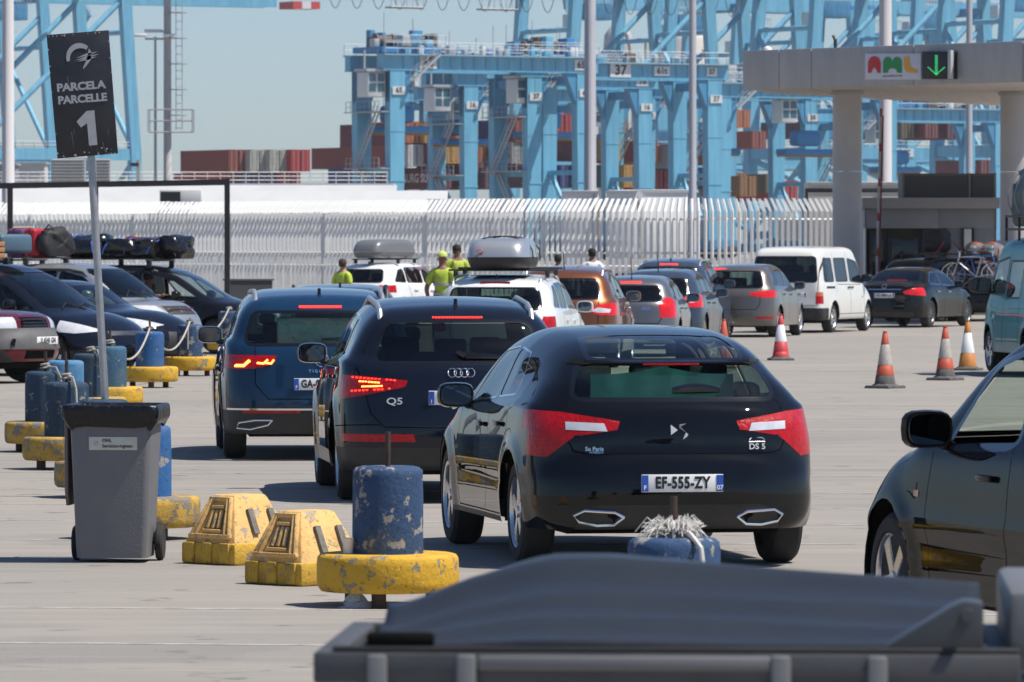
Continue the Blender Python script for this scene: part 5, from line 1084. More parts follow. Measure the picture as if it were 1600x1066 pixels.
# ------------------------------------------------------------------ ship to shore cranes on the quay
def sts(px, d, label, rz=R(30), boom=(-48, 46), portal=17., seed=2, fest=False, gauge=30., base=18.):
    t = thing('quay_crane', label, 'crane', GX(px, d), rz, 'ship to shore quay cranes'); zt = 47.; lw = 1.9
    lean = lambda x, z: x + (2.6 if x == 0 else -2.6) * max(z - portal, 0) / (zt - portal) * .8
    for x in (0, gauge):
        for y in (0, base):
            b = MB(); b.loft([[(lean(x, z) - lw / 2, y - .8, z), (lean(x, z) + lw / 2, y - .8, z), (lean(x, z) + lw / 2, y + .8, z), (lean(x, z) - lw / 2, y + .8, z)] for z in (1.5, portal, zt)]); b.build('leg', K_l, t, smooth=0)
            b = MB(); b.box((x, y, .9), (2.2, 5.5, 1.6)); b.build('bogie', K_d, t, smooth=0)
        b = MB(); b.box((x, base / 2, portal), (1.3, base, 1.7)); b.build('portal_beam', K_l, t, smooth=0)
        b = MB(); b.box((x, base / 2, 3.2), (1.1, base, 1.3)); b.build('sill_beam', K_d, t, smooth=0)
        for (z0, z1, y0, y1) in ((portal + 1, zt - 10, .5, base - .5), (4, portal - 1, base - .5, .5)):
            b = MB(); b.tube([(lean(x, z0), y0, z0), (lean(x, z1), y1, z1)], .45, n=10); b.build('diagonal_brace', K_l, t, smooth=50)
        b = MB(); b.tube([(lean(x, zt - 9), 0, zt - 9), (lean(x, zt - 9), base, zt - 9)], .45, n=10); b.build('cross_tie', K_l, t)
    for y in (0, base):
        b = MB(); b.box((gauge / 2, y, portal), (gauge, 1.2, 2.0)); o = b.build('portal_girder', K_l, t, smooth=0)
        b = MB(); railing(b, (0, y - .6, portal + 1), (gauge, y - .6, portal + 1), 1.1, 14, .04); b.build('handrail', K_g, o)
        if y == 0: plate_text(o, (gauge * .62, -.68, portal + .1), 4.4, 1.4, 'ZPMC', 1.2)
        for (x0, z0, x1, z1) in ((lean(0, portal + 1), portal + 1, lean(gauge, zt - 3), zt - 3), (lean(gauge, 4) , 4, .5, portal - 1)):
            b = MB(); b.tube([(x0, y, z0), (x1, y, z1)], .5, n=10); b.build('diagonal_brace', K_l, t, smooth=50)
    for y in (base / 2 - 2.5, base / 2 + 2.5):
        b = MB(); b.box(((boom[0] + boom[1]) / 2, y, zt + .8), (boom[1] - boom[0], .9, 2.6)); b.build('boom_girder', K_l, t, smooth=0)
    for x in (0, gauge): b = MB(); b.box((lean(x, zt), base / 2, zt), (1.4, base + 1.5, 1.6)); b.build('top_beam', K_d, t, smooth=0)
    b = MB(); b.add(*rbox((gauge * .75, base / 2, zt + 4.6), (11, 6, 5), .2)); b.build('machinery_house', K_w, t)
    # stair tower and lift column
    b = MB(); z = 3.; k = 0
    while z < zt - 4: stair(b, (gauge - .6 + (0 if k % 2 else 1.6), base + 1.6, z), (gauge - .6 + (1.6 if k % 2 else 0), base + 1.6, z + 2.4), .8); b.box((gauge - .6 + (1.6 if k % 2 else 0), base + 1.6, z + 2.4), (1.2, 1.2, .08)); z += 2.4; k += 1
    b.build('stair_tower', K_d, t)
    x = gauge * .35; b = MB(); b.add(*rbox((x, base / 2, zt - 5.6), (5.4, 4., 2.8), .15)); tr = b.build('trolley', K_d, t); b = MB(); railing(b, (x - 3, base / 2 - 2.4, zt - 4.4), (x + 3, base / 2 - 2.4, zt - 4.4), 2.6, 9, .05); b.build('trolley_cage', K_g, tr)
    b = MB(); b.add(*rbox((x - 4.2, base / 2, zt - 7.4), (2.2, 2.4, 2.6), .12)); b.build('cab', K_w, tr)
    if fest:
        for i in range(20):
            xa = boom[0] + 3 + i * 4.1; b = MB(); b.tube([(xa + 3.2 * u, base / 2 - 3.4, zt - .8 - 5.2 * math.sin(math.pi * u) ** .6) for u in np.linspace(0, 1, 11)], .07, n=4); b.build('festoon_cable', M_steel, t)
        for xc, w in ((boom[0] + 18, 6.2), (boom[0] + 36, 7.)):
            b = MB(); 
            for z in (zt - 1, zt - 3, zt - 5.6): b.tube([(xc - w / 2, base / 2 - 4, z), (xc + w / 2, base / 2 - 4, z), (xc + w / 2, base / 2 - 2, z), (xc - w / 2, base / 2 - 2, z), (xc - w / 2, base / 2 - 4, z)], .07, n=4)
            for i in range(7): b.bar((xc - w / 2 + w * i / 6, base / 2 - 4, zt - 5.6), (xc - w / 2 + w * i / 6, base / 2 - 4, zt), .1)
            b.build('maintenance_cage', K_g, t)
            b = MB(); b.box((xc, base / 2 - 3, zt - 5.7), (w, 2.2, .2)); b.build('cage_floor', K_k, t)
        for i in range(3): b = MB(); b.box((boom[0] - 2. + i * 1.7, base / 2, zt - 5.6), (1.66, 5, 1.2)); b.build('boom_tip_marker', mat('marker_red', (.5, .05, .05), .6) if i % 2 == 0 else K_w, t)
    return t
sts(-38, 1040, 'light blue quay crane at the left edge behind the parcel sign', boom=(-30, 70)); sts(885, 1040, 'light blue quay crane whose hanging cables cross the top of the picture', boom=(-46, 60), fest=True)
sts(1035, 1090, 'light blue quay crane right of the slender mast'); sts(1262, 1030, 'light blue quay crane rising behind the gate canopy'); sts(1420, 1075, 'light blue quay crane at the right edge behind the canopy', boom=(-40, 50))
sts(-150, 1120, 'light blue quay crane farther back at the left edge', boom=(-20, 80)); sts(1140, 1180, 'light blue quay crane farther back left of the canopy', boom=(-30, 60)); sts(1560, 1000, 'light blue quay crane whose legs stand behind the right column', boom=(-36, 50)); sts(1345, 1190, 'light blue quay crane farthest back above the lane signal', boom=(-30, 50))
# process plant far behind
t = thing('process_plant', 'beige plant tower with a round tank far behind the cranes', 'plant', GX(958, 1250)); z1 = HC + (YH - 60) * 1250 / F; K_b = mat('plant_beige', (.48, .40, .30), .7, c2=(.36, .30, .22), nscale=.4)
b = MB(); b.box((0, 0, z1 / 2 - 2), (6, 6, z1 - 4)); b.build('tower', K_b, t, smooth=0); b = MB(); b.lathe([(0, z1 + 3), (1.6, z1 + 2.4), (2.8, z1 + .6), (3., z1 - 2), (3., z1 - 5)], (1, 0, 0), n=20); b.build('tank', mat('tank_grey', (.45, .43, .42), .5), t, smooth=60)
for i in range(6): b = MB(); b.tube([(4 + 1.3 * i, -3, 0), (4 + 1.3 * i, -3, z1 - random.uniform(0, 9))], .35, n=8); b.build('pipe', K_b, t)
b = MB(); b.tube([(9, -3, 0), (9, -3, z1 + 7)], .4, n=8); b.box((9, -3, z1 + 7), (9, .5, .5)); b.build('vent_stack', K_b, t)
t = thing('round_tank', 'round pale tank top between the crane legs right of the slender mast', 'tank', GX(1064, 1250)); z1 = HC + (YH - 40) * 1250 / F; b = MB(); b.lathe([(5.4, 0), (5.4, z1 - 3.2), (4.4, z1 - 1.2), (2.4, z1 - .2), (0, z1)], n=28); b.build('tank', mat('tank_cream', (.58, .53, .47), .5), t, smooth=60)
def scan(sh, base, axis, lo, hi, n=160):
    t = np.linspace(lo, hi, n); p = np.tile(np.array(base, float), (n, 1)); p[:, axis] = t; v = sh.f(p) < 0
    return float(t[np.argmax(v)]) if v.any() else float(hi)
def rear_x(sh, y, z): return scan(sh, (0, y, z), 0, -.1, 1.9)
def front_x(sh, y, z): return scan(sh, (0, y, z), 0, sh.L + .1, sh.L - 1.5)
def top_z(sh, x, y): return scan(sh, (x, y, 0), 2, 2.3, .3)
def rear_norm(sh, y, z, e=.03):
    p = np.array([[rear_x(sh, y, z), y, z]]); g = [float(sh.f(p + np.eye(3)[i] * e)[0] - sh.f(p - np.eye(3)[i] * e)[0]) for i in range(3)]
    return Vector(g).normalized()
def on_rear(sh, y, z, off=.006):
    n = rear_norm(sh, y, z); return Vector((rear_x(sh, y, z), y, z)) + n * off, n
def rear_text(root, sh, body, size, m, y, z, bold=.002, xs=1., ext=.002, spacing=1.):
    p, n = on_rear(sh, y, z, .011); up = (Vector((0, 0, 1)) - n * n.z).normalized(); rt = up.cross(n)
    return text(body, size, m, root, p, rt, up, xs, bold, 'badge_lettering', ext=ext, spacing=spacing)
def rear_loop(root, sh, name, pts, r, m, off=.004, closed=True):
    q = [on_rear(sh, y, z, off)[0] for y, z in pts]; 
    if closed: q = q + [q[0], q[1]]
    b = MB(); b.tube(q, r, n=8); return b.build(name, m, root)
def ell(cy, cz, ry, rz, n=18, p=1.): 
    o = []
    for i in range(n):
        a = 2 * math.pi * i / n; c_, s_ = math.cos(a), math.sin(a); o.append((cy + ry * math.copysign(abs(c_) ** p, c_), cz + rz * math.copysign(abs(s_) ** p, s_)))
    return o
def head(px, rear_px_d): pass
def yaw(deg): return R(90 + deg)          # heading, degrees to the left of the view direction

P_black = paint('black', (.004, .0045, .006), .2, .3)
P_night = paint('night_blue', (.006, .009, .018), .3, .3)
P_blue = paint('petrol_blue', (.008, .032, .075), .45, .32)
P_white = paint('white', (.74, .74, .72), 0., .35)
P_cream = paint('cream_white', (.72, .70, .64), 0., .42)
P_grey = paint('mid_grey', (.17, .17, .175), .6, .34)
P_slate = paint('slate_blue', (.04, .055, .085), .5, .34)
P_bronze = paint('bronze_brown', (.21, .075, .028), .55, .34)
P_taupe = paint('taupe_grey', (.16, .145, .13), .55, .34)
P_silver = paint('silver', (.48, .48, .48), .7, .34)
P_wine = paint('wine_red', (.13, .008, .016), .35, .32)
P_teal = paint('teal', (.015, .24, .26), .0, .5); P_teal.node_tree.nodes['Principled BSDF'].inputs['Coat Weight'].default_value = .4
P_brown = paint('dark_brown_black', (.008, .006, .005), .0, .28); P_brown.node_tree.nodes['Principled BSDF'].inputs['Coat Weight'].default_value = .6

# ---- black hatchback at the head of the picture
SP_ds = dict(id='ds', prof=[(.30, .21), (.07, .27), (.0, .42), (.0, .56), (.035, .69), (.075, .74), (.085, .86), (.13, 1.0), (.20, 1.07), (.36, 1.23), (.52, 1.33), (.80, 1.42), (1.2, 1.475), (1.7, 1.505), (2.2, 1.50), (2.75, 1.41), (3.25, 1.19), (3.6, 1.01), (4.0, .93), (4.35, .78), (4.5, .60), (4.53, .42), (4.40, .21)],
    plan=[(0, .80), (.25, .885), (.6, .925), (1.0, .93), (2.2, .925), (3.5, .925), (4.0, .885), (4.3, .80), (4.53, .66)],
    belt=[(0, 1.0), (1.0, 1.02), (2.2, .97), (3.4, .93), (4.53, .8)], ra=.90, fa=3.63, wr=.335, k_r=.42, bow_r=.13, crown=.07, tumble=.46, rinset=.10, rlen=1.6, step=.02, flare=.022,
    rim='five', crease=[(.52, -.006, .05)], glass=G_mid, glass_front=G_clear, glass_rear=G_clear, trim=M_chrome,
    side_windows=[([(1.22, 1.08), (1.88, 1.05), (1.90, 1.36), (1.45, 1.33)], G_mid, .012), ([(1.97, 1.045), (2.92, 1.0), (2.55, 1.33), (1.99, 1.365)], G_mid, .012)],
    rear_window=[[(-.64, 1.075), (.64, 1.075), (.56, 1.268), (-.56, 1.268)], [(-.50, 1.315), (.50, 1.315), (.44, 1.455), (-.44, 1.455)]],
    windshield=[[(-.62, 1.06), (.62, 1.06), (.50, 1.40), (-.50, 1.40)]],
    inlays=[('reversing_lens', 'rear', [(.45, .865), (.70, .875), (.70, .925), (.47, .915)], M_clear, .004, True, .5),
            ('tail_light', 'rear', [(.37, .93), (.39, .875), (.62, .84), (.8, .85), (1., .88), (1., 1.03), (.72, .985), (.42, .965)], M_red, .002, True, .62),
            ('tail_light_lower', 'rear', [(.645, .84), (.81, .705), (1., .72), (1., .88)], M_red, .002, True, .46),
            ('bumper_insert', 'rear', [(-.66, .25), (.66, .25), (.62, .37), (.52, .41), (-.52, .41), (-.62, .37)], M_dark, -.004, False, .5),
            ('sill', 'side', [(1.25, .1), (3.28, .1), (3.28, .285), (1.25, .285)], M_dark, .0, True)],
    seams=[('rear', [(-.70, .83), (-.66, .745), (-.58, .725), (.58, .725), (.66, .745), (.70, .83)]), ('rear', [(.70, .95), (.66, 1.05)]), ('rear', [(-.70, .95), (-.66, 1.05)]),
           ('side', [(1.93, 1.03), (1.93, .45), (2.05, .31)]), ('side', [(1.2, 1.06), (1.18, .8), (1.32, .62), (1.36, .31)]), ('side', [(3.02, .97), (3.1, .7), (3.05, .31)]), ('side', [(1.36, .30), (3.05, .30)])],
    mirrors=[(2.82, .90, 1.03)], handles=[(1.5, .88), (2.2, .86)], fin=None)
SP_ds.pop('fin')
root, c, sh = make_car('hatchback_car', 'black hatchback with chrome exhaust tips, nearest car in the queue', SP_ds, P_black, GX(1066, 38.3), yaw(9.6), .026)
ds = root
add_plate(root, rear_x(sh, 0, .54) - .008, 0, .545, 'EF-555-ZY', 'F', '07')
for sy in (1, -1):
    pts = [(sy * y, z) for y, z in ((.36, .335), (.42, .365), (.60, .375), (.66, .345), (.63, .305), (.52, .285), (.42, .29))]
    o = rear_loop(root, sh, 'exhaust_tip', pts, .011, M_chrome, .008)
    b = MB(); q = [on_rear(sh, y, z, .004)[0] for y, z in pts]; b.add(q, [tuple(range(len(q)))]); b.build('exhaust_opening', M_void, o, fix=False)
# spoiler lip between the two panes
q0 = [(y, 1.287) for y in np.linspace(.62, -.62, 15)]; ring = []
for y, z in q0:
    x = rear_x(sh, y, z); e = .085 * (1 - (abs(y) / .66) ** 4); ring.append([(x + .05, y, z + .015), (x - .02 - e * .3, y, z + .018), (x - e, y, z + .002), (x - e + .008, y, z - .012), (x + .03, y, z - .02)])
b = MB(); b.loft([[Vector(p) for p in r_] for r_ in ring]); o = b.build('spoiler', P_black, root)
b = MB(); b.box((rear_x(sh, 0, 1.287) - .083, 0, 1.281), (.012, .36, .012)); b.build('brake_light', M_red, o)
SP = on_rear(sh, -.02, 1.115, .03)[0]
b = MB(); rings = []
for t in np.linspace(0, 1, 9):
    p = on_rear(sh, .02 - .30 * t, 1.10 + .012 * math.sin(t * 3), .026)[0]; w = .006 + .026 * math.sin(math.pi * (.12 + .8 * t)) ** .7
    rings.append([p + Vector((-.016 * math.cos(a), 0, w * math.sin(a))) for a in np.linspace(0, 2 * math.pi, 9)[:-1]])
b.loft(rings); b.build('rear_wiper', M_gloss, root)
def rear_poly(root, sh, name, polys, m, off=.010):
    b = MB()
    for pts in polys:
        q = [on_rear(sh, y, z, off)[0] for y, z in pts]; b.add(q, [tuple(range(len(q)))])
    return b.build(name, m, root, fix=False)
rear_poly(root, sh, 'emblem', [[(.055, .905), (.012, .872), (.055, .842)], [(-.045, .912), (-.012, .902), (.002, .885), (-.025, .872), (.0, .905)], [(-.025, .872), (.002, .885), (-.04, .858), (-.055, .845)], [(-.055, .845), (-.04, .858), (-.028, .832), (-.02, .815), (-.045, .83)]], mat('silver_badge', (.62, .63, .64), .4, metal=.2))
rear_text(root, sh, 'DS 5', .05, mat('silver_badge', (.62, .63, .64)), -.50, .766, .001, 1.15)
rear_loop(root, sh, 'emblem', [(-.445, .797), (-.555, .797), (-.55, .81), (-.535, .822), (-.465, .822), (-.45, .81)], .004, M_chrome, .006)
rear_text(root, sh, 'So Paris', .036, M_chrome, .53, .755, .0005); rear_text(root, sh, 'HYBRID4', .022, M_chrome, .52, .732, .0005)
for sy in (1, -1):   # chrome strake from the window line down the bonnet side
    b = MB(); b.tube([(2.95, sy * .86, .995), (3.25, sy * .885, .955), (3.6, sy * .87, .925)], .012, n=6); b.build('chrome_strake', M_chrome, root)

b = MB(); n_ = 25; rows = [[Vector((.66 + .004 * math.sin(y * 31), y, z)) for y in np.linspace(-.46, .46, n_)] for z in (1.05, 1.12, 1.19, 1.26 )]
for r_ in rows[3:]:
    for i_, v_ in enumerate(r_): v_.z -= .05 * abs(math.sin(v_.y * 4))
b.loft(rows, closed=False, cap=False); b.build('rear_sunshade', mat('teal_sunshade', (.05, .25, .22), .8, c2=(.03, .16, .15), nscale=7), root, fix=False)
# ---- dark blue SUV second in the queue
def suv_prof(L, H, rake=.0, hood=1.06, zb=.24): 
    return [(.34, zb), (.08, zb + .05), (.0, .48), (.005, .66), (.03, .82), (.05, .95), (.10, 1.07), (.25 + rake, H - .37), (.37 + rake * 1.6, H - .17), (.50 + rake * 2, H - .085), (.85 + rake * 2, H - .035), (1.5, H), (2.1, H - .005), (2.6, H - .09), (3.05, H - .35), (3.38, hood), (3.85, hood - .06), (L - .22, .9), (L - .05, .74), (L, .52), (L - .13, zb)]
def std_plan(L, W, r=.88): return [(0, W * r), (.25, W * .955), (.6, W * .995), (1., W), (2.2, W * .997), (L - 1., W * .995), (L - .5, W * .95), (L - .2, W * .85), (L, W * .70)]
q5_lamp = [(.42, .965), (.44, .915), (.86, .825), (1.1, .80), (1.1, 1.01), (.80, 1.0)]
SP_q5 = dict(id='q5', prof=suv_prof(4.63, 1.605, .04), plan=std_plan(4.63, .945), belt=[(0, 1.08), (1, 1.11), (3.2, 1.03), (4.63, .9)], ra=.95, fa=3.76, wr=.365, k_r=.40, bow_r=.16, crown=.07, tumble=.40, rinset=.04, flare=.025, rim='seven', cat='car',
    glass=G_dark, glass_rear=G_dark, glass_front=G_clear, trim=M_chrome,
    side_windows=[([(.72, 1.17), (1.22, 1.14), (1.24, 1.445), (1.0, 1.405)], G_dark, .014), ([(1.30, 1.135), (2.02, 1.11), (2.0, 1.47), (1.32, 1.455)], G_dark, .014), ([(2.12, 1.105), (3.05, 1.07), (2.62, 1.39), (2.10, 1.47)], G_mid, .014)],
    rear_window=[[(-.66, 1.115), (.66, 1.115), (.56, 1.41), (-.56, 1.41)]], windshield=[[(-.66, 1.12), (.66, 1.12), (.55, 1.48), (-.55, 1.48)]],
    inlays=[('tail_light', 'rear', q5_lamp, M_red, .002, True, .52), ('reflector', 'rear', [(.36, .485), (1.1, .485), (1.1, .545), (.38, .545)], M_red, .002, True, .36),
            ('bumper_insert', 'rear', [(-1, .1), (1, .1), (1, .44), (-1, .44)], M_dark, .0, False, .6), ('sill', 'side', [(1.3, .1), (3.4, .1), (3.4, .37), (1.3, .37)], M_alloyd, .0, True)],
    seams=[('rear', [(.80, 1.06), (.70, .70), (.60, .60), (-.60, .60), (-.70, .70), (-.80, 1.06)]), ('side', [(2.07, 1.09), (2.07, .6), (2.1, .4)]), ('side', [(1.28, 1.12), (1.26, .85), (1.42, .62), (1.45, .4)]), ('side', [(3.1, 1.03), (3.2, .75), (3.15, .4)]), ('side', [(.55, .60), (.1, .62)])],
    mirrors=[(3.0, .92, 1.13)], handles=[(1.55, .97), (2.4, .96)])
root, c, sh = make_car('suv_car', 'dark navy SUV second in the queue, lit tail lamps, silver roof rails', SP_q5, P_night, GX(722, 48.0), yaw(5.2), .027)
q5 = root
for sy in (1, -1):
    pts = [(.58, top_z(sh, .58, .60) - .03), (.66, top_z(sh, .7, .60) + .02), (.95, top_z(sh, .95, .6) + .045), (1.9, top_z(sh, 1.9, .6) + .05), (2.6, top_z(sh, 2.6, .6) + .03), (2.75, top_z(sh, 2.75, .6) - .02)]
    b = MB(); b.tube([(x, sy * .60, z) for x, z in pts], .022, n=8); b.build('roof_rail', M_rail, root)
    for row, (za, zb_) in enumerate(((.965, .985), (.90, .88), (.945, .955), (.92, .915))):   # lit diode rows in the lamp
        b = MB(); n = (12, 11, 8, 8)[row]
        for i in range(n):
            t = i / (n - 1); y = (.52, .56, .62, .62)[row] + t * ((.83, .84, .78, .76)[row] - (.52, .56, .62, .62)[row]); z = za + (zb_ - za) * t
            p, nn = on_rear(sh, y * sy, z, .008); u_ = Vector((0, 0, 1)); b.box(p, (.006, .019, .011), nn.to_track_quat('X', 'Z').to_matrix())
        b.build('lamp_diodes', M_amberlit if row > 1 else M_redlit, root)
b = MB()
for i in range(18):
    y = -.19 + .38 * i / 17; p = Vector((rear_x(sh, y, 1.455) - .012, y, 1.455)); b.box(p, (.012, .015, .014))
b.build('brake_light', M_redlit, root)
b = MB(); b.prism([(0, -.0), (.16, 0), (.11, .03), (.05, .075), (.015, .08)], -.016, .016); b.build('antenna', M_gloss, root, (.62, 0, top_z(sh, .66, 0) - .012), bevel=.006)
for i in range(4): rear_loop(root, sh, 'emblem', ell(.072 - .048 * i, 1.02, .032, .032, 16), .0052, M_chrome, .012)
rear_text(root, sh, 'Q5', .075, mat('silver_badge', (.62, .63, .64)), .52, .80, .001, 1.35)
add_plate(root, rear_x(sh, 0, .83) - .012, 0, .83, 'EJ 547MB', 'I', 'I', tilt=.1)
a0 = on_rear(sh, -.04, 1.135, .02)[0]; a1 = on_rear(sh, -.42, 1.125, .02)[0]
b = MB(); b.bar(on_rear(sh, .02, 1.17, .02)[0], a0, .03, .03); b.bar(a0, a1, .018, .028); b.bar(on_rear(sh, .02, 1.165, .015)[0], on_rear(sh, -.40, 1.135, .012)[0], .012, .03); b.build('rear_wiper', M_gloss, root, bevel=.005)
b = MB(); b.add(*rbox((.62, .08, 1.12), (.2, .5, .12), .04)); b.build('parcel_shelf_bag', mat('lilac_cloth', (.30, .24, .36), .9), root)
b = MB(); b.tube([(.1, .42, .33), (.3, .42, .33)], .05, n=14); b.tube([(.1, .32, .33), (.3, .32, .33)], .05, n=14); b.build('exhaust_pipe', M_void, root)

# ---- petrol blue SUV third in the queue
SP_tg = dict(id='tg', prof=suv_prof(4.5, 1.605, .0, 1.08, .2), plan=std_plan(4.5, .92, .90), belt=[(0, 1.08), (1, 1.11), (3.2, 1.06), (4.5, .95)], ra=.92, fa=3.60, wr=.35, k_r=.34, bow_r=.13, crown=.06, tumble=.34, rim='five', glass=G_dark, glass_rear=G_clear, glass_front=G_clear,
    side_windows=[([(.55, 1.15), (1.1, 1.13), (1.12, 1.44), (.75, 1.41)], G_dark), ([(1.18, 1.13), (1.95, 1.12), (1.95, 1.475), (1.2, 1.46)], G_dark), ([(2.04, 1.12), (2.95, 1.10), (2.55, 1.39), (2.04, 1.48)], G_mid)],
    rear_window=[[(-.70, 1.10), (.70, 1.10), (.62, 1.375), (-.62, 1.375)]], windshield=[[(-.66, 1.14), (.66, 1.14), (.56, 1.48), (-.56, 1.48)]],
    inlays=[('tail_light', 'rear', [(.42, .985), (.45, .905), (.62, .865), (1.1, .855), (1.1, .995)], M_red, .002, True, .5),
            ('chrome_strip', 'rear', [(-1, .475), (1, .475), (1, .492), (-1, .492)], M_chrome, .004, False, .30), ('reflector', 'rear', [(.2, .448), (.74, .448), (.74, .473), (.2, .473)], M_red, .004, True, .36),
            ('bumper_insert', 'rear', [(-1, .1), (1, .1), (1, .475), (-1, .475)], M_dark, .0, False, .6), ('sill', 'side', [(1.2, .1), (3.3, .1), (3.3, .36), (1.2, .36)], M_dark, .0, True)],
    seams=[('rear', [(.62, 1.07), (.62, .72), (.50, .58), (-.50, .58), (-.62, .72), (-.62, 1.07)])],
    arch_trim=.04, mirrors=[(2.9, .90, 1.14)])
root, c, sh = make_car('suv_car', 'petrol blue SUV third in the queue, glowing angular tail lamps', SP_tg, P_blue, GX(503, 57.4), yaw(4.2), .03)
tg = root
for sy in (1, -1):
    for pts in ([(.80, .885), (.72, .885), (.66, .935)], [(.79, .893), (.72, .893), (.67, .94)], [(.60, .915), (.54, .91), (.50, .945)], [(.52, .915), (.47, .91), (.445, .945)]):
        b = MB(); b.tube([on_rear(sh, y * sy, z, .010)[0] for y, z in pts], .0105, n=6); b.build('lamp_diodes', M_amberlit, root)
    b = MB(); b.tube([(.62, sy * .60, top_z(sh, .62, .6) - .03), (.72, sy * .60, top_z(sh, .75, .6) + .03), (1.1, sy * .60, top_z(sh, 1.1, .6) + .05), (2.3, sy * .6, top_z(sh, 2.3, .6) + .05), (2.7, sy * .6, top_z(sh, 2.7, .6) - .02)], .022, n=8); b.build('roof_rail', M_rail, root)
    rear_loop(root, sh, 'exhaust_tip', [(sy * y, z) for y, z in ((.46, .385), (.50, .34), (.66, .30), (.78, .31), (.76, .36), (.62, .385))], .011, M_chrome, .012)
b = MB(); b.box((rear_x(sh, 0, 1.44) - .012, 0, 1.44), (.014, .40, .022)); b.build('brake_light', M_redlit, root)
b = MB(); b.prism([(0, 0), (.16, 0), (.11, .03), (.05, .075), (.015, .08)], -.016, .016); b.build('antenna', M_gloss, root, (.60, 0, top_z(sh, .66, 0) - .012), bevel=.006)
rear_loop(root, sh, 'emblem', ell(0, .945, .062, .062, 20), .006, M_chrome, .01)
rear_text(root, sh, 'V', .07, M_chrome, 0, .965, .001); rear_text(root, sh, 'W', .07, M_chrome, 0, .925, .001)
rear_text(root, sh, 'T I G U A N', .04, M_chrome, .02, .838, .001)
add_plate(root, rear_x(sh, 0, .70) - .012, 0, .72, 'GA-846-KH', 'F', '34')
b = MB(); b.bar(on_rear(sh, 0, 1.12, .02)[0], on_rear(sh, -.4, 1.14, .02)[0], .02, .03); b.build('rear_wiper', M_gloss, root, bevel=.005)
M_foil = mat('crumpled_sunshade', (.42, .75, .66), .25, metal=.3, bump=1., bscale=22, c2=(.25, .55, .48), nscale=9)
b = MB(); b.add(*rbox((.62, -.10, 1.20), (.06, 1.0, .28), .03)); b.build('crumpled_sunshade', M_foil, root)
def hatch_prof(L, H, rk=0.): return [(.3, .17), (.06, .25), (0, .44), (.005, .6), (.03, .75), (.06, .92), (.11, 1.0), (.28 + rk, H - .32), (.42 + rk, H - .13), (.58 + rk, H - .06), (1.0, H - .02), (1.6, H), (2.1, H - .015), (2.55, H - .13), (3.0, H - .40), (3.3, 1.0), (L - .5, .88), (L - .2, .75), (L - .02, .58), (L, .42), (L - .13, .17)]
def wins(b, t, x0=.62, fr=2.95, gd=G_dark, gm=G_mid):
    """quarter, rear door and front door windows between belt b and top t"""
    return [([(x0, b + .03), (1.12, b + .01), (1.14, t - .03), (x0 + .28, t - .07)], gd), ([(1.2, b + .01), (1.95, b), (1.95, t), (1.22, t - .02)], gd), ([(2.04, b), (fr, b - .02), (fr - .42, t - .1), (2.04, t)], gm)]
def far_car(name, label, sid, prof, L, W, belt, win_t, lamps, pm, px, d, yw, res=.05, extra=None, glass=G_dark, rear=None, rw=(.62, .54), rwz=None, group=None, brake=None, plate=None, **kw):
    H = max(p[1] for p in prof); wz = rwz or (belt + .03, H - .20)
    sp = dict(id=sid, L=L, prof=prof, plan=std_plan(L, W), belt=[(0, belt), (1, belt + .02), (3., belt - .02), (L, belt - .14)], ra=.85, fa=L - .9, wr=.325, k_r=.34, bow_r=.13, tumble=.36, glass=glass, glass_rear=rear or glass, glass_front=G_clear,
        side_windows=wins(belt + .06, win_t), rear_window=[[(-rw[0], wz[0]), (rw[0], wz[0]), (rw[1], wz[1]), (-rw[1], wz[1])]], windshield=[[(-.62, belt + .06), (.62, belt + .06), (.52, H - .13), (-.52, H - .13)]],
        inlays=lamps, mirrors=[(2.85, W - .02, belt + .06)], seams=[('rear', [(.60, belt), (.60, .72), (.52, .60), (-.52, .60), (-.60, .72), (-.60, belt)]), ('side', [(2.0, belt), (2.0, .35)]), ('side', [(1.15, belt), (1.3, .65), (1.35, .35)]), ('side', [(3.0, belt - .05), (3.05, .35)])], gap=.014, handles=[(1.5, belt - .12), (2.3, belt - .13)])
    if extra: sp.update(extra)
    root, c, sh = make_car(name, label, sp, pm, GX(px, d), yaw(yw), res, group, **kw)
    if brake:
        z = brake if brake is not True else H - .12
        b = MB(); b.box((rear_x(sh, 0, z) - .012, 0, z), (.02, .38, .03)); b.build('brake_light', M_redlit if brake is True else M_red, root)
    if plate: add_plate(root, rear_x(sh, 0, plate[1]) - .014, 0, plate[1], plate[0], 'F', plate[2] if len(plate) > 2 else '34')
    return root, c, sh
def rails(root, sh, m, y=.6, x0=.6, x1=2.6, h=.05, r=.022):
    for sy in (1, -1):
        b = MB(); b.tube([(x0, sy * y, top_z(sh, x0, y) - .03), (x0 + .12, sy * y, top_z(sh, x0 + .1, y) + h * .8), (x0 + .4, sy * y, top_z(sh, x0 + .4, y) + h), (x1 - .4, sy * y, top_z(sh, x1 - .4, y) + h), (x1 - .1, sy * y, top_z(sh, x1 - .1, y) + h * .6), (x1, sy * y, top_z(sh, x1, y) - .03)], r, n=8); b.build('roof_rail', m, root)
def fin(root, sh, x=.6):
    b = MB(); b.prism([(0, 0), (.16, 0), (.11, .03), (.05, .075), (.015, .08)], -.016, .016); b.build('antenna', M_gloss, root, (x, 0, top_z(sh, x + .06, 0) - .012), bevel=.006)
def rod(root, sh, x=.7, l=.36):
    b = MB(); z = top_z(sh, x, 0); b.tube([(x, 0, z - .02), (x, 0, z + .04), (x - .16, 0, z + l)], [.018, .01, .006], n=6); b.build('antenna', M_dark, root)
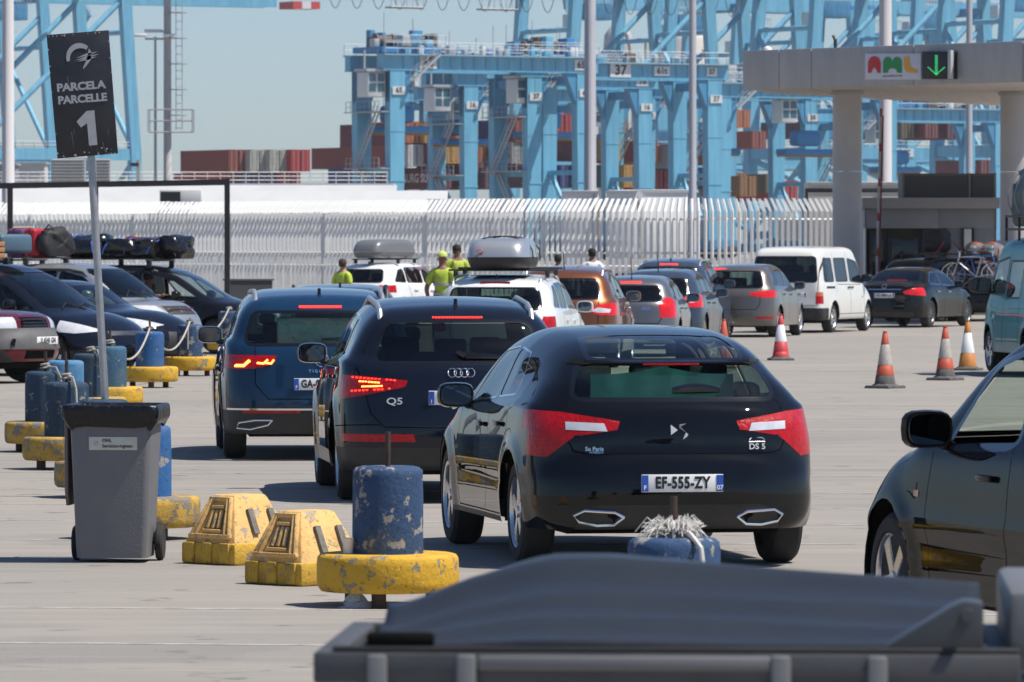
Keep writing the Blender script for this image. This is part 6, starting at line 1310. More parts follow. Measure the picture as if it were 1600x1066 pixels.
def crossbars(root, sh, xs, y=.62, up=.09):
    for x in xs:
        z = top_z(sh, x, 0) + up; b = MB(); b.add(*rbox((x, 0, z), (.07, y * 2 + .2, .03), .012))
        for sy in (1, -1): b.add(*rbox((x, sy * y, z - up * .6), (.1, .06, up * 1.2), .02))
        b.build('roof_bar', M_dark, root)
    return z
lamp_hi = lambda y0, z0, z1, lim=.55, m=None: ('tail_light', 'rear', [(y0, z0 + .02), (y0 + .1, z0), (1.1, z0), (1.1, z1), (y0 + .05, z1)], m or M_red, .002, True, lim)
M_redon = mat('red_lens_braking', (.6, .01, .012), .15, coat=.3, emit=(1, .03, .03), estr=.10, c2=(.38, .004, .006), nscale=14)

# ---- the queue further on
H_ = 1.50
root, c, sh = far_car('estate_car', 'slate blue estate car with black roof rails, behind the petrol blue SUV', 'estate', hatch_prof(4.6, 1.50), 4.6, .90, .97, 1.38, [lamp_hi(.55, .80, .98)], P_slate, 532, 78.5, 2, brake=True)
rails(root, sh, M_dark, .6, .5, 2.6, .07, .024); fin(root, sh, .75); H_est = root
root, c, sh = far_car('suv_car', 'white SUV with a grey roof box and a cloth hung in its side window', 'whitesuv', hatch_prof(4.35, 1.55), 4.35, .90, 1.0, 1.42, [lamp_hi(.55, .82, 1.0)], P_white, 553, 149, -29, rwz=(1.08, 1.36))
wsuv, wsuv_sh = root, sh
crossbars(root, sh, (1.1, 1.9), .6, .09); fin(root, sh, .7)
root, c, sh = far_car('suv_car', 'white SUV with a silver and black roof box on crossbars', 'duster', suv_prof(4.32, 1.585, -.03, 1.05), 4.32, .90, 1.05, 1.46, [lamp_hi(.66, .78, 1.0, .4)], P_white, 768, 86.5, -8, res=.04, rear=G_mid, rw=(.66, .60), rwz=(1.11, 1.38), extra=dict(arch_trim=.05, tumble=.26, k_r=.26))
dus, dus_sh = root, sh
rails(root, sh, M_rail, .62, .45, 2.5, .06); crossbars(root, sh, (1.0, 1.9), .66, .09); fin(root, sh, .5)
b = MB(); b.box((rear_x(sh, 0, 1.475) - .012, 0, 1.475), (.02, .42, .028)); b.build('brake_light', M_red, root)
b = MB(); b.add(*rbox((1.1, 0, top_z(sh, 1.1, 0) + .002), (.9, .8, .012), .004)); b.build('roof_glass', M_gloss, root)
xl = [('reversing_lens', 'rear', [(.46, .93), (.60, .90), (.78, .90), (.80, .955), (.6, .985)], M_clear, .004, True, .5), ('tail_light', 'rear', [(.40, .97), (.46, .91), (.62, .86), (1.1, .85), (1.1, 1.08), (.72, 1.05)], M_redon, .002, True, .62), ('bumper_insert', 'rear', [(-1, .1), (1, .1), (1, .45), (-1, .45)], M_dark, 0., False, .5)]
root, c, sh = far_car('suv_car', 'metallic bronze SUV with long red tail lamps in the queue', 'xtrail', suv_prof(4.64, 1.655, .02, 1.05), 4.64, .91, 1.09, 1.50, xl, P_bronze, 876, 99.5, -5.5, res=.04, rwz=(1.14, 1.43))
rails(root, sh, M_rail, .62, .6, 2.6, .06); rod(root, sh, .65, .3)
root, c, sh = far_car('hatchback_car', 'small grey hatchback in the queue beside the bronze SUV', 'c108', hatch_prof(3.9, 1.45), 3.9, .83, .98, 1.33, [('tail_light', 'rear', [(.52, .93), (.56, .70), (1.1, .70), (1.1, 1.05), (.62, 1.06)], M_redon, .002, True, .5)], P_grey, 982, 109, -7, brake=True, rear=G_mid, rw=(.55, .5))
rod(root, sh, .55, .4); rear_text(root, sh, 'HDi', .09, M_chrome, -.30, .86, .002)
root, c, sh = far_car('hatchback_car', 'grey blue hatchback with round shoulders and wrapped red tail lamps', 'c4', hatch_prof(4.33, 1.53), 4.33, .89, 1.0, 1.41, [('reversing_lens', 'rear', [(.5, .89), (.74, .89), (.74, .945), (.52, .945)], M_clear, .004, True, .5), ('tail_light', 'rear', [(.40, .93), (.46, .87), (.7, .80), (1.1, .80), (1.1, 1.06), (.66, 1.05)], M_redon, .002, True, .6)], P_slate, 1022, 117, -9, rear=G_mid)
rod(root, sh, .6, .4)
root, c, sh = far_car('suv_car', 'dark blue SUV with silver roof rails ahead of the grey blue hatchback', 'bluesuv', suv_prof(4.5, 1.70, .0, 1.08), 4.5, .92, 1.1, 1.54, [lamp_hi(.5, .85, 1.02)], P_slate, 1041, 128, -9, brake=True)
rails(root, sh, M_rail, .62, .6, 2.6, .06); fin(root, sh, .7)
gl = [('tail_light', 'rear', [(.36, .955), (.40, .90), (.62, .86), (1.1, .85), (1.1, 1.02), (.62, 1.0)], M_redon, .002, True, .55), ('reflector', 'rear', [(.52, .40), (.86, .40), (.86, .45), (.52, .45)], M_red, .002, True, .3)]
root, c, sh = far_car('hatchback_car', 'taupe grey tall hatchback behind the white van', 'golf', hatch_prof(4.34, 1.575), 4.34, .90, 1.04, 1.45, gl, P_taupe, 1143, 131.5, -13, rear=G_mid, rwz=(1.08, 1.40))
b = MB(); b.box((rear_x(sh, .45, 1.46) - .012, .45, 1.46), (.03, .5, .045)); b.build('brake_light', M_redlit, root)
# white van
vp = [(.2, .28), (.05, .36), (.0, .5), (.02, .8), (.04, 1.05), (.10, 1.5), (.16, 1.78), (.28, 1.89), (.6, 1.935), (2, 1.95), (2.9, 1.94), (3.2, 1.89), (3.45, 1.68), (3.9, 1.16), (4.1, 1.07), (4.55, .92), (4.72, .75), (4.79, .5), (4.65, .28)]
vw = [([(.42, 1.17), (1.12, 1.17), (1.12, 1.66), (.5, 1.66)], G_dark, .03), ([(1.32, 1.17), (2.3, 1.17), (2.3, 1.66), (1.34, 1.66)], G_dark, .03), ([(2.5, 1.17), (3.55, 1.12), (3.2, 1.58), (2.52, 1.66)], G_dark, .03)]
vl = [('tail_light', 'rear', [(.74, .66), (1.2, .66), (1.2, .83), (.74, .83)], M_red, .004, True, .22), ('indicator', 'rear', [(.74, .83), (1.2, .83), (1.2, .92), (.74, .92)], M_amber, .004, True, .22),
      ('bumper', 'rear', [(-1.2, .2), (1.2, .2), (1.2, .56), (-1.2, .56)], M_dark, .02, False, .5), ('air_vent', 'side', [(.48, 1.0), (1.12, 1.0), (1.12, 1.05), (.48, 1.05)], M_dark, .004, True), ('front_bumper', 'front', [(-1.2, .2), (1.2, .2), (1.2, .58), (-1.2, .58)], M_dark, .015, False, 4.3),
      ('indicator', 'side', [(3.35, .78), (3.42, .78), (3.42, .82), (3.35, .82)], M_amber, .004, True)]
sp = dict(id='t4', L=4.79, cat='van', prof=vp, plan=std_plan(4.79, .92, .95), belt=[(0, 1.1), (4.79, 1.05)], ra=.98, fa=3.9, wr=.325, k_r=.14, k_t=.13, bow_r=.05, bow_f=.3, tumble=.16, step=.01, crown=.04, glass=G_dark, glass_front=G_clear, trim=M_dark, rim='seven', zcut=.3, arch=.40,
    side_windows=vw, rear_window=[[(-.74, 1.16), (.74, 1.16), (.68, 1.70), (-.68, 1.70)]], windshield=[[(-.72, 1.2), (.72, 1.2), (.64, 1.72), (-.64, 1.72)]], inlays=vl, mirrors=[(3.55, .88, 1.22, M_dark, 1.1)], gap=.014,
    seams=[('rear', [(.78, 1.78), (.78, .62)]), ('rear', [(-.78, 1.78), (-.78, .62)]), ('rear', [(-.78, .62), (.78, .62)]), ('side', [(2.4, 1.8), (2.4, .42)]), ('side', [(1.26, 1.8), (1.26, .9)]), ('side', [(3.5, 1.1), (3.55, .42)]), ('side', [(1.26, .42), (3.5, .42)]), ('side', [(1.4, 1.09), (3.3, 1.07)])], handles=[(2.28, 1.02), (2.55, 1.02)], handle_mat=M_dark, seat_z=.25)
root, c, sh = make_car('white_van', 'white passenger van with dark tinted windows', sp, P_cream, GX(1224, 138), yaw(-18.5), .04)
add_plate(root, rear_x(sh, .2, .86) - .02, -.28, .86, '6 KWT', None, 'F', .5)
b = MB(); b.add(*rbox((rear_x(sh, 0, .98) - .02, 0, .99), (.05, .5, .07), .02)); b.build('tailgate_handle', P_cream, root)
# black saloon
sp_ = [(.3, .17), (.05, .25), (0, .45), (.01, .65), (.02, .88), (.06, 1.0), (.3, 1.05), (.62, 1.08), (.95, 1.22), (1.35, 1.37), (1.8, 1.43), (2.3, 1.44), (2.8, 1.36), (3.25, 1.12), (3.5, 1.0), (4.1, .92), (4.5, .75), (4.67, .55), (4.69, .4), (4.55, .17)]
sp = dict(id='saloon', L=4.69, prof=sp_, plan=std_plan(4.69, .905), belt=[(0, 1.0), (1, 1.0), (3.2, .95), (4.69, .85)], ra=.95, fa=3.8, wr=.335, k_r=.36, bow_r=.14, tumble=.5, glass=G_dark, glass_front=G_clear, rim='ten', gap=.014, trim=M_chrome,
    side_windows=[([(1.05, 1.06), (1.85, 1.03), (1.85, 1.32), (1.5, 1.30)], G_dark), ([(1.94, 1.03), (2.95, 1.0), (2.55, 1.28), (1.95, 1.33)], G_mid)], rear_window=[[(-.60, 1.10), (.60, 1.10), (.50, 1.36), (-.50, 1.36)]], windshield=[[(-.6, 1.05), (.6, 1.05), (.5, 1.34), (-.5, 1.34)]],
    inlays=[('tail_light', 'rear', [(.46, .87), (.50, .80), (1.1, .74), (1.1, .95), (.74, .955)], M_redon, .002, True, .5), ('chrome_strip', 'rear', [(-.42, .905), (.42, .905), (.42, .925), (-.42, .925)], M_chrome, .004, False, .3), ('bumper_insert', 'rear', [(-.7, .1), (.7, .1), (.7, .38), (-.7, .38)], M_dark, 0., False, .4)],
    mirrors=[(2.85, .88, 1.03)], handles=[(1.45, .86), (2.3, .85)], handle_mat=M_chrome, seams=[('rear', [(.62, 1.02), (.60, .66), (-.60, .66), (-.62, 1.02)]), ('side', [(1.9, 1.0), (1.9, .32)]), ('side', [(3.0, .96), (3.05, .32)])])
root, c, sh = make_car('saloon_car', 'black saloon with dark spoked wheels ahead of the white van', sp, P_black, GX(1381, 146.5), yaw(-22), .04)
add_plate(root, rear_x(sh, 0, .76) - .014, 0, .77, 'GC-800-LA', 'F', '69')
b = MB(); b.box((1.0, 0, 1.13), (.03, .5, .03)); b.build('brake_light', M_redlit, root)
rear_loop(root, sh, 'emblem', ell(0, .985, .05, .05, 16), .007, M_chrome, .015); rear_text(root, sh, 'C 250', .05, M_chrome, -.52, .985, .001)
# cars beyond the saloon
root, c, sh = far_car('suv_car', 'dark SUV with a black bag strapped on its roof, beyond the black saloon', 'xtrail', suv_prof(4.64, 1.655, .02, 1.05), 4.64, .91, 1.09, 1.50, xl, P_night, 1400, 157.5, -40)
rails(root, sh, M_dark, .62, .6, 2.6, .06); far_suv, far_suv_sh = root, sh; crossbars(root, sh, (1.1, 2.0), .6, .09)
root, c, sh = far_car('estate_car', 'black estate car carrying bicycles on a rear rack under the canopy', 'estate', hatch_prof(4.6, 1.50), 4.6, .90, .97, 1.38, [lamp_hi(.55, .78, .98, .55, M_redon)], P_black, 1526, 158, -12)
bike_car, bike_sh = root, sh; crossbars(root, sh, (1.2, 2.0), .6, .09)

# ---- cars on the left, their noses to the right
def nose(px, d): return GX(px, d)
def front_text(root, sh, body, size, m, y, z, bold=.002, xs=1., up=None):
    x = front_x(sh, y, z); return text(body, size, m, root, (x + .012, y, z), (0, 1, 0), up or (-.5, 0, 1), xs, bold, 'badge_lettering', ext=.002)
# red off-roader
fp = [(.2, .3), (.03, .36), (.0, .5), (.02, 1.0), (.1, 1.4), (.22, 1.68), (.4, 1.73), (1.2, 1.76), (2.2, 1.75), (2.6, 1.68), (3.05, 1.25), (3.2, 1.1), (3.6, 1.07), (4.05, 1.02), (4.22, .94), (4.28, .78), (4.36, .66), (4.38, .48), (4.3, .3)]
fl = [('indicator', 'front', [(.70, .80), (1.2, .80), (1.2, .96), (.70, .96)], M_amber, .004, True, 3.9), ('headlight', 'front', [(.42, .80), (.71, .80), (.71, .96), (.42, .96)], M_clear, .004, True, 3.9), ('grille', 'front', [(-.34, .80), (.34, .80), (.31, .96), (-.31, .96)], M_gloss, -.01, False, 3.9),
      ('lower_grille', 'front', [(-.36, .36), (.36, .36), (.36, .48), (-.36, .48)], M_void, -.01, False, 3.9), ('bumper', 'front', [(-1.2, .5), (1.2, .5), (1.2, .80), (-1.2, .80)], mat('grey_bumper', (.09, .09, .09), .6, c2=(.12, .115, .11)), .012, False, 3.75), ('bumper_side', 'front', [(.5, .3), (1.2, .3), (1.2, .5), (.72, .5)], M_dark, .012, True, 3.75)]
sp = dict(id='freel', L=4.38, prof=fp, plan=std_plan(4.38, .90, .92), belt=[(0, 1.1), (4.38, 1.0)], ra=.85, fa=3.5, wr=.36, k_r=.2, bow_f=.14, tumble=.2, arch_trim=.06, zcut=.32, glass=G_dark, glass_front=G_mid, side_windows=wins(1.16, 1.6, .4, 2.9), windshield=[[(-.62, 1.2), (.62, 1.2), (.55, 1.62), (-.55, 1.62)]], rear_window=[], inlays=fl, mirrors=[(2.75, .88, 1.2, M_dark)], rim='five')
root, c, sh = make_car('offroad_car', 'wine red off-road car with grey bumper, nose showing at the left edge', sp, P_wine, nose(66, 89), R(-31), .032, anchor=4.38)
add_plate(root, front_x(sh, .12, .62) + .022, .12, .62, 'V 4545 GN', None, None, face=1); front_text(root, sh, 'LAND ROVER', .075, M_chrome, .02, 1.0, .002, 1.25)
for sy in (1, -1):
    b = MB(); b.lathe([(.0, 0), (.055, 0), (.055, .02)], (front_x(sh, .56 * sy, .6) + .012, .56 * sy, .6), 'X', 16); b.build('fog_lamp', M_void, root)
for i in range(3):
    b = MB(); b.box((front_x(sh, 0, .88) - .002, 0, .83 + .05 * i), (.03, .62, .016)); b.build('grille_bar', M_dark, root)
# dark people carrier
ep = [(.3, .2), (.05, .28), (0, .5), (.03, .9), (.12, 1.15), (.3, 1.5), (.45, 1.63), (.8, 1.69), (1.6, 1.72), (2.2, 1.69), (2.7, 1.53), (3.3, 1.23), (3.68, 1.03), (4.1, .93), (4.42, .79), (4.62, .6), (4.66, .42), (4.55, .2)]
el = [('headlight', 'front', [(.50, .70), (.84, .66), (1.2, .74), (1.2, .88), (.84, .86)], M_clear, .004, True, 3.85), ('grille', 'front', [(-.46, .63), (.46, .63), (.44, .70), (-.44, .70)], M_dark, -.004, False, 4.0), ('lower_grille', 'front', [(-.5, .30), (.5, .30), (.5, .44), (-.5, .44)], M_void, -.006, False, 4.0)]
ew = [([(.45, 1.15), (1.1, 1.12), (1.12, 1.55), (.62, 1.52)], G_dark), ([(1.2, 1.12), (2.0, 1.1), (2.0, 1.58), (1.2, 1.57)], G_dark), ([(2.1, 1.1), (2.88, 1.07), (2.52, 1.45), (2.1, 1.56)], G_mid), ([(2.98, 1.04), (3.36, 1.01), (2.70, 1.40), (2.64, 1.38)], G_mid)]
sp = dict(id='espace', L=4.66, prof=ep, plan=std_plan(4.66, .93), belt=[(0, 1.05), (3., 1.0), (3.8, .93), (4.66, .8)], ra=.85, fa=3.7, wr=.335, bow_f=.34, tumble=.3, glass=G_dark, glass_front=G_clear, side_windows=ew, windshield=[[(-.68, 1.04), (.68, 1.04), (.58, 1.58), (-.58, 1.58)]], rear_window=[], inlays=el, mirrors=[(2.95, .9, 1.1)], seams=[('side', [(2.05, 1.08), (2.05, .35)]), ('side', [(3.4, .98), (3.2, .35)])], gap=.012)
root, c, sh = make_car('people_carrier_car', 'dark blue people carrier with large windscreen beside the red off-road car', sp, P_night, nose(212, 93.5), R(-33), .032, anchor=4.66)
esp, esp_sh = root, sh; rails(root, sh, M_dark, .66, .6, 2.2, .05); crossbars(root, sh, (.95, 1.7), .62, .09)
for i in range(3):
    b = MB(); b.tube([(front_x(sh, y, .645 + .02 * i) + .004, y, .645 + .02 * i) for y in np.linspace(-.42, .42, 7)], .005, n=5); b.build('grille_bar', M_chrome, root)
def wipers(root, sh, x, z):
    for y0, y1 in ((.5, .0), (.0, -.45)):
        b = MB(); b.tube([(x, y0, top_z(sh, x, y0) + .015), (x - .22, (y0 + y1) / 2, top_z(sh, x - .22, (y0 + y1) / 2) + .02), (x - .12, y1, top_z(sh, x - .12, y1) + .02)], .01, n=5); b.build('wiper', M_dark, root)
wipers(root, sh, 3.72, 1.0)
# blue hatchback nose
bl = [('headlight', 'front', [(.40, .72), (.8, .66), (1.2, .74), (1.2, .86), (.8, .86)], M_clear, .004, True, 3.95), ('grille', 'front', [(-.5, .34), (.5, .34), (.42, .62), (-.42, .62)], M_dark, -.006, False, 4.0)]
sp = dict(id='peug', L=4.69, prof=sp_, plan=std_plan(4.69, .88), belt=[(0, 1.0), (3., .95), (4.69, .8)], ra=.8, fa=3.8, wr=.32, bow_f=.34, glass=G_dark, glass_front=G_clear, side_windows=[([(1.05, 1.06), (1.85, 1.03), (1.85, 1.32), (1.5, 1.30)], G_dark), ([(1.94, 1.03), (2.95, 1.0), (2.55, 1.28), (1.95, 1.33)], G_mid)], windshield=[[(-.6, 1.05), (.6, 1.05), (.5, 1.34), (-.5, 1.34)]], rear_window=[], inlays=bl, mirrors=[(2.85, .85, 1.0)])
root, c, sh = make_car('saloon_car', 'dark blue saloon nose showing between the people carrier and the silver SUV', sp, P_night, nose(296, 98.5), R(-26), .04, anchor=4.69)
x = front_x(sh, 0, .68) + .01; b = MB(); b.add([(x, -.05, .72), (x + .004, 0, .76), (x, .05, .72), (x + .01, .03, .64), (x + .012, 0, .62), (x + .01, -.03, .64)], [(0, 1, 2, 3, 4, 5)]); b.build('emblem', M_chrome, root, fix=False)
# silver SUV nose
sl = [('headlight', 'front', [(.46, .80), (1.2, .80), (1.2, .98), (.5, .95)], M_clear, .004, True, 3.6), ('grille', 'front', [(-.42, .80), (.42, .80), (.40, .95), (-.40, .95)], M_dark, -.006, False, 3.6), ('bumper', 'front', [(-1.2, .3), (1.2, .3), (1.2, .62), (-1.2, .62)], mat('grey_bumper', (.09, .09, .09)), .01, False, 3.6)]
sp = dict(id='rav', L=4.3, prof=suv_prof(4.3, 1.68, 0., 1.08), plan=std_plan(4.3, .88), belt=[(0, 1.1), (4.3, 1.0)], ra=.85, fa=3.45, wr=.35, bow_f=.2, glass=G_dark, glass_front=G_mid, side_windows=wins(1.14, 1.53), windshield=[[(-.62, 1.12), (.62, 1.12), (.54, 1.56), (-.54, 1.56)]], rear_window=[], inlays=sl, mirrors=[(2.75, .86, 1.14)], arch_trim=.04)
root, c, sh = make_car('suv_car', 'silver SUV with suitcases on its roof, nose to the right', sp, P_silver, nose(298, 105.5), R(-30), .04, anchor=4.3)
rav, rav_sh = root, sh; rails(root, sh, M_dark, .62, .5, 2.6, .06); crossbars(root, sh, (.8, 1.3), .62, .10); wipers(root, sh, 3.4, 1.0)
rear = ell(0, .875, .06, .04, 14); b = MB(); b.tube([(front_x(sh, y, z) + .012, y, z) for y, z in rear + rear[:2]], .008, n=6); b.build('emblem', M_chrome, root)
for i in range(2):
    b = MB(); b.box((front_x(sh, 0, .88) + .0, 0, .845 + .06 * i), (.02, .76, .018)); b.build('grille_bar', M_chrome, root)
# black people carrier with sacks on the roof
zp = [(.3, .2), (.05, .28), (0, .5), (.03, .9), (.1, 1.12), (.25, 1.42), (.4, 1.54), (.8, 1.6), (1.6, 1.63), (2.2, 1.60), (2.7, 1.45), (3.25, 1.16), (3.55, 1.02), (4.0, .92), (4.3, .76), (4.44, .58), (4.47, .42), (4.35, .2)]
zw = [([(.4, 1.1), (1.05, 1.08), (1.05, 1.47), (.55, 1.45)], G_dark), ([(1.12, 1.08), (1.95, 1.06), (1.95, 1.5), (1.14, 1.49)], G_dark), ([(2.03, 1.05), (2.84, 1.02), (2.5, 1.38), (2.04, 1.49)], 'open'), ([(2.92, 1.0), (3.22, .98), (2.66, 1.33), (2.58, 1.33)], G_clear)]
sp = dict(id='zaf', L=4.47, prof=zp, plan=std_plan(4.47, .90), belt=[(0, 1.02), (3., .97), (4.47, .82)], ra=.85, fa=3.55, wr=.325, bow_f=.3, tumble=.3, glass=G_dark, glass_front=G_clear, trim=M_gloss, side_windows=zw, windshield=[[(-.64, 1.03), (.64, 1.03), (.54, 1.5), (-.54, 1.5)]], rear_window=[], inlays=[], mirrors=[(2.75, .88, 1.07)], seats=(2.05, 1.2))
root, c, sh = make_car('people_carrier_car', 'black people carrier with plastic wrapped bundles on its roof', sp, P_black, nose(436, 113), R(-17), .035, anchor=4.47)
zaf, zaf_sh = root, sh; zbar = crossbars(root, sh, (1.15, 2.15), .6, .11)
for sy in (1, -1):
    b = MB(); b.tube([(1.0, sy * .905, 1.015), (2.0, sy * .9, 1.0), (2.95, sy * .885, .96)], .009, n=5); b.build('chrome_strip', M_chrome, root)

# ---- car at the right edge and the teal van
kp = [(.3, .2), (.05, .28), (0, .5), (.03, .85), (.12, 1.05), (.3, 1.4), (.45, 1.52), (.8, 1.58), (1.5, 1.61), (2.05, 1.585), (2.5, 1.46), (3.0, 1.2), (3.35, 1.04), (3.8, .95), (4.1, .82), (4.24, .62), (4.27, .42), (4.15, .2)]
kw = [([(.95, 1.06), (1.62, 1.035), (1.62, 1.46), (1.15, 1.44)], G_mid, .03), ([(1.75, 1.03), (2.66, 1.0), (2.34, 1.36), (1.77, 1.47)], 'open', .04)]
sp = dict(id='kia', L=4.27, prof=kp, plan=std_plan(4.27, .89), belt=[(0, 1.0), (3., .97), (4.27, .82)], ra=.8, fa=3.42, wr=.325, tumble=.34, glass=G_mid, glass_front=G_clear, side_windows=kw, windshield=[[(-.62, 1.04), (.62, 1.04), (.52, 1.47), (-.52, 1.47)]], rear_window=[], inlays=[('indicator', 'side', [(2.93, .74), (3.0, .74), (3.0, .77), (2.93, .77)], M_amber, .003, True)], mirrors=[(2.62, .86, 1.07, None, 1.08)], handles=[(1.2, .86), (1.98, .86)], crease=[(.62, .010, .05), (.5, -.008, .05)],
    seams=[('side', [(1.69, 1.0), (1.69, .6), (1.72, .3)]), ('side', [(2.78, .96), (2.82, .7), (2.78, .3)]), ('side', [(.92, 1.02), (.95, .8), (1.15, .5)])], seats=(1.75, .95))
sp['mirrors'] = [(2.62, .86, 1.07, P_brown, 1.08)]
root, c, sh = make_car('hatchback_car', 'glossy dark car cut off by the right edge, mirror and open front window showing', sp, P_brown, GX(1640, 31.4), yaw(16), .026, anchor=3.42)
rc = root; root.scale = (1, 1, 1.05)
b = MB(); b.box((1.3, .715, 1.2), (.28, .006, .22), Matrix.Rotation(-.33, 3, 'X')); 
o = b.build('window_sticker', mat('paper_white', (.75, .75, .72), .7), root)
for i in range(9):
    b = MB(); b.box((1.21 + .09 * (i % 3) + random.uniform(-.01, .01), .7205 - .034 * (i // 3 - 1) , 1.2 + .075 * (i // 3 - 1)), (.05, .004, .035), Matrix.Rotation(-.33, 3, 'X')); b.build('sticker_print', M_ink, o)
tp = [(.2, .3), (.04, .38), (0, .5), (.03, 1.1), (.1, 1.6), (.2, 1.95), (.45, 2.08), (1.5, 2.12), (3.3, 2.11), (3.7, 2.02), (4.02, 1.5), (4.22, 1.22), (4.45, 1.0), (4.58, .75), (4.62, .5), (4.5, .3)]
tw = [([(.5, 1.2), (1.5, 1.2), (1.5, 1.72), (.55, 1.72)], G_mid, .03), ([(1.7, 1.2), (2.6, 1.2), (2.6, 1.74), (1.7, 1.74)], G_mid, .03), ([(2.75, 1.25), (3.8, 1.25), (3.55, 1.72), (2.76, 1.8)], G_mid, .03)]
sp = dict(id='teal', L=4.62, cat='van', prof=tp, plan=std_plan(4.62, .92, .95), belt=[(0, 1.12), (4.62, 1.1)], ra=.95, fa=3.7, wr=.34, k_r=.16, bow_f=.14, tumble=.16, step=.01, zcut=.34, arch=.42, glass=G_mid, glass_front=G_mid, trim=M_dark, side_windows=tw[1:], windshield=[[(-.7, 1.32), (.7, 1.32), (.66, 1.92), (-.66, 1.92)]], rear_window=[], inlays=[], mirrors=[(3.75, .9, 1.38, M_dark, 1.5)], seams=[('side', [(2.68, 1.85), (2.68, .45)]), ('side', [(1.6, 1.85), (1.6, .45)]), ('side', [(3.6, 1.15), (3.3, .8), (3.25, .45)])], gap=.014, seat_z=.3)
root, c, sh = make_car('teal_van', 'teal panel van with a loaded roof rack at the right edge', sp, P_teal, GX(1617, 97), yaw(8), .04, anchor=4.4)
teal, teal_sh = root, sh
# ------------------------------------------------------------------ people
SK = mat('skin_brown', (.22, .10, .06), .6); SKL = mat('skin_tan', (.36, .19, .12), .6); HR = mat('hair_dark', (.012, .009, .008), .8); HRB = mat('hair_brown', (.06, .028, .016), .8); VEST = mat('hi_vis_yellow', (.46, .56, .05), .7, c2=(.34, .44, .04), nscale=14); REFL = mat('reflective_grey', (.35, .36, .38), .4); NAVYC = mat('navy_cloth', (.03, .04, .07), .9); SHIRT = mat('white_shirt', (.72, .72, .70), .85, c2=(.6, .6, .58), nscale=6); JEANS = mat('jeans', (.04, .06, .12), .9)
def skinned(name, verts, edges, m, parent, loc=(0, 0, 0), sub=2, root=0):
    me = bpy.data.meshes.new(name); me.from_pydata([v[:3] for v in verts], edges, []); me.materials.append(m); o = link(bpy.data.objects.new(name, me), parent, loc)
    bm = bmesh.new(); bm.from_mesh(me); ly = bm.verts.layers.skin.verify(); bm.verts.ensure_lookup_table()
    for i, v in enumerate(bm.verts): r = verts[i][3]; v[ly].radius = r if isinstance(r, tuple) else (r, r); v[ly].use_root = i == root
    bm.to_mesh(me); bm.free(); k = o.modifiers.new('skin', 'SKIN'); k.use_smooth_shade = True; s = o.modifiers.new('sub', 'SUBSURF'); s.levels = sub; s.render_levels = sub; return o
def hand(sk, parent, wrist, d, palm_n=(0, -1, 0)):
    d = Vector(d).normalized(); n = Vector(palm_n); s = d.cross(n).normalized(); w = Vector(wrist); pv = [(*(w), .026), (*(w + d * .05), .034), (*(w + d * .09), .032)]; e = [(0, 1), (1, 2)]
    o = skinned('hand', pv, e, sk, parent, sub=1)
    for k, l in ((-1.4, .06), (-.45, .075), (.45, .07), (1.4, .055)):
        q = w + d * .09 + s * k * .018; skinned('finger', [(*q, .0085), (*(q + d * l * .5 + n * .006), .008), (*(q + d * l + n * .022), .007)], [(0, 1), (1, 2)], sk, o, sub=1)
    q = w + d * .03 + s * .03; skinned('thumb', [(*q, .010), (*(q + s * .025 + d * .025), .009), (*(q + s * .035 + d * .05 + n * .01), .008)], [(0, 1), (1, 2)], sk, o, sub=1)
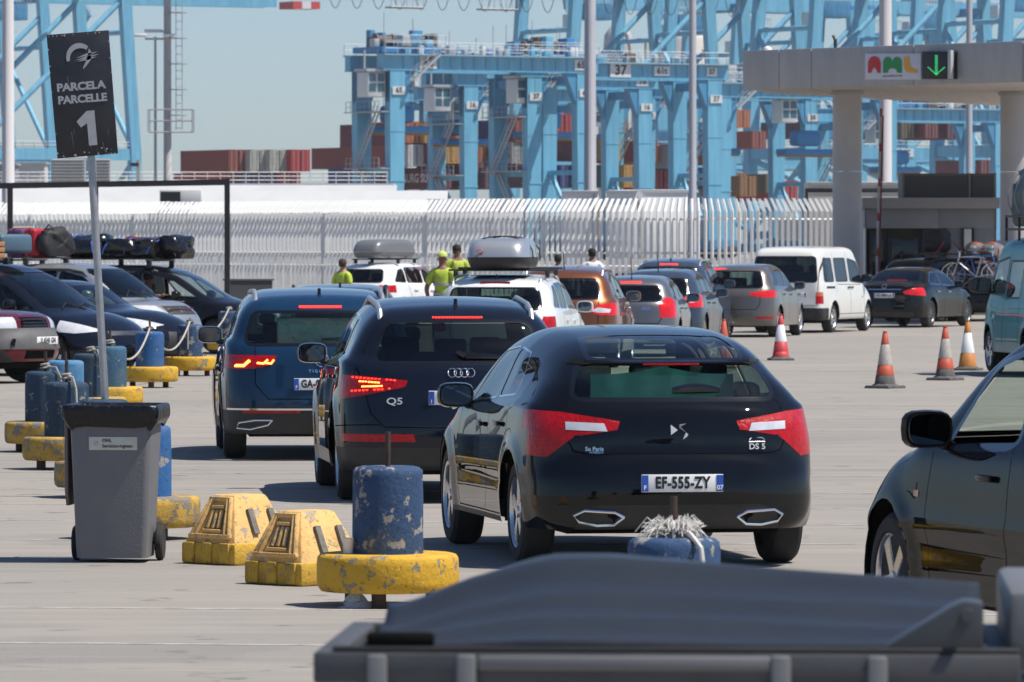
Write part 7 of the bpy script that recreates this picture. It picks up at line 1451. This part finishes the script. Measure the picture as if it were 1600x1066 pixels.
def person(label, loc, rz, h, sk, hair, top_m, leg_m, arms=((.25, 0, .95), (-.25, 0, .95)), cap=None, vest=False, lean=0.):
    t = thing('person', label, 'person', loc, rz); k = h / 1.78
    V = [(0, 0, .95, .13), (0, 0, 1.15, .135), (0, 0, 1.35, .15), (0, .01, 1.47, .09), (0, -.005, 1.55, .055), (0, -.012, 1.64, .075), (0, -.01, 1.72, .078), (0, 0, 1.765, .05),
         (.10, 0, .88, .10), (.11, -.01, .5, .062), (.11, .03, .10, .042), (.11, -.08, .04, .04), (-.10, 0, .88, .10), (-.11, -.01, .5, .062), (-.11, .03, .10, .042), (-.11, -.08, .04, .04)]
    E = [(0, 1), (1, 2), (2, 3), (3, 4), (4, 5), (5, 6), (6, 7), (0, 8), (8, 9), (9, 10), (10, 11), (0, 12), (12, 13), (13, 14), (14, 15)]; hands = []
    for s, hd in ((1, arms[0]), (-1, arms[1])):
        i = len(V); hv = Vector(hd); sh_ = Vector((s * .19, .01, 1.42)); el_ = sh_.lerp(hv, .5) + Vector((s * .06, .05, -.05)); V += [(*sh_, .068), (*el_, .046), (*hv, .030)]; E += [(3, i), (i, i + 1), (i + 1, i + 2)]; hands.append((hv, (hv - el_)))
    o = skinned('body', V, E, sk, t)
    for hv, dd in hands: hand(sk, t, hv, dd)
    g = 1.10; T = [(0, 0, .92, .148), (0, 0, 1.15, .15), (0, 0, 1.35, .165), (0, .01, 1.47, .095)]; TE = [(0, 1), (1, 2), (2, 3)]
    for s, hd in ((1, arms[0]), (-1, arms[1])):
        i = len(T); hv = Vector(hd); sh_ = Vector((s * .19, .01, 1.42)); el_ = sh_.lerp(hv, .5) + Vector((s * .06, .05, -.05)); T += [(*sh_, .083), (*sh_.lerp(el_, .8), .068)]; TE += [(3, i), (i, i + 1)]
    skinned('shirt', T, TE, top_m, t)
    skinned('trousers', [(0, 0, .96, .14), (.10, 0, .88, .11), (.11, -.01, .5, .082), (.11, .03, .10, .065), (-.10, 0, .88, .11), (-.11, -.01, .5, .082), (-.11, .03, .10, .065)], [(0, 1), (1, 2), (2, 3), (0, 4), (4, 5), (5, 6)], leg_m, t)
    b = MB(); b.lathe(([(.02, 1.60), (.085, 1.63), (.098, 1.70), (.09, 1.77), (.055, 1.805), (0, 1.815)] if not cap else [(.07, 1.715), (.099, 1.72), (.096, 1.76), (.06, 1.81), (0, 1.825)]), (0, .014, 0), n=18); b.build('hair' if not cap else 'cap', cap or hair, t, smooth=70)
    if cap: b = MB(); b.loft([[(x, -.08 - .09 * (1 - (x / .08) ** 2), 1.735), (x, -.07, 1.745)] for x in np.linspace(-.08, .08, 7)], closed=False, cap=False); q = b.build('cap_peak', cap, t, fix=False); q.modifiers.new('t', 'SOLIDIFY').thickness = .008
    b = MB(); b.loft([[(-.014, -.083, 1.655), (.014, -.083, 1.655), (0, -.08, 1.70)], [(-.006, -.105, 1.658), (.006, -.105, 1.658), (0, -.09, 1.695)]]); b.build('nose', sk, t)
    for s in (1, -1):
        b = MB(); b.lathe([(0, -.01), (.02, -.008), (.026, 0), (.02, .008), (0, .01)], (s * .083, 0, 1.67), 'X', 10); b.build('ear', sk, t)
        b = MB(); b.lathe([(0, -.004), (.008, -.003), (.010, 0), (0, .004)], (s * .03, -.083, 1.695), 'Y', 8); b.build('eye', M_ink, t)
    b = MB(); b.box((0, -.082, 1.615), (.045, .012, .008)); b.build('mouth', mat('lip', (.25, .09, .07), .6), t)
    if vest:
        for z in (1.05, 1.22): b = MB(); b.lathe([(.158, z - .025), (.162, z - .025), (.166, z + .025), (.158, z + .025)], n=20); b.build('reflective_band', REFL, t)
    t.scale = (k, k, k); return t
person('worker in a yellow vest with brown hair beside the white SUV with grey roof box', GX(536, 133), R(140), 1.66, SKL, HRB, VEST, NAVYC, vest=True)
person('worker in a yellow cap and yellow vest left of the silver roof box', GX(691, 114), R(170), 1.84, SK, HR, VEST, NAVYC, cap=mat('cap_yellow', (.50, .58, .14), .8), vest=True)
person('worker with dark hair in a yellow vest behind the silver roof box', GX(714, 139), R(20), 1.96, SK, HR, VEST, NAVYC, vest=True)
person('man in a white shirt seen from behind near the fence', GX(925, 148), R(190), 1.87, SK, HR, SHIRT, JEANS)
person('dark haired person whose head shows above the bronze SUV', GX(872, 146), R(160), 1.73, SK, HR, mat('brown_shirt', (.2, .08, .06), .9), JEANS)
# driver of the black people carrier, arm on the window sill
def local_thing(car, name, label, cat, x, y, z, rz=0., group=None):
    m = Matrix.Translation(car.location) @ Matrix.Rotation(car.rotation_euler.z, 4, 'Z'); return thing(name, label, cat, m @ Vector((x, y, z)), car.rotation_euler.z + rz, group)
t = local_thing(zaf, 'person', 'driver of the black people carrier in a teal shirt, arm out of the window', 'person', 2.06, -.36, .62)
skinned('body', [(0, 0, .1, .13), (-.06, 0, .4, .145), (-.04, 0, .54, .08), (-.02, 0, .62, .055), (.0, 0, .72, .078), (0, 0, .80, .075), (-.03, -.18, .5, .06), (.10, -.36, .42, .045), (.40, -.46, .44, .035), (.45, 0, .1, .08), (.8, 0, .05, .06)], [(0, 1), (1, 2), (2, 3), (3, 4), (4, 5), (2, 6), (6, 7), (7, 8), (0, 9), (9, 10)], SK, t)
skinned('shirt', [(0, 0, .1, .15), (-.06, 0, .4, .16), (-.04, 0, .54, .09), (-.03, -.18, .5, .075), (.06, -.30, .44, .065)], [(0, 1), (1, 2), (2, 3), (3, 4)], mat('teal_shirt', (.03, .14, .18), .9), t)
b = MB(); b.lathe([(.03, .70), (.088, .74), (.095, .80), (.07, .87), (0, .885)], (-.02, 0, 0), n=16); b.build('hair', HR, t, smooth=70); hand(SK, t, (.40, -.46, .44), (1, -.1, .2), (0, 0, -1))
# ------------------------------------------------------------------ roof boxes
def roofbox(car, sh, label, x, L, W_, H, top_m, bot_m, up=.105, y=0., split=.36):
    z0 = top_z(sh, x, 0) + up; t = local_thing(car, 'roof_box', label, 'roof box', x, y, z0)
    def ringx(u, s, zz): 
        hx, hy = L / 2 * s, W_ / 2 * s; return [Vector((math.copysign(abs(math.cos(a)) ** .38, math.cos(a)) * hx, math.copysign(abs(math.sin(a)) ** .38, math.sin(a)) * hy * (1 - .13 * max(math.cos(a), 0)), zz)) for a in np.linspace(0, 2 * math.pi, 41)[:-1]]
    zs = H * split; b = MB(); b.loft([ringx(0, .86, 0), ringx(0, .93, .02), ringx(0, .985, zs * .6), ringx(0, 1., zs)]); b.build('lower_shell', bot_m, t, smooth=50)
    def crown(s, zz): return [Vector((p.x, p.y, p.z - .10 * H * (p.x / (L / 2)) ** 2 * (zz > zs + .03))) for p in ringx(0, s, zz)]
    b = MB(); b.loft([crown(1.008, zs + .004), crown(1.0, zs + .03), crown(.955, zs + (H - zs) * .6), crown(.88, zs + (H - zs) * .88), crown(.74, H), crown(.2, H * 1.01)]); b.build('lid', top_m, t, smooth=50)
    return t
BX_g = mat('roof_box_grey', (.14, .145, .15), .35, coat=.3); BX_s = mat('roof_box_silver', (.42, .43, .44), .28, metal=.5, coat=.6)
roofbox(wsuv, wsuv_sh, 'grey roof box on the white SUV with the cloth in its window', 1.5, 2.05, .85, .46, BX_g, BX_g, split=.33)
t = roofbox(dus, dus_sh, 'silver topped black roof box on the white SUV near the middle', 1.25, 1.75, .90, .42, BX_s, M_dark, .108)
rear_o = MB(); rear_o.tube([Vector((-.868, .22 + .05 * math.cos(a), .235 + .025 * math.sin(a))) for a in np.linspace(0, 6.28, 14)], .006, n=4); rear_o.build('logo', mat('logo_red', (.50, .02, .025)), t)
for x in (-.35, .4): b = MB(); b.tube([Vector((x, .47 * math.cos(a), .10 + .35 * math.sin(a) ** .6)) for a in np.linspace(.02, math.pi - .02, 15)], .010, n=5); b.build('strap', M_ink, t)
# cloth hanging in the white SUV's side window
z = 1.06; b = MB(); xs_ = np.linspace(1.28, 2.35, 12); zs_ = np.linspace(0, 1, 8); vs = [(x + .18 * (1 - u) * ((x - 1.28) / 1.07), -(.80 - .17 * u) - .03 + .012 * math.sin(x * 17 + u * 3), 1.0 + .44 * u - .10 * (1 - u) * ((x - 1.28) / 1.07)) for x in xs_ for u in zs_]
b.add(vs, [(i * 8 + j, (i + 1) * 8 + j, (i + 1) * 8 + j + 1, i * 8 + j + 1) for i in range(11) for j in range(7)]); m = Matrix.Translation(wsuv.location) @ Matrix.Rotation(wsuv.rotation_euler.z, 4, 'Z')
o = b.build('window_cloth', mat('mauve_cloth', (.14, .10, .12), .9, c2=(.10, .07, .09), nscale=5), None, wsuv.location, (0, 0, wsuv.rotation_euler.z), fix=False, smooth=60); o.modifiers.new('t', 'SOLIDIFY').thickness = .006; tag(o, 'mauve cloth hung over the side window of the white SUV', 'cloth')
# ------------------------------------------------------------------ luggage on the left cars
def lump(parent, c, size, m, seed, name='sack', amp=.17, n=(20, 28)):
    random.seed(seed); ph = [random.uniform(0, 6) for _ in range(8)]; b = MB(); rings = []
    for i in range(n[0] + 1):
        th = math.pi * i / n[0]; ring_ = []
        for j in range(n[1]):
            a = 2 * math.pi * j / n[1]; r = 1 + amp * (math.sin(3 * a + ph[0] + 2 * th) * .5 + math.sin(5 * th + ph[1] + a) * .4 + math.sin(7 * a + ph[2]) * .3 * math.sin(th) + .5 * math.sin(11 * a + 6 * th + ph[3]) * .35 + .3 * math.sin(17 * th + 4 * a + ph[4]) * .4)
            p = Vector((math.cos(th), math.sin(th) * math.cos(a), math.sin(th) * math.sin(a))); q = [math.copysign(abs(v) ** .58, v) for v in p]; ring_.append(Vector((c[0] + q[0] * size[0] / 2 * r, c[1] + q[1] * size[1] / 2 * r, c[2] + max(q[2] * r, -.95) * size[2] / 2)))
        rings.append(ring_)
    b.loft(rings, cap=False); return b.build(name, m, parent, smooth=70)
M_sack = mat('black_plastic_wrap', (.007, .007, .009), .2, bump=1., bscale=7, spec=.6); M_strap = mat('blue_strap', (.02, .09, .42), .6)
zr = top_z(zaf_sh, 1.6, 0) + .13; t = local_thing(zaf, 'roof_bundle', 'long bundle in black plastic with blue straps on the black people carrier', 'bundle', 0, 0, zr)
for c, s, sd in (((.75, 0, .21), (.95, .95, .44), 4), ((1.45, 0, .17), (.9, .95, .36), 5), ((1.98, -.05, .17), (.55, .9, .38), 6)): lump(t, c, s, M_sack, sd)
lump(t, (1.75, .2, .25), (.7, .5, .3), mat('maroon_bag', (.10, .012, .025), .7), 9)
b = MB(); b.box((1.3, 0, -.015), (1.9, .9, .03)); b.build('load_board', M_dark, t)
t2 = local_thing(zaf, 'roof_bundle', 'round black plastic sack at the front of the roof load', 'bundle', 0, 0, zr); lump(t2, (2.42, .1, .2), (.55, .85, .46), M_sack, 12)
for x, k in ((.52, .05), (1.0, -.1), (1.18, .16), (1.62, 0), (2.05, .22)): b = MB(); b.tube([Vector((x + k * math.sin(a), .50 * math.cos(a), .0 + (.43 if x < 1.1 else .36) * math.sin(a) ** .45)) for a in np.linspace(.03, math.pi - .03, 15)], .013, n=5); b.build('strap', M_strap, t)
def suitcase(car, sh, name, label, x, y, size, m, rz=0., up=.12, dz=0., band=None):
    t = local_thing(car, name, label, 'suitcase', x, y, top_z(sh, x, 0) + up + dz, rz); b = MB(); b.add(*rbox((0, 0, size[2] / 2), size, min(size) * .22, 3)); o = b.build('case', m, t)
    b = MB(); b.tube([(-size[0] * .2, -size[1] / 2 - .0, size[2] * .6), (-size[0] * .2, -size[1] / 2 - .04, size[2] * .6), (size[0] * .2, -size[1] / 2 - .04, size[2] * .6), (size[0] * .2, -size[1] / 2, size[2] * .6)], .012, n=6); b.build('handle', M_dark, t)
    b = MB(); b.box((0, 0, size[2] / 2), (.014, size[1] * 1.012, size[2] * 1.012)); b.build('zip', band or M_dark, t, bevel=.004); return t
suitcase(rav, rav_sh, 'suitcase', 'purple suitcase on the roof of the silver SUV', .88, 0, (.36, .75, .52), mat('purple_fabric', (.12, .035, .12), .8, c2=(.09, .025, .09), nscale=6))
suitcase(rav, rav_sh, 'suitcase', 'bright red suitcase between the purple and the black bag', 1.20, 0, (.24, .74, .50), mat('red_case', (.42, .012, .025), .45))
t = local_thing(rav, 'travel_bag', 'black travel bag at the end of the roof luggage row', 'bag', 1.50, 0, top_z(rav_sh, 1.5, 0) + .12); lump(t, (0, 0, .24), (.34, .8, .50), mat('black_nylon', (.012, .012, .013), .7), 21, 'bag'); b = MB(); b.tube([(-.1, -.2, .46), (0, -.2, .56), (.1, -.2, .46)], .014, n=6); b.build('handle', M_dark, t)
b = MB(); b.tube([(.7, -.4, .2), (.75, -.2, .53), (.8, .3, .54)], .012, n=5); o = b.build('strap', mat('beige_strap', (.5, .38, .22), .8), None, local_thing.__call__(rav, 'luggage_strap', 'beige strap over the purple suitcase', 'strap', 0, 0, top_z(rav_sh, .9, 0) + .12).location, (0, 0, rav.rotation_euler.z)); bpy.data.objects.remove(bpy.data.objects['luggage_strap']); tag(o, 'beige strap over the purple suitcase', 'strap'); o.name = 'luggage_strap'
suitcase(esp, esp_sh, 'suitcase', 'large grey blue suitcase on the roof of the people carrier at the left edge', 1.95, .1, (.75, .8, .30), mat('slate_blue_case', (.07, .13, .18), .5, c2=(.055, .10, .14), nscale=4), dz=.04)
t = local_thing(esp, 'wooden_crate', 'orange wooden crate in front of the grey blue suitcase', 'crate', 2.12, -.45, top_z(esp_sh, 1.8, 0) + .10); M_wd = mat('crate_wood', (.42, .20, .08), .8, c2=(.32, .14, .05), nscale=14, stretch=(.3, 2, 2))
for z in (.03, .12, .21):
    for y in (-.16, .16): b = MB(); b.box((0, y, z), (.5, .018, .07)); b.build('slat', M_wd, t, bevel=.003)
    for x in (-.25, .25): b = MB(); b.box((x, 0, z), (.018, .30, .07)); b.build('slat', M_wd, t, bevel=.003)
b = MB(); b.box((0, 0, -.005), (.5, .32, .015)); b.build('base', M_wd, t)
# ------------------------------------------------------------------ bag, boxes and bicycles on the far cars
t = local_thing(far_suv, 'roof_bag', 'tall black bag tied on the dark SUV with red straps', 'bag', 1.9, .1, top_z(far_suv_sh, 1.9, 0) + .11); lump(t, (0, 0, .30), (.6, .7, .62), mat('black_nylon', (.012, .012, .013)), 31, 'bag', .06)
for a0 in (-.5, .5): b = MB(); b.tube([(a0 * .4, -.37, .28), (a0, -.42, .05), (a0 * 1.6, -.45, -.05)], .014, n=5); b.build('strap', mat('red_strap', (.4, .03, .03), .7), t)
for y, lab in ((.22, 'left grey roof pod with orange straps above the bicycles'), (-.24, 'right grey roof pod with orange straps above the bicycles')):
    t = local_thing(bike_car, 'roof_pod', lab, 'roof box', 1.5, y, top_z(bike_sh, 1.5, 0) + .12); lump(t, (0, 0, .2), (1.9, .44, .40), mat('pod_grey', (.12, .13, .14), .3, coat=.4), 41, 'pod', .02)
    for x in (-.62, .1): b = MB(); b.tube([Vector((x, .225 * math.cos(a), .2 + .21 * math.sin(a))) for a in np.linspace(0, 2 * math.pi, 17)], .018, n=5); b.build('strap', mat('orange_strap', (.55, .10, .03), .6), t)
def bicycle(label, x, z0, y0, m, flip=1):
    t = local_thing(bike_car, 'bicycle', label, 'bicycle', x, y0, z0, R(90), 'bicycles on the rear rack'); r = .33; wb = 1.03 * flip
    for xx in (-.515, .515):
        b = MB(); b.tube([(xx + r * math.cos(a), 0, r + r * math.sin(a)) for a in np.linspace(0, 2 * math.pi, 31)], .02, n=6); w = b.build('wheel', M_tyre, t); b = MB(); b.tube([(xx + (r - .025) * math.cos(a), 0, r + (r - .025) * math.sin(a)) for a in np.linspace(0, 2 * math.pi, 31)], .011, n=5)
        for k in range(14): a = 2 * math.pi * k / 14; b.tube([(xx, .02 * (-1) ** k, r), (xx + (r - .03) * math.cos(a), 0, r + (r - .03) * math.sin(a))], .0025, n=3)
        b.build('rim', M_chrome, w)
    fx = .515 * flip; bb = (-.08 * flip, 0, .28); st = (-.22 * flip, 0, .78); hd = (fx - .16 * flip, 0, .78); hl = (fx - .12 * flip, 0, .66); b = MB()
    for a, c, q in ((bb, st, .017), (st, hd, .016), (bb, hl, .019), (hd, hl, .019), (hl, (fx, .05, r), .013), (hl, (fx, -.05, r), .013), (st, (-fx, .05, r), .010), (st, (-fx, -.05, r), .010), (bb, (-fx, .05, r), .011), (bb, (-fx, -.05, r), .011)): b.tube([a, c], q, n=7)
    b.build('frame', m, t); b = MB(); b.tube([st, (st[0] - .03 * flip, 0, .90)], .013, n=6); b.loft([[(st[0] + dx * flip, dy * .5, .92 + dz) for dy, dz in ((-w_, 0), (0, .035), (w_, 0), (0, -.02))] for dx, w_ in ((-.17, .15), (-.1, .15), (.02, .07), (.12, .03))]); b.build('saddle', M_dark, t)
    b = MB(); b.tube([hd, (hd[0] - .01, 0, .90)], .013, n=6); b.tube([(hd[0], -.28, .93), (hd[0] + .04 * flip, -.1, .90), (hd[0] + .04 * flip, .1, .90), (hd[0], .28, .93)], .012, n=6); b.build('handlebar', M_chrome, t)
    b = MB(); b.lathe([(.0, -.01), (.09, -.008), (.09, .008), (.0, .01)], bb, 'Y', 18); b.build('chainring', M_steel, t); return t
bicycle('silver bicycle nearest on the rear rack of the black estate', -.55, .88, .02, mat('bike_silver', (.5, .52, .55), .3, metal=.6)); bicycle('blue bicycle in the middle of the rear rack', -.34, .90, -.10, mat('bike_blue', (.02, .12, .42), .35), -1); bicycle('red bicycle closest to the black estate on the rear rack', -.14, .88, .06, mat('bike_red', (.4, .03, .04), .35))
t = local_thing(bike_car, 'bicycle_rack', 'black bicycle rack behind the black estate car', 'rack', -.3, 0, .55); b = MB(); b.bar((-.3, .35, .3), (.45, .35, .2), .05); b.bar((-.3, -.35, .3), (.45, -.35, .2), .05)
for x in (-.25, -.04, .16): b.bar((x, -.8, .33), (x, .8, .33), .06, .03)
b.build('rack', M_dark, t)
# ------------------------------------------------------------------ load on the teal van
zt_ = top_z(teal_sh, 3., 0); t = local_thing(teal, 'roof_rack', 'dark roof rack with a ladder side on the teal van', 'rack', 0, 0, zt_)
b = MB()
for y in (-.75, .75):
    for z in (.12, .32): b.tube([(.4, y, z), (3.1, y, z)], .02, n=6)
    for x in (.4, 1.3, 2.2, 3.1): b.bar((x, y, -.06), (x, y, .34), .035)
for x in (.4, 1.3, 2.2, 3.1): b.tube([(x, -.75, .12), (x, .75, .12)], .02, n=6)
b.build('rack', M_dark, t)
t = local_thing(teal, 'roof_bundle', 'dark green wrapped load on the roof rack of the teal van', 'bundle', 0, 0, zt_); lump(t, (2.2, .2, .62), (1.7, 1.1, .96), mat('green_tarpaulin', (.012, .04, .04), .45, bump=1., bscale=6), 51, 'tarpaulin')
for x in (1.7, 2.3, 2.8): b = MB(); b.tube([Vector((x, .2 + .6 * math.cos(a), .62 + .52 * math.sin(a))) for a in np.linspace(-.5, math.pi + .5, 15)], .012, n=5); b.build('strap', mat('grey_rope', (.3, .3, .28), .8), t)
# ------------------------------------------------------------------ the summer haze over the port
hm = bpy.data.materials.new('haze'); hm.use_nodes = True; t_ = hm.node_tree; t_.nodes.remove(t_.nodes['Principled BSDF']); pv = nd(t_, 'ShaderNodeVolumePrincipled')
pv.inputs['Color'].default_value = (.97, .97, 1., 1); pv.inputs['Density'].default_value = .00007; pv.inputs['Anisotropy'].default_value = .0
t_.links.new(pv.outputs[0], t_.nodes['Material Output'].inputs['Volume'])
b = MB(); b.box((0, 1100, 59), (2400, 3000, 120)); o = b.build('haze', hm, None, smooth=0); o['kind'] = 'stuff'
finish_texts()
